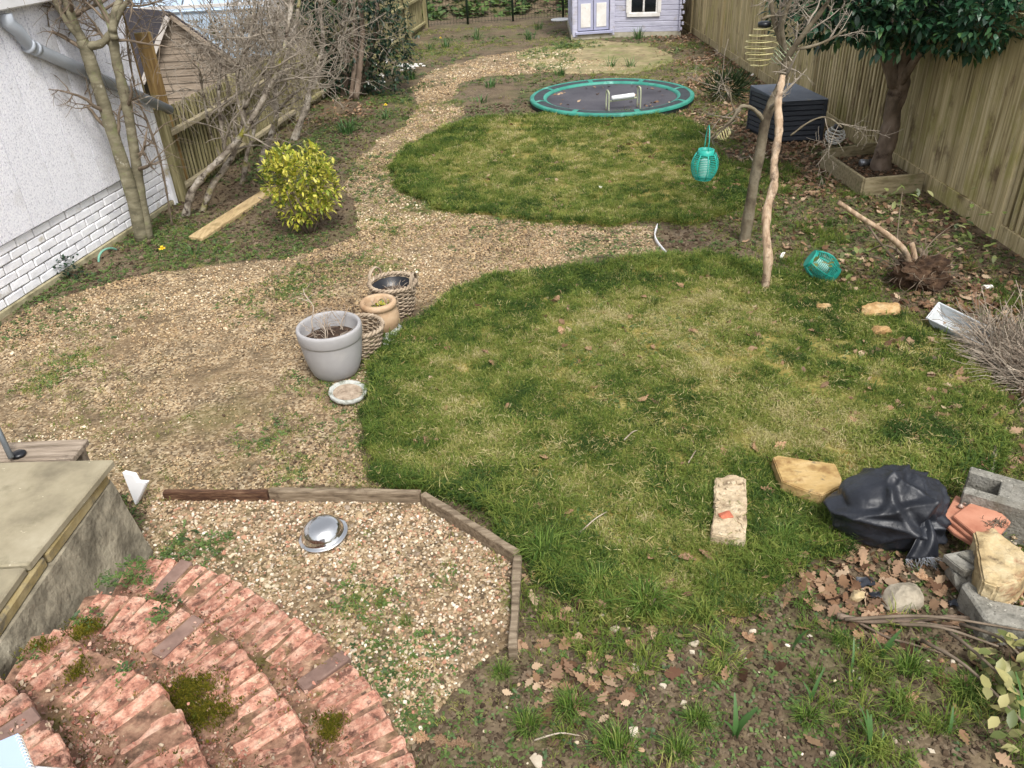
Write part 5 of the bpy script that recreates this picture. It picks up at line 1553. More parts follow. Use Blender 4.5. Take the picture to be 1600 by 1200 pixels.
for k in range(8):
    a0 = 2*math.pi*k/8+.19
    def sect(r0, r1, a, b, z0, z1, n=10):
        mb = MB()
        for i in range(n+1):
            t = a+(b-a)*i/n
            mb.v += [(cz.x+r0*math.cos(t), cz.y+r0*math.sin(t), z0), (cz.x+(r0+r1)/2*math.cos(t), cz.y+(r0+r1)/2*math.sin(t), (z0+z1)/2+.012), (cz.x+r1*math.cos(t), cz.y+r1*math.sin(t), z1)]
        mb.f = [q for i in range(n) for q in ((3*i, 3*i+1, 3*i+4, 3*i+3), (3*i+1, 3*i+2, 3*i+5, 3*i+4))]
        return mb
    part('pad', sect(TI+.03, TR_-.055, a0+.035, a0+.75, .09, .094), M_pad, tr, True)
    part('pad_strip', sect(TI+.028, TR_-.055, a0-.035, a0+.035, .0935, .098, 4), M_teal, tr, True)
x = []
for k in range(46):
    a_ = random.uniform(0, 6.283); r_ = TI*random.uniform(.72, .97) if k % 4 else TI*math.sqrt(random.random())
    x.append((cz.x+r_*math.cos(a_), cz.y+r_*math.sin(a_), .064))
x = np.array(x)
scatter('mat_leaves', x, spin(46, .4), NR.uniform(.03, .07, 46), NR.random(46), dead_src, 'dead leaves gathered round the edge of the trampoline mat')
# low metal frame with a white padded roller at its rim
M_cream = mat('pale green painted tube', [(160, 166, 136), (188, 192, 164)], 6, .45, .1, spec=.45, spots=(((130, 116, 84), 14, .66, .76),))
hp = GP(973, 178)
hf = thing('metal_hurdle', hp, 'small pale metal hurdle of two hooped legs with a white roller before the trampoline', 'hurdle')
ya = hp.y-.02
for (xa, xb, yb, yt) in ((951, 946, 181, 143), (1000, 996, 177, 137)):
    a = Vector(G(xa, yb, .0)); t = Vector(V(xa-1, yt, a.y)); bk_ = Vector((0, .12, 0))
    q = [a, Vector((a.x, a.y, t.z-.05)), Vector((a.x-.005, a.y+.015, t.z-.01)), Vector((a.x-.01, a.y+.06, t.z)), Vector((a.x-.015, a.y+.105, t.z-.01)), Vector((a.x-.02, a.y+.12, t.z-.05)), Vector((a.x-.02, a.y+.12, 0.03))]
    part('leg', MB().tube(smooth_path(q, 3), .010, 8), M_cream, hf, True)
ra = Vector(V(952, 156, ya+.06)); rb_ = Vector(V(995, 150, ya+.06))
part('crossbar', MB().tube([ra-Vector((0, 0, .02)), rb_-Vector((0, 0, .02))], .012, 8), M_cream, hf, True)
dq = (rb_-ra).normalized()
part('roller', MB().tube([ra+dq*.03+Vector((0, 0, .015)), ra+dq*.04+Vector((0, 0, .015)), rb_-dq*.04+Vector((0, 0, .015)), rb_-dq*.03+Vector((0, 0, .015))], [.022, .032, .032, .022], 12), M_upvc, hf, True)

# ------------------------------------------------------------------ storage box
M_box = mat('slate plastic', [(44, 48, 56), (56, 60, 68)], 6, .5, .1, 40, spec=.4, vary=.05)
M_lid = mat('slate plastic lid', [(72, 80, 92), (92, 98, 108)], 5, .55, .15, 30, spec=.4, spots=(((120, 116, 104), 8, .6, .75),))
ba = np.array([3.19, 9.22]); bb = np.array([3.66, 9.22]); bc = np.array([3.03, 9.86])
ud = (bb-ba)/np.linalg.norm(bb-ba); wl = .5
vd = np.array([-ud[1], ud[0]]); vd = np.array([-.22, .975])
bx = thing('storage_box', (ba[0], ba[1], 0), 'dark slate plastic garden storage box with slatted sides by the fence', 'storage box')
Q = [ba, ba+ud*wl, ba+ud*wl+vd*.68, ba+vd*.68]
cenb = np.mean(Q, 0)
part('body', MB().prism([cenb+(q-cenb)*.94 for q in Q], .0, .46), M_box, bx)
def face_slats(a, b, n):
    L_ = np.linalg.norm(b-a); d = (b-a)/L_; an = math.atan2(d[1], d[0])
    me = boxmesh('slat', (L_-.03, .022, .05), M_box, .006, 0)
    for k in range(n):
        c = (a+b)/2
        piece('slat', me, bx, (c[0], c[1], .03+.0265+k*.056), (-.16, 0, an))
face_slats(Q[0], Q[1], 8); face_slats(Q[3], Q[0], 8)
for q in Q:
    part('corner_post', MB().box((q[0], q[1], .235), (.035, .035, .47), Matrix.Rotation(math.atan2(ud[1], ud[0]), 3, 'Z')), M_box, bx, bev=.005)
part('lid', MB().prism([cenb+(q-cenb)*1.06 for q in Q], .47, .515, lambda p: .505+.025*((p[1]-cenb[1])/.4)), M_lid, bx, bev=.008)

# ------------------------------------------------------------------ corner planter of boards round the evergreen
M_plank = mat('grey planter board', [(118, 106, 80), (150, 138, 108), (166, 154, 126)], 3, .85, .3, 16, (1.5, 12, 12), vary=.07, spots=(((104, 104, 62), 4, .58, .72),))
pl = thing('planter', (3.4, 7.35, 0), 'low square timber planter round the evergreen trunk', 'planter')
A1, A2, A3, A4 = np.array([3.36, 8.27]), np.array([3.40, 7.30]), np.array([3.99, 7.36]), np.array([3.99, 8.42])
for (a, b, h) in ((A1, A2, .19), (A2, A3, .19), (A1+np.array([.03, .0]), A4, .2)):
    d = b-a; Lp = np.linalg.norm(d); c = (a+b)/2
    part('board', MB().box((c[0], c[1], h/2-.01), (Lp, .032, h), Matrix.Rotation(math.atan2(d[1], d[0]), 3, 'Z')), M_plank, pl, bev=.005)
part('soil', MB().prism([A1+np.array([.03, -.02]), A2+np.array([.03, .03]), A3+np.array([0, .03]), A4+np.array([0, -.02])], .0, .085), M_soil, pl)
x = NR.uniform(3.42, 3.97, 260); y = NR.uniform(7.36, 8.3, 260)
scatter('planter_litter', np.stack([x, y, np.full(260, .09)], -1), spin(260, .5), NR.uniform(.03, .055, 260), NR.random(260)*.6, dead_src, 'dead leaves and clods lying inside the corner planter')
xx = NR.uniform(3.42, 3.97, 500); yy = NR.uniform(7.36, 8.3, 500)
scatter('planter_soil', np.stack([xx, yy, np.full(500, .086)], -1), spin(500, .5), .009*NR.lognormal(0, .5, 500), NR.random(500), clod_src, 'dark crumbly soil inside the corner planter')
M_black = mat('black plastic', [(18, 20, 24), (34, 36, 42)], 6, .35, .1, spec=.5)
q = Vector(V(1356, 238, 7.95)); q.z = .095
sl_ = thing('solar_lamp', q, 'small black garden lamp lying in the planter beside the trunk', 'lamp')
part('body', MB().tube([q+Vector((.02, 0, .03)), q+Vector((.11, .03, .035))], [.028, .034], 10), M_black, sl_, True)
part('head', MB().tube([q+Vector((-.06, -.01, .035)), q+Vector((.02, 0, .032))], [.036, .03], 10), mat('grey metal', [(120, 124, 128), (150, 152, 156)], 6, .35, 0, metal=.6), sl_, True)

# ------------------------------------------------------------------ wire and slatted lanterns
M_wire = mat('cream wire', [(178, 168, 112), (206, 198, 150)], 6, .5, 0, spec=.4)
M_wirew = mat('white wire', [(206, 204, 196), (226, 224, 218)], 6, .5, 0, spec=.4)
M_lant = mat('turquoise plastic', [(30, 150, 134), (52, 172, 156)], 5, .4, .05, spec=.45, vary=.03)
M_candle = mat('translucent white candle', [(176, 218, 208), (204, 230, 222)], 5, .5, 0)
def spiral(mb, c, ax, R0, L_, turns, r, prof, n=26):
    ax = ax.normalized(); u = ax.orthogonal().normalized(); v = ax.cross(u)
    q = []
    for i in range(int(turns*n)+1):
        t = i/(turns*n); th = 2*math.pi*turns*t
        q.append(c+ax*(L_*(t-.5))+(u*math.cos(th)+v*math.sin(th))*R0*prof(t))
    return mb.tube(q, r, 5)
bell = lambda t: .35+.65*math.sin(math.pi*min(1, max(0, t*.92+.04)))
def wire_lantern(name, c, ax, R0, L_, turns, r, mt, label, cap=None, base=None):
    t = thing(name, c, label, 'lantern', 'wire spiral lanterns')
    part('wire_coil', spiral(MB(), c, ax, R0, L_, turns, r, bell), mt, t, True)
    a = ax.normalized()
    if cap:
        part('cap', MB().tube([c+a*(L_*.5-.01), c+a*(L_*.5+.02), c+a*(L_*.5+.03)], [cap, cap, cap*.6], 14), M_black, t, True)
    if base:
        part('base', MB().tube([c-a*(L_*.5), c-a*(L_*.5-.02)], [base, base], 14), M_black, t, True)
    return t
yt = lb.y
c = Vector(V(1190, 73, yt+.15))
wire_lantern('wire_lantern', c, Vector((0.02, 0, 1)), .125, .30, 7, .0045, M_wire, 'cream wire spiral lantern hanging highest on the fruit tree, with a black cap', .05)
c = Vector(V(1226, 82, yt+.05))
wire_lantern('wire_lantern', c, Vector((.55, -.2, .6)), .075, .2, 8, .004, mat('pale green wire', [(140, 152, 116), (170, 178, 146)], 6, .5, 0), 'small pale green wire lantern caught in the tree fork')
c = Vector(V(1130, 208, yt+.02))
wire_lantern('wire_lantern', c, Vector((1, .1, .25)), .052, .115, 6, .004, M_wire, 'short cream wire coil hanging at the end of the low branch', None)
c = Vector(V(1305, 211, 7.62+.9)); c = Vector(V(1305, 211, 8.38))
wl_ = wire_lantern('wire_lantern', c, Vector((.15, -.25, 1)), .098, .17, 6, .007, M_wirew, 'white wire spiral lantern resting behind the timber planter', .05, .06)
def slat_lantern(c, ax, label, sc=1.0, handle=True):
    """round lantern of thin horizontal rings, upright ribs, a rim, a base, a handle and a candle"""
    t = thing('slatted_lantern', c, label, 'lantern', 'turquoise slatted lanterns')
    Rm, Hh_ = .115*sc, .215*sc
    M_ = ax.normalized().to_track_quat('Z', 'Y').to_matrix()
    pr_ = lambda u: Rm*(.52+.48*math.sin(math.pi*(.12+.76*u)))
    def P_(r, th, z):
        return c+M_ @ Vector((r*math.cos(th), r*math.sin(th), z))
    for k in range(15):
        u = (k+.5)/15
        part('ring', MB().tube([P_(pr_(u), 2*math.pi*i/22, Hh_*(u-.5)) for i in range(23)], .0032*sc, 5, False), M_lant, t, True)
    for k in range(8):
        part('rib', MB().tube([P_(pr_(i/8)+.001, 2*math.pi*k/8, Hh_*(i/8-.5)) for i in range(9)], .005*sc, 5), M_lant, t, True)
    part('rim', MB().lathe([(Rm*.6, Hh_*.5-.01), (Rm*.6, Hh_*.5+.03*sc), (Rm*.52, Hh_*.5+.03*sc), (Rm*.52, Hh_*.5-.01)], 24, c, M_), M_lant, t, True)
    part('base', MB().lathe([(.001, -Hh_*.5-.012), (Rm*.66, -Hh_*.5-.012), (Rm*.66, -Hh_*.5+.012), (.001, -Hh_*.5+.012)], 24, c, M_), M_lant, t)
    part('candle', MB().lathe([(.001, -Hh_*.45), (Rm*.36, -Hh_*.45), (Rm*.36, Hh_*.2), (.001, Hh_*.2)], 16, c, M_), M_candle, t)
    if handle:
        q = [P_(Rm*.57, 0, Hh_*.5+.02), P_(Rm*.5, 0, Hh_*.5+.14*sc), P_(Rm*.15, 0, Hh_*.5+.22*sc), P_(-Rm*.15, 0, Hh_*.5+.22*sc), P_(-Rm*.5, 0, Hh_*.5+.14*sc), P_(-Rm*.57, 0, Hh_*.5+.02)]
        part('handle', MB().tube(smooth_path(q, 4), .0045*sc, 6), M_lant, t, True)
    return t
c = Vector(V(1101, 258, yt-.02))
slat_lantern(c, Vector((.03, 0, 1)), 'turquoise slatted lantern hanging from the low branch over the far lawn', .92)
c = Vector(G(1284, 416, .115))
slat_lantern(c, Vector((.75, -.25, -.5)), 'turquoise slatted lantern lying tipped over on the soil', .92, False)

# ------------------------------------------------------------------ planters and baskets by the lawn edge
M_gpot = mat('matt grey planter', [(146, 144, 144), (158, 156, 156), (166, 164, 164)], 3, .6, .06, 60, spec=.35, spots=(((176, 172, 168), 5, .62, .8),))
M_terra = mat('pale terracotta', [(150, 122, 94), (176, 148, 118), (192, 168, 140)], 5, .85, .25, 40, spots=(((150, 112, 78), 4, .6, .74), ((216, 206, 184), 9, .64, .76)))
M_wick = mat('grey weathered wicker', [(116, 100, 84), (152, 136, 116), (176, 160, 140)], 12, .85, .4, 50, vary=.12)
M_compost = mat('dark compost', [(40, 32, 26), (66, 52, 42), (92, 70, 56)], 30, .98, 1, 60, bdist=.01)
def pot(loc, r0, r1, h, mt, label, lip, soil_z, bulge=.0, prof=None):
    t = thing('flower_pot', loc, label, 'plant pot', 'pots and baskets beside the lawn')
    l = Vector(loc)
    if prof is None:
        prof = [(.001, 0), (r0*.92, 0), (r0, .012)]
        for i in range(1, 9):
            u = i/9
            prof.append((r0+(r1-r0)*(u**.75)+bulge*math.sin(math.pi*u), .012+(h-lip-.012)*u))
        prof += [(r1, h-lip), (r1+.006, h-lip+.004), (r1+.012, h-lip*.5), (r1+.010, h-.010), (r1+.002, h), (r1-.018, h), (r1-.024, h-.008), (r1-.028, h-.05)]
    prof += [(max(r0*.85, r1-.035), soil_z-.02)]
    part('pot', MB().lathe(prof, 44, l), mt, t, True)
    part('soil', MB().lathe([(.001, soil_z+.012), (r1*.5, soil_z+.006), (r1-.03, soil_z-.004)], 24, l), M_compost, t, True, fix=False)
    return t
base = G(512, 585, 0)
pt = pot((base[0]+.058, base[1]+.02, .002), .135, .198, .345, M_gpot, 'large smooth grey plastic planter holding dry bare twigs', .075, .255, .028, [(.001, 0), (.118, 0), (.134, .006), (.150, .03), (.167, .08), (.180, .14), (.189, .20), (.194, .25), (.196, .262), (.199, .264), (.202, .270), (.204, .31), (.205, .330), (.202, .342), (.195, .347), (.186, .346), (.180, .338), (.176, .32), (.172, .25)])
l = Vector((base[0]+.058, base[1]+.02, .002))
rr = random.Random(31)
for k in range(11):
    p = l+Vector((rr.gauss(0, .05), rr.gauss(.0, .05), .25))
    d = Vector((rr.gauss(0, .4), rr.gauss(0, .4), 1))
    q = wander(rr, p, d, rr.uniform(.1, .2), 5, .2)
    mb = MB().tube(q, taper(.004, .0018, 6), 4)
    twigs(mb, rr, q, taper(.004, .002, 6), 1, 6, .09, .02, rmin=.0014)
    part('dry_twig', mb, M_dry, pt, fix=False)
q = smooth_path([l+Vector((-.1, .0, .25)), l+Vector((-.105, .02, .36)), l+Vector((-.085, .05, .45)), l+Vector((-.13, .08, .52)), l+Vector((-.14, .1, .56))], 4)
mb = MB().tube(q, taper(.005, .002, len(q)), 5); twigs(mb, rr, q, taper(.005, .002, len(q)), 1, 6, .08)
part('dry_twig', mb, M_dry, pt, fix=False)

def basket(loc, r0, r1, h, label, handles=(), soil=None, liner=False, dark=False, squash=1.0, rows=15, seed=1):
    t = thing('wicker_basket', loc, label, 'basket', 'pots and baskets beside the lawn')
    l = Vector(loc); rr = random.Random(seed)
    ns = 22
    R_ = lambda z: r0+(r1-r0)*(z/h)**.8
    for k in range(rows):
        z = .012+(h-.03)*k/(rows-1)
        q = []
        for i in range(ns*4+1):
            th = 2*math.pi*i/(ns*4)
            w_ = .0065*math.cos(th*ns/2+(math.pi if k % 2 else 0))
            q.append(l+Vector(((R_(z)+w_)*math.cos(th), (R_(z)+w_)*math.sin(th)*squash, z+.003*math.sin(th*3+k)+rr.gauss(0, .0005))))
        part('weave', MB().tube(q, h/rows*.42, 5, False), M_wick, t, True)
    mb = MB()
    for i in range(ns):
        th = 2*math.pi*(i+.5)/ns
        mb.tube([l+Vector((R_(z)*math.cos(th), R_(z)*math.sin(th)*squash, z)) for z in (0, h*.5, h)], .005, 5)
    part('stake', mb, M_wick, t, True, kind='stuff')
    for o in (0, math.pi):
        q = []
        for i in range(97):
            th = 2*math.pi*i/96
            q.append(l+Vector(((r1+.010*math.cos(th*16+o))*math.cos(th), (r1+.010*math.cos(th*16+o))*math.sin(th)*squash, h+.009*math.sin(th*16+o))))
        part('rim', MB().tube(q, .0095, 6, False), M_wick, t, True)
    for th in handles:
        c = l+Vector((r1*math.cos(th), r1*math.sin(th)*squash, h)); s = Vector((-math.sin(th), math.cos(th), 0))
        for o in (-.006, .006):
            q = [c-s*.055+Vector((0, 0, -.05)), c-s*.06+Vector((0, 0, .02)), c-s*.035+Vector((0, 0, .065)), c+Vector((0, 0, .08)), c+s*.035+Vector((0, 0, .065)), c+s*.06+Vector((0, 0, .02)), c+s*.055+Vector((0, 0, -.05))]
            part('handle', MB().tube(smooth_path([p+Vector((math.cos(th), math.sin(th), 0))*o for p in q], 4), .0075, 6), M_wick, t, True)
    part('bottom', MB().lathe([(.001, .004), (r0, .004)], 20, l), M_wick, t, fix=False)
    if liner:
        part('liner', MB().lathe([(r0-.01, .01), (R_(h*.6)-.012, h*.6), (r1-.014, h-.02), (r1-.018, h-.02), (r0-.015, .02)], 28, l), M_black, t, True)
    if soil:
        part('soil', MB().lathe([(.001, soil+.01), (R_(soil)-.02, soil)], 24, l), M_compost, t, True, fix=False)
    return t
b1 = G(552, 560, 0)
basket((-1.0, 4.735, .003), .112, .163, .205, 'empty grey wicker basket between the grey planter and the terracotta pot', (), None, seed=2, rows=12)
tp_ = pot((-.893, 5.02, .003), .09, .116, .25, M_terra, 'pale terracotta pot with dead stems between the two wicker baskets', .045, .19, .028)
l = Vector((-.893, 5.02, .003))
for k in range(8):
    p = l+Vector((rr.gauss(0, .04), rr.gauss(0, .04), .19)); mb = MB().tube(wander(rr, p, Vector((rr.gauss(0, .4), rr.gauss(0, .4), 1)), rr.uniform(.05, .1), 4, .25), taper(.003, .0015, 5), 4)
    part('dry_twig', mb, M_dry, tp_, fix=False)
mb = MB()
for k in range(40):
    leaf(mb, l+Vector((.03+rr.gauss(0, .035), rr.gauss(0, .03), .20+rr.uniform(0, .02))), Vector((rr.gauss(0, 1), rr.gauss(0, 1), .6)), Vector((0, 0, 1)), .03, .016)
part('foliage', mb, M_var, tp_, True, fix=False, kind='stuff')
bs = basket((-.828, 5.35, .003), .12, .165, .235, 'grey wicker basket with hooped handles and a black liner, farthest of the pots', (2.5, -.25), .15, True, seed=3, rows=14)
l = Vector((-.828, 5.35, .003))
mb = MB()
for k in range(60):
    p = l+Vector((rr.gauss(0, .06), rr.gauss(0, .06), .155)); mb.tube(wander(rr, p, Vector((rr.gauss(0, .8), rr.gauss(0, .8), .8)), rr.uniform(.04, .1), 4, .3), taper(.002, .001, 5), 3, False)
part('dry_stem', mb, M_dry, bs, fix=False, kind='stuff')
link('white_flint', hull_mesh('white_flint', 77, (.06, .05, .04), M_petal, 12, .1, 1, .05), None, l+Vector((-.015, -.07, .185)))
tag(bpy.data.objects['white_flint'], 'white flint lying on the dead stems inside the lined basket', 'stone')
# clear plastic tray behind them
M_clear = mat('scuffed clear plastic', [(176, 182, 176), (214, 218, 212)], 9, .2, .4, 40, spec=.6, transl=.35)
ct = [G(a, b, .03) for a, b in ((575, 540), (607, 520), (600, 512), (565, 545))]
c = G(606, 532, .0)
mb = MB(); n = 9
for i in range(n):
    for j in range(5):
        u = i/(n-1); v_ = j/4
        p = Vector((c[0]-.07+.13*u*.6+.1*v_, c[1]-.14+.28*u-.03*v_, .035+.05*v_*(1-v_)*2+.012*math.sin(u*25+v_*4)))
        mb.v.append(tuple(p))
mb.f = [(i*5+j, i*5+j+1, i*5+j+6, i*5+j+5) for i in range(n-1) for j in range(4)]
ctm = mb.mesh('plastic_tray', M_clear, (c[0], c[1], .0), True)
cto = link('plastic_tray', ctm, None, (c[0], c[1], .0)); sm = cto.modifiers.new('thick', 'SOLIDIFY'); sm.thickness = .003
tag(cto, 'crumpled clear plastic tray lying against the empty wicker basket', 'tray')

# scalloped white dish
M_stonew = mat('weathered white stone', [(136, 138, 132), (176, 178, 172), (196, 198, 192)], 12, .85, .4, 60, spots=(((104, 106, 92), 12, .52, .66),))
dp = G(544, 618, .02)
dt = thing('scalloped_dish', (dp[0], dp[1], .0), 'round scalloped white dish of earth lying beside the grey planter', 'dish')
mb = MB(); n = 64
T_ = Matrix.Rotation(.10, 3, 'Y') @ Matrix.Rotation(.06, 3, 'X')
prof = [(.08, .0), (.106, .003), (.114, .018), (.115, .034), (.109, .037), (.096, .033), (.088, .02)]
for r, z in prof:
    for k in range(n):
        th = 2*math.pi*k/n
        s_ = 1+(.04*abs(math.sin(th*7))-.02)*(r > .1)
        p = T_ @ Vector((r*s_*math.cos(th), r*s_*math.sin(th), z))
        mb.v.append((dp[0]+p.x, dp[1]+p.y, .022+p.z))
for i in range(len(prof)-1):
    for k in range(n):
        mb.f.append((i*n+k, i*n+(k+1) % n, (i+1)*n+(k+1) % n, (i+1)*n+k))
part('rim', mb, M_stonew, dt, True)
part('earth', MB().lathe([(.001, .024), (.05, .026), (.092, .023)], 24, (dp[0], dp[1], .022), T_), mat('dry pale earth', [(120, 104, 88), (154, 138, 120), (172, 156, 138)], 26, .95, .8, 60), dt, True, fix=False)
part('bottom', MB().lathe([(.001, .002), (.075, .002)], 24, (dp[0], dp[1], .022), T_), M_stonew, dt, fix=False)

# steel bowl upside down
M_steel, nts, bs_ = newmat('polished steel')
bs_.inputs['Base Color'].default_value = (.72, .72, .72, 1); bs_.inputs['Metallic'].default_value = 1; bs_.inputs['Roughness'].default_value = .13
nzz = N(nts, 'ShaderNodeTexNoise'); nzz.inputs['Scale'].default_value = 7
bpp = N(nts, 'ShaderNodeBump'); bpp.inputs['Strength'].default_value = .12; bpp.inputs['Distance'].default_value = .01
nts.links.new(nzz.outputs[0], bpp.inputs['Height']); nts.links.new(bpp.outputs[0], bs_.inputs['Normal'])
bp_ = G(506, 838, .012)
T_ = Matrix.Rotation(-.10, 3, 'Y') @ Matrix.Rotation(.05, 3, 'X')
prof = [(.118, .0), (.121, .004), (.118, .008), (.106, .010), (.101, .014), (.097, .03), (.088, .05), (.072, .066), (.05, .075), (.03, .078), (.001, .079)]
single('steel_bowl', MB().lathe(prof, 56, (bp_[0], bp_[1]+.0, .022), T_), M_steel, (bp_[0], bp_[1], .0), 'shiny steel bowl upside down on the small gravel bed', 'bowl', smooth=True)

# ------------------------------------------------------------------ rubble by the black sack
M_sand = mat('yellow sandstone', [(148, 120, 74), (176, 148, 98), (190, 164, 118)], 5, .9, .6, 34, (1, 3, 3), spots=(((136, 106, 66), 7, .54, .66), ((120, 108, 84), 16, .6, .7)), bdist=.006)
M_rubble = mat('mortared rubble', [(140, 122, 98), (182, 164, 136), (204, 190, 164)], 11, .95, .9, 26, spots=(((196, 108, 84), 4.2, .62, .66), ((110, 92, 72), 18, .58, .68)), bdist=.014)
M_block = mat('grey concrete block', [(98, 96, 88), (130, 127, 118), (150, 147, 138)], 20, .95, .9, 70, spots=(((88, 82, 68), 5, .54, .68), ((76, 74, 66), 60, .6, .66), ((176, 172, 160), 45, .62, .68)), bdist=.008)
M_tile = mat('orange clay tile', [(158, 102, 80), (178, 124, 100), (190, 138, 114)], 6, .85, .2, 50, vary=.04)
M_buff = mat('buff broken stone', [(140, 120, 86), (178, 158, 120), (196, 180, 146)], 8, .9, .9, 26, spots=(((140, 98, 70), 5, .56, .66), ((104, 90, 70), 11, .56, .66)), bdist=.014)
def plate(name, px, z0, z1, mt, label, cat, group=None, tilt=None, bev=.008, rough_=0.0, seed=1):
    P = [G(a, b, z1)[:2] for a, b in px]
    c = np.mean(P, 0)
    rr = random.Random(seed)
    mb = MB().prism(P, z0, z1, tilt)
    me = mb.mesh(name, mt, (c[0], c[1], z0))
    bm = bmesh.new(); bm.from_mesh(me)
    bmesh.ops.recalc_face_normals(bm, faces=bm.faces)
    bmesh.ops.dissolve_limit(bm, angle_limit=.02, verts=bm.verts, edges=bm.edges)
    bmesh.ops.bevel(bm, geom=list(bm.edges), offset=bev, segments=2, affect='EDGES', clamp_overlap=True)
    if rough_:
        bmesh.ops.triangulate(bm, faces=bm.faces)
        for k in range(4):
            es = [e for e in bm.edges if e.calc_length() > .022]
            if es:
                bmesh.ops.subdivide_edges(bm, edges=es, cuts=1)
                bmesh.ops.triangulate(bm, faces=bm.faces)
        bm.normal_update()
        for v in bm.verts:
            q = v.co*14+Vector((seed, 0, 0))
            v.co += v.normal*rough_*(mn.noise(q)+.6*mn.noise(q*2.3)+.3*mn.noise(q*5))
    bm.to_mesh(me); bm.free()
    o = link(name, me, None, (c[0], c[1], z0))
    return tag(o, label, cat, group)
GRP = 'stones and blocks dumped round the sack'
plate('sandstone_slab', [(1207, 714), (1216, 711), (1258, 718), (1305, 724), (1316, 748), (1312, 760), (1284, 774), (1252, 764), (1222, 752)], .02, .10, M_sand, 'flat yellow sandstone slab beside the black sack', 'stone', GRP, bev=.005, rough_=.0022, seed=2)
plate('rubble_block', [(1117, 746), (1150, 741), (1166, 745), (1167, 790), (1166, 842), (1140, 840), (1111, 834), (1117, 790)], .0, .085, M_rubble, 'rough mortared rubble block with an orange brick chip in the grass', 'block', GRP, bev=.005, rough_=.0085, seed=3)
rbk = bpy.data.objects['rubble_block']
rr = random.Random(52)
link('brick_chip', hull_mesh('brick_chip', 53, (.07, .06, .02), mat('orange brick chip', [(168, 92, 70), (192, 116, 90)], 20, .9, .6, 60), 14, .1, 1, .05), rbk, Vector(G(1134, 805, .085))-rbk.location+Vector((0, 0, .003)))
ag = bmesh.new()
for k in range(46):
    d = rr.uniform(.012, .034)
    hm = hull_mesh('aggregate_chip', 600+k, (d*1.4, d, d*.7), M_rubble, 9, .1, 0, 0, .3)
    px_, py_ = rr.uniform(1118, 1164), rr.uniform(750, 838)
    hm.transform(Matrix.Translation(Vector(G(px_, py_, .085))-rbk.location) @ Matrix.Rotation(rr.uniform(0, 6), 4, 'Z'))
    ag.from_mesh(hm); bpy.data.meshes.remove(hm)
agm = bpy.data.meshes.new('aggregate'); ag.to_mesh(agm); ag.free(); agm.materials.append(M_rubble)
link('aggregate', agm, rbk)['kind'] = 'stuff'
# black sack
M_sack = mat('black polythene', [(22, 24, 30), (36, 39, 46), (50, 53, 60)], 2.5, .44, .6, 9, spec=.45, bdist=.025, spots=(((70, 66, 58), 5, .62, .76),))
sc_ = Vector(G(1395, 838, .0))
SFOLD = [(Vector(n_).normalized(), c_, a_, w_, Vector(k_).normalized()) for n_, c_, a_, w_, k_ in (
    ((.75, .1, -.55), -.30, .15, .09, (-.1, -.3, 1)), ((.85, .3, .2), .18, .14, .08, (.3, -.2, .9)), ((-.2, .3, .9), .42, .12, .10, (-.6, -.7, .3)),
    ((.2, .2, .95), .10, .10, .09, (-.4, -.9, .1)), ((.6, -.4, .6), .55, .12, .07, (.5, -.5, .6)), ((.95, .0, -.2), .62, .09, .06, (.8, 0, .5)), ((-.7, .2, .6), .62, .08, .08, (-.8, -.3, .5)))]
bm = bmesh.new(); bmesh.ops.create_icosphere(bm, subdivisions=6, radius=1)
for v in bm.verts:
    q = v.co.normalized()
    s1 = 1+.13*mn.noise(q*1.2+Vector((3, 1, 2)))+.03*mn.noise(q*3.1)
    wv = Vector((.10*mn.noise(q*2.1), .10*mn.noise(q*2.1+Vector((9, 0, 0))), .10*mn.noise(q*2.1+Vector((0, 9, 0)))))
    qq = q+wv
    for nv_, c_, amp_, w_, mk in SFOLD:
        d_ = qq.dot(nv_)-c_
        msk = max(0.0, min(1.0, (qq.dot(mk)+.25)*1.6))
        s1 += amp_*msk*(math.exp(-abs(d_)/w_)-.55*math.exp(-((d_-1.6*w_)/w_)**2))
    s1 += .018*max(0, q.x-.25)*mn.noise(Vector((q.x*16, q.y*5, q.z*7)))*6+.006*mn.noise(q*11)
    dent = math.exp(-((q.x-.22)**2/.03+(q.z-.35)**2/.02))*(.20 if q.y < .2 else 0)
    s1 -= dent
    v.co = Vector((q.x*.272*s1, q.y*.19*s1, max(-.10, q.z*.19*s1)))
    if q.x > .2:
        v.co.y += (q.x-.2)*.11
        v.co.z *= 1-.3*(q.x-.2)
me = bpy.data.meshes.new('sack'); bm.to_mesh(me); bm.free(); me.materials.append(M_sack)
me.polygons.foreach_set('use_smooth', [True]*len(me.polygons))
sk = thing('black_sack', sc_, 'crumpled full black plastic sack slumped among the stones', 'sack', GRP)
link('bag', me, sk, (.0, .05, .105))
def sheetpatch(name, f, nu, nv, mt, root, th=.003):
    mb = MB()
    for i in range(nu):
        for j in range(nv):
            mb.v.append(tuple(f(i/(nu-1), j/(nv-1))))
    mb.f = [(i*nv+j, i*nv+j+1, (i+1)*nv+j+1, (i+1)*nv+j) for i in range(nu-1) for j in range(nv-1)]
    o = part(name, mb, mt, root, True)
    s_ = o.modifiers.new('thick', 'SOLIDIFY'); s_.thickness = th
    return o
fa, fb_ = Vector(G(1442, 792, .19)), Vector(G(1408, 866, .05)); fc = Vector(G(1462, 862, .05))
def flap(u, v):
    b = fb_.lerp(fc, v); p = fa.lerp(b, u)
    p = p+Vector((0, -.05, .02))*math.sin(math.pi*u)*(.4+.6*v)+Vector((.0, -.012, .012))*math.sin(v*9+u*3)*u
    return p+Vector((0, -.035*u, 0))
sheetpatch('torn_flap', flap, 16, 14, M_sack, sk)
rr = random.Random(41); mb = MB()
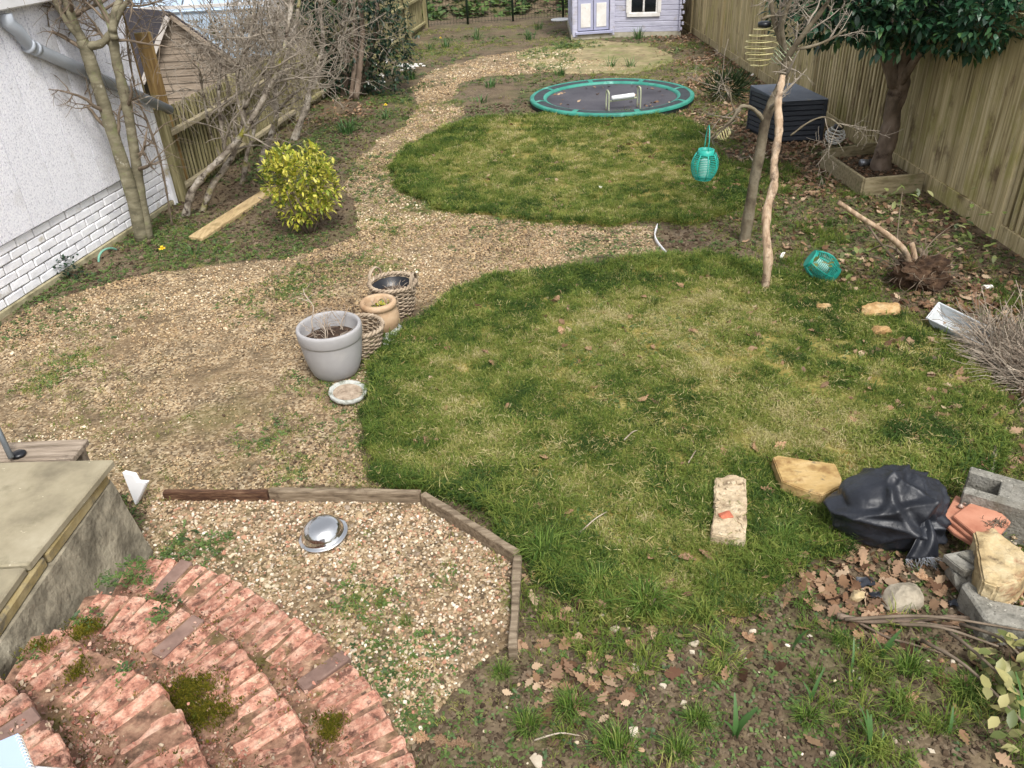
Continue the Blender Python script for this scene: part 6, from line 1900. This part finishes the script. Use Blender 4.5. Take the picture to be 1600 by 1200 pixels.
for k in range(46):
    p = flap(.98, rr.random())
    mb.tube(wander(rr, p, Vector((rr.gauss(.1, .4), -.5, -.5)), rr.uniform(.02, .07), 4, .3), taper(.0012, .0006, 5), 3, False)
part('frayed_thread', mb, mat('frayed grey thread', [(96, 100, 108), (150, 154, 160)], 8, .5, 0), sk, fix=False, kind='stuff')
q = Vector(G(1420, 804, .21))
tag(link('flint', hull_mesh('flint', 78, (.05, .045, .035), M_stonew, 12, .1, 1, .06), None, q), 'pale flint caught in the hollow of the black sack', 'stone', GRP)

# hollow concrete block and friends
def obox(c, d, rz, tilt=(0, 0)):
    return Matrix.Rotation(rz, 3, 'Z') @ Matrix.Rotation(tilt[0], 3, 'X') @ Matrix.Rotation(tilt[1], 3, 'Y')
hc = Vector(G(1572, 790, .12)); hc.z = 0
hbk = thing('hollow_block', hc, 'grey hollow concrete block with an open end behind the clay tiles', 'block', GRP)
M3 = Matrix.Rotation(-.62, 3, 'Z')
def hb_box(x, y, z, dx, dy, dz):
    p = M3 @ Vector((x, y, z)); return MB().box(hc+p, (dx, dy, dz), M3)
part('wall', hb_box(.02, .085, .105, .40, .05, .20), M_block, hbk, bev=.006)
part('wall', hb_box(.02, -.085, .105, .40, .05, .20), M_block, hbk, bev=.006)
part('web', hb_box(-.02, 0, .105, .05, .122, .197), M_block, hbk, bev=.004)
part('top', hb_box(.09, 0, .185, .26, .125, .034), M_block, hbk, bev=.004)
plate('mortar_lump', [(1508, 770), (1519, 761), (1540, 770), (1538, 782), (1515, 784)], .02, .12, M_block, 'pale chip of concrete propped against the hollow block', 'block', GRP, bev=.008, rough_=.003, seed=4)
# two stacked groups of clay tiles
tl = [(1464, 806), (1493, 773), (1520, 784), (1545, 800), (1552, 812), (1518, 852)]
zt = .145
plate('clay_tile', [(1464, 806), (1480, 806), (1522, 835), (1520, 850), (1490, 832)], zt-.052, zt-.034, M_tile, 'lowest orange clay tile showing one corner by the sack', 'tile', GRP, bev=.003)
plate('clay_tile', [(1475, 806), (1494, 773), (1512, 783), (1536, 803), (1524, 846)], zt-.032, zt-.014, M_tile, 'middle orange clay tile carrying snail shells', 'tile', GRP, bev=.003)
plate('clay_tile', [(1489, 806), (1516, 786), (1549, 792), (1560, 800), (1566, 802), (1580, 815), (1562, 836), (1530, 840)], zt-.012, zt+.008, M_tile, 'topmost broad orange clay tile with dry moss on it', 'tile', GRP, bev=.003)
tag(link('support_stone', hull_mesh('support_stone', 79, (.2, .16, .09), M_block, 16, .1, 1, .04), None, Vector(G(1520, 838, .0))+Vector((0, .06, .045))), 'dark stone under the orange clay tiles', 'stone', GRP)
M_shell = mat('banded snail shell', [(110, 84, 72), (190, 166, 150)], 60, .4, 0, spec=.5)
for k, (px, py) in enumerate(((1501, 791), (1508, 785))):
    q = Vector(G(px, py, zt-.002))
    single('snail_shell', MB().lathe([(.001, -.010), (.009, -.007), (.0125, 0), (.009, .007), (.004, .011), (.001, .013)], 14, q), M_shell, q, ('lower' if k == 0 else 'upper')+' of two brown snail shells on the middle clay tile', 'snail shell', 'snail shells on the clay tile', smooth=True)
mb = MB(); rr = random.Random(44)
for k in range(60):
    q = Vector(G(rr.gauss(1556, 9), rr.gauss(818, 4), zt+.01))
    mb.tube(wander(rr, q, Vector((rr.gauss(0, 1), rr.gauss(0, 1), .5)), .025, 3, .4), [.002, .0016, .0014, .001], 3, False)
single('dry_moss', mb, M_twigd, Vector(G(1556, 818, zt+.008)), 'tuft of dry brown moss on the topmost clay tile', 'moss')
plate('concrete_slab', [(1474, 866), (1500, 861), (1530, 855), (1535, 885), (1508, 893), (1490, 880)], .10, .135, M_block, 'thin broken grey slab resting before the clay tiles', 'slab', GRP, bev=.004, rough_=.0012, seed=6)
plate('concrete_slab', [(1497, 864), (1528, 858), (1534, 880), (1520, 878)], .137, .150, M_block, 'small flat flake lying on the broken grey slab', 'slab', GRP, bev=.003)
tag(link('support_stone', hull_mesh('support_stone', 80, (.16, .14, .105), M_block, 16, .1, 1, .04), None, Vector(G(1510, 880, .12))+Vector((.01, .0, -.07))), 'dark stone propping up the thin grey slab', 'stone', GRP)
plate('buff_stone', [(1523, 831), (1556, 823), (1566, 836), (1600, 862), (1622, 880), (1600, 906), (1560, 916), (1536, 908), (1530, 870)], .06, .20, M_buff, 'big buff broken building stone above the lowest concrete block', 'stone', GRP, bev=.008, rough_=.010, seed=7)
cbk = Vector(G(1560, 950, .10)); cbk.z = 0
blk = thing('concrete_block', cbk, 'grey concrete block half sunk in gravel beside the long thin branch', 'block', GRP)
P1 = [(1500, 928), (1510, 906), (1545, 938), (1600, 950), (1640, 955), (1640, 1000), (1520, 990)]
mb = MB().prism([G(a, b, .12)[:2] for a, b in ((1502, 912), (1514, 905), (1548, 935), (1620, 950), (1630, 985), (1540, 968))], -.02, .12)
part('body', mb, M_block, blk, bev=.01)
# patch of spilled aggregate by the blocks
x = np.array([G(a, b, .03)[:2] for a, b in zip(NR.normal(1585, 26, 700), NR.normal(905, 30, 700))])
scatter('spilled_aggregate', np.stack([x[:, 0], x[:, 1], NR.uniform(.0, .05, 700)], -1), spin(700, .4), .0075*NR.lognormal(0, .4, 700), NR.random(700), bedpeb_src, 'spilled pale aggregate around the concrete blocks')
tag(link('grey_rock', hull_mesh('grey_rock', 81, (.21, .13, .11), mat('speckled grey rock', [(128, 120, 104), (160, 150, 132), (178, 168, 150)], 14, .9, .5, 40), 18, .1, 2, .035), None, Vector(G(1412, 948, .0))+Vector((0, .02, .035)), (0, .1, .2)), 'speckled grey rock lying in dead leaves below the sack', 'stone', GRP)
tag(link('buff_pebble', hull_mesh('buff_pebble', 82, (.075, .06, .05), M_buff, 14, .1, 2, .04), None, Vector(G(1341, 942, .0))+Vector((0, .01, .02))), 'small buff stone among dead leaves beside the grey rock', 'stone', GRP)
tag(link('yellow_stone', hull_mesh('yellow_stone', 83, (.1, .07, .05), M_sand, 14, .1, 2, .04), None, Vector(G(1256, 842, .0))+Vector((0, .01, .02))), 'small yellow stone in the grass between rubble block and sack', 'stone', GRP)
M_ochre = mat('ochre sandstone lump', [(138, 104, 64), (174, 142, 98), (192, 168, 128)], 10, .9, .9, 26, spots=(((130, 96, 60), 9, .58, .7),), bdist=.014)
for k, (px, py, d, lab) in enumerate((((1378), 487, (.32, .15, .10), 'long ochre sandstone lump in the grass below the root ball'), (1380, 520, (.13, .11, .08), 'small round ochre stone in front of the long ochre lump'), (1290, 478, (.11, .07, .04), 'flat ochre stone nearly buried in the lawn'))):
    p = GP(px, py+6)
    tag(link('ochre_stone', hull_mesh('ochre_stone', 90+k, d, M_ochre, 26, .16, 3, .13, .3), None, p+Vector((0, .03, d[2]*.22)), (0, 0, -.12)), lab, 'stone', 'ochre stones on the lawn edge')
# black plastic scraps
for k, (px, py, s_, lab) in enumerate(((1352, 915, .05, 'scrap of black polythene in dead leaves below the sack'), (1366, 936, .03, 'small black scrap beside the grey rock'), (1490, 948, .035, 'black scrap beside the concrete block'))):
    p = GP(px, py); mb = MB(); rr = random.Random(50+k)
    for i in range(6):
        for j in range(6):
            mb.v.append((p.x+(i/5-.5)*s_*1.4, p.y+(j/5-.5)*s_, .014+.018*rr.random()))
    mb.f = [(i*6+j, i*6+j+1, (i+1)*6+j+1, (i+1)*6+j) for i in range(5) for j in range(5)]
    single('plastic_scrap', mb, M_sack, p, lab, 'plastic scrap', 'black plastic scraps', smooth=True)

# ------------------------------------------------------------------ white tub, scraps, boards
M_tub = mat('translucent white plastic', [(214, 218, 220), (228, 231, 233)], 5, .4, .05, spec=.4, transl=.25)
tt = [G(1468, 474, .13), G(1553, 516, .10), G(1535, 538, .05), G(1449, 497, .07)]
tub = thing('plastic_tub', GP(1500, 515), 'long translucent white plastic tub lying tilted beside the dry shrub', 'tub')
tp4 = [Vector(p) for p in tt]
cc = sum(tp4, Vector())/4
nrm = (tp4[1]-tp4[0]).cross(tp4[3]-tp4[0]).normalized()
nrm = nrm if nrm.z < 0 else -nrm
bot = [cc+(p-cc)*.86+nrm*.085 for p in tp4]
inn = [cc+(p-cc)*.96+nrm*.002 for p in tp4]; inb = [cc+(p-cc)*.83+nrm*.08 for p in tp4]
mb = MB()
mb.add(tp4+bot+inn+inb, [(i, (i+1) % 4, 4+(i+1) % 4, 4+i) for i in range(4)]+[(7, 6, 5, 4)]+[(8+i, 12+i, 12+(i+1) % 4, 8+(i+1) % 4) for i in range(4)]+[(12, 13, 14, 15)]+[(i, 8+i, 8+(i+1) % 4, (i+1) % 4) for i in range(4)])
part('tub', mb, M_tub, tub, bev=.004)
mb = MB(); rim = [cc+(p-cc)*1.03 for p in tp4]
part('rim', mb.tube(rim+[rim[0]], .007, 6, False), M_tub, tub, True)
WS = [((1545, 452), (.1, .06, .035), 'crumpled white paper lump between the root ball and the tub'), ((1222, 401), (.1, .05, .03), 'white scrap lying in dead leaves behind the pale stake'), ((939, 294), (.075, .045, .03), 'white scrap lying on the middle of the far lawn'), ((674, 606), (.04, .02, .012), 'tiny white scrap on the near lawn beside the dish'), ((1177, 118), (.13, .06, .03), 'white scrap in dead leaves at the fence foot')]
for k, ((px, py), d, lab) in enumerate(WS):
    p = GP(px, py)
    tag(link('white_scrap', hull_mesh('white_scrap', 120+k, d, M_petal, 14, .1, 2, .14), None, p+Vector((0, 0, d[2]*.4)), (0, 0, k)), lab, 'litter', 'white scraps')
pp = [G(a, b, .035)[:2] for a, b in ((294, 369), (316, 372), (426, 299), (418, 291))]
c = np.mean(pp, 0)
single('plank', MB().prism(pp, -.002, .035), mat('pale sawn plank', [(150, 128, 92), (180, 156, 116), (194, 172, 134)], 3, .85, .3, 16, (12, 2, 12), spots=(((128, 112, 74), 5, .58, .72),)), (c[0], c[1], 0), 'long pale timber plank laid on the soil before the variegated shrub', 'plank', bev=.005)
# curved white plastic edging strip
es = smooth_path([Vector(G(a, b, 0)) for a, b in ((1026, 362), (1022, 374), (1027, 384), (1040, 397))], 5)
mb = MB()
for i, p in enumerate(es):
    h = .075-.05*i/(len(es)-1)
    mb.v += [(p.x, p.y, -.002), (p.x, p.y, h)]
mb.f = [(2*i, 2*i+2, 2*i+3, 2*i+1) for i in range(len(es)-1)]
me = mb.mesh('edging_strip', M_upvc, es[0], True)
o = link('edging_strip', me, None, es[0]); s_ = o.modifiers.new('thick', 'SOLIDIFY'); s_.thickness = .006
tag(o, 'short curved white plastic edging strip where the gravel meets the soil', 'edging strip')
# teal hose loop at the garage foot
hq = [Vector(onv(a, b, W0+WN*.12, WD)) for a, b in ((155, 412), (155, 400), (162, 391), (175, 388), (188, 393), (194, 400))]
hq[0].z = .0; hq[-1].z = .0
single('hose_loop', MB().tube(smooth_path(hq, 5), .010, 8), mat('faded green hose', [(96, 150, 130), (128, 176, 156)], 6, .5, 0), hq[0], 'loop of faded green hose arching from the weeds at the garage foot', 'hose', smooth=True)
sp_ = GP(106, 432)
mb = MB(); rr = random.Random(61)
for i in range(130):
    p = sp_+Vector((rr.gauss(0, .07), rr.gauss(0, .07), rr.uniform(0, .16)))
    leaf(mb, p, Vector((rr.gauss(0, 1), rr.gauss(0, 1), .4)), Vector((0, 0, 1)), .04, .022)
t = thing('dark_weed', sp_, 'dark bushy weed growing against the painted brick wall', 'plant')
part('foliage', mb, M_holly, t, True, fix=False, kind='stuff')

# weathered bench board, pole and dark foot behind the landing
M_benchw = mat('weathered bench timber', [(108, 96, 82), (146, 132, 116), (168, 154, 138)], 3, .85, .5, 14, (1.2, 14, 14), spots=(((84, 72, 62), 6, .58, .7),))
bt_ = .30
P = [G(a, b, bt_)[:2] for a, b in ((138, 685), (108, 722))]
y_far, y_near = P[0][1], P[1][1]
bn = thing('bench', (-2.5, 3.3, 0), 'low weathered timber bench standing behind the concrete landing', 'bench')
x1b = P[0][0]
part('seat_board', MB().prism([(x1b, y_far), (x1b-.01, y_far-.17), (x1b-.9, y_far-.15), (x1b-.9, y_far+.01)], bt_-.035, bt_), M_benchw, bn, bev=.005)
part('seat_board', MB().prism([(x1b-.012, y_far-.18), (x1b-.02, y_far-.33), (x1b-.9, y_far-.31), (x1b-.9, y_far-.16)], bt_-.035, bt_), M_benchw, bn, bev=.005)
for dx in (-.06, -.84):
    for dy in (-.03, -.29):
        part('leg', MB().box((x1b+dx, y_far+dy, (bt_-.035)/2), (.06, .05, bt_-.035)), M_benchw, bn, bev=.004)
M_alu = mat('brushed grey metal', [(110, 116, 120), (146, 152, 156)], 8, .4, .1, metal=.5)
fp = Vector(G(30, 712, bt_)); 
pa_ = Vector(G(18, 716, bt_+.02)); pb_ = Vector(V(-14, 648, pa_.y+.12))
pol = thing('metal_pole', fp, 'grey metal pole with a round black foot standing on the weathered bench', 'pole')
part('tube', MB().tube([pa_, pb_, pb_+(pb_-pa_)*1.2], .014, 10), M_alu, pol, True)
part('foot', MB().lathe([(.001, .0), (.034, .0), (.036, .012), (.026, .02), (.001, .022)], 20, (fp.x, fp.y, bt_+.001)), M_black, pol, True)
# white plastic piece leaning at the landing corner
wz = [(190, 738), (208, 742), (214, 753), (229, 754), (211, 790)]
w0 = Vector(G(211, 792, .008))
wpts = []
for a, b in wz:
    wpts.append(Vector(V(a, b, w0.y+.0+.03*(792-b)/50)))
mb = MB(); off = Vector((.012, .02, 0))
n_ = len(wpts)
mb.add(wpts+[p+off for p in wpts], [tuple(range(n_)), tuple(range(2*n_-1, n_-1, -1))]+[(i, (i+1) % n_, n_+(i+1) % n_, n_+i) for i in range(n_)])
single('plastic_piece', mb, M_upvc, w0, 'broken piece of white plastic leaning at the landing corner', 'plastic piece', bev=.003)
# white dish beside the playhouse
p = GP(876, 32)
single('white_board', MB().lathe([(.001, .0), (.22, .0), (.235, .02), (.22, .035), (.001, .04)], 28, p), M_upvc, p, 'round white plastic lid lying on the ground behind the playhouse', 'lid', smooth=True)

# ------------------------------------------------------------------ white ledge and spiral notebook close to the camera
lz = 1.35
e0 = G(52, 1194, lz); e1_ = G(118, 1200, lz)
lg_ = thing('window_ledge', (e0[0], e0[1], 0), 'white painted window ledge corner under the spiral notebook', 'ledge')
dl = (e1_-e0)[:2]; dl = dl/np.linalg.norm(dl); nl = np.array([dl[1], -dl[0]])
def lq(a, b):
    return e0[:2]+dl*a+nl*b
part('sill', MB().prism([lq(-.4, 0), lq(.6, 0), lq(.6, .25), lq(-.4, .25)], lz-.035, lz), M_upvc, lg_, bev=.004)
part('wall', MB().prism([lq(-.4, .05), lq(.6, .05), lq(.6, .24), lq(-.4, .24)], -.02, lz-.035), M_wbrick, lg_)
nz0 = lz+.002
na = G(28, 1145, nz0+.012)[:2]; nb2 = G(50, 1200, nz0+.012)[:2]; nc = G(0, 1157, nz0+.012)[:2]
dv = (nb2-na)/np.linalg.norm(nb2-na); du = (nc-na)/np.linalg.norm(nc-na)
M_paper = mat('pale blue paper', [(158, 176, 208), (168, 186, 216)], 3, .6, 0, spec=.3)
nbk = thing('notebook', (na[0], na[1], nz0), 'pale blue spiral notebook lying on the white ledge', 'notebook')
def nq(a, b):
    return na+du*a+dv*b
part('pages', MB().prism([nq(0.0, 0), nq(.21, 0), nq(.21, .148), nq(0.0, .148)], nz0, nz0+.009), mat('white pages', [(226, 226, 226), (234, 234, 234)], 60, .7, 0), nbk)
part('cover', MB().prism([nq(.0, 0), nq(.211, -.001), nq(.211, .149), nq(.0, .149)], nz0+.0095, nz0+.011), M_paper, nbk)
for k in range(17):
    c = nq(.002, .007+k*.0084)
    q = []
    for i in range(13):
        th = 2*math.pi*i/12
        p = c+du*(.0045*math.cos(th))
        q.append((p[0], p[1], nz0+.006+.0078*math.sin(th)))
    part('coil', MB().tube(q, .0011, 5, False), M_wirew, nbk, True)

# ------------------------------------------------------------------ single dead leaves one can pick out, twigs, white stones
M_oakl = [mat('dry oak leaf', [(104, 78, 58), (146, 114, 86), (176, 148, 118)], 14, .75, .2, 40, vary=.4, transl=.12), mat('tan dead leaf', [(150, 116, 78), (186, 152, 110), (204, 174, 136)], 10, .75, .2, 40, vary=.1, transl=.12)]
oak_me = []
for k in range(8):
    v, f = oak_leaf(540+k, None)
    oak_me.append(srcmesh(v, f, M_oakl[0], 'oak_leaf'))
LEAF = [(1005, 627), (929, 607), (945, 628), (1326, 592), (1288, 604), (1270, 520), (1310, 500), (700, 640), (790, 640), (850, 716), (888, 803), (840, 795), (792, 790), (668, 690), (758, 552), (770, 570), (962, 535), (1130, 708), (1180, 702), (1218, 700), (878, 520), (985, 497), (1005, 466), (1085, 520), (1020, 545), (870, 470), (878, 505), (920, 548), (1000, 560), (1170, 528), (1062, 448), (1008, 440), (1390, 708), (1430, 690), (1475, 650), (1540, 640), (1388, 640), (1360, 610), (1330, 660), (1290, 676), (1480, 700), (1500, 620),
        (905, 1000), (925, 1030), (960, 1045), (985, 1010), (975, 1050), (930, 1075), (950, 1100), (1150, 972), (1195, 965), (1170, 1000), (1425, 1092), (1265, 945), (1290, 980), (1255, 985), (1230, 940), (1290, 935), (1395, 910), (1440, 905), (1470, 930), (1380, 905), (1340, 995), (1375, 1000), (660, 1155), (690, 1160), (720, 1165), (880, 965), (870, 945), (1018, 875), (1073, 875), (1165, 895), (1195, 905), (1105, 870), (1245, 775), (1200, 770), (1215, 800), (1190, 835), (1445, 1010), (1540, 1050)]
MARK = [('grey planter', 515, 590), ('rubble block', 1140, 800), ('black sack', 1390, 840), ('yellow sandstone slab', 1262, 750), ('pale stake', 1195, 449), ('long ochre lump', 1378, 490), ('white tub', 1500, 510), ('grey rock', 1412, 948), ('timber edging corner', 805, 865),
        ('hollow block', 1560, 770), ('big arching tuft', 852, 868), ('brick steps', 640, 1150), ('thick rim tuft', 1010, 950), ('star-shaped tuft', 1125, 1015), ('cut leafy branch', 1585, 1065), ('scalloped dish', 544, 618), ('terracotta pot', 590, 500), ('curved edging strip', 1032, 390)]
MARK = [(n_, G(a, b)) for n_, a, b in MARK]
ORD = ['first', 'second', 'third', 'fourth', 'fifth', 'sixth', 'seventh', 'eighth', 'ninth', 'tenth', 'eleventh', 'twelfth', 'thirteenth', 'fourteenth', 'fifteenth', 'sixteenth']
def by_mark(pts):
    """which landmark each point lies by, and its order out from that landmark"""
    near = [min(range(len(MARK)), key=lambda i: (MARK[i][1][0]-p.x)**2+(MARK[i][1][1]-p.y)**2) for p in pts]
    res = []
    for k, p in enumerate(pts):
        dk = lambda q: (MARK[near[k]][1][0]-q.x)**2+(MARK[near[k]][1][1]-q.y)**2
        res.append((ORD[sum(1 for j, q in enumerate(pts) if near[j] == near[k] and dk(q) < dk(p))], MARK[near[k]][0]))
    return res
pts_ = [GP(a, b) for a, b in LEAF]
for k, (p, (o_, n_)) in enumerate(zip(pts_, by_mark(pts_))):
    s_ = random.uniform(.055, .085)
    onl = bool(inside(RA, np.array([p.x]), np.array([p.y]))[0])
    lab = 'dry brown oak leaf on the %s, %s out from the %s' % ('grass' if onl else 'soil', o_, n_)
    o = link('oak_leaf', oak_me[k % 8], None, p+Vector((0, 0, .012 if onl else .008)), (random.gauss(0, .3), random.gauss(0, .3), random.uniform(0, 6.28)), (s_, s_, s_))
    tag(o, lab, 'dead leaf', 'oak leaves lying singly on grass and soil')
M_flint = mat('pale flint', [(170, 156, 134), (204, 194, 176)], 14, .8, .3, 60, vary=.12)
WSN = [(960, 984, .05), (993, 1046, .05), (1036, 1072, .03), (1085, 1005, .05), (1082, 1020, .03), (942, 963, .04), (990, 1145, .05), (1176, 987, .03), (1042, 1050, .022), (840, 1190, .06), (1300, 1180, .03), (1455, 1175, .03), (905, 975, .025), (1068, 1100, .03)]
pts_ = [GP(a, b) for a, b, d in WSN]
for k, (p, (o_, n_), (px, py, d)) in enumerate(zip(pts_, by_mark(pts_), WSN)):
    o = link('white_stone', hull_mesh('white_stone', 150+k, (d*1.0, d*.75, d*.5), M_flint, 14, .12, 1, .05), None, p+Vector((0, 0, d*.12)), (0, 0, k*1.3))
    tag(o, 'small pale flint on the soil, %s out from the %s' % (o_, n_), 'stone', 'pale flints on the front soil')
TW = [((975, 692), (996, 678), 'short pale dead stem on the middle of the near lawn'), ((1075, 728), (1087, 710), 'thin pale twig on the near lawn behind the rubble block'), ((1548, 742), (1552, 702), 'thick grey stick standing in soil behind the hollow block'), ((835, 1162), (905, 1156), 'thin brown twig on the soil at the front'), ((905, 838), (948, 806), 'dry grass stalk lying on the front of the near lawn')]
for k, (a, b, lab) in enumerate(TW):
    p0, p1 = GP(*a)+Vector((0, 0, .02)), GP(*b)+Vector((0, 0, .025))
    q = smooth_path([p0, p0.lerp(p1, .5)+Vector((.01, .01, .012)), p1], 4)
    single('dead_twig', MB().tube(q, taper(.012 if k == 2 else .0035, .009 if k == 2 else .0022, len(q)), 7), M_dry if k != 2 else M_lich, p0, lab, 'twig', 'dead twigs', smooth=True)
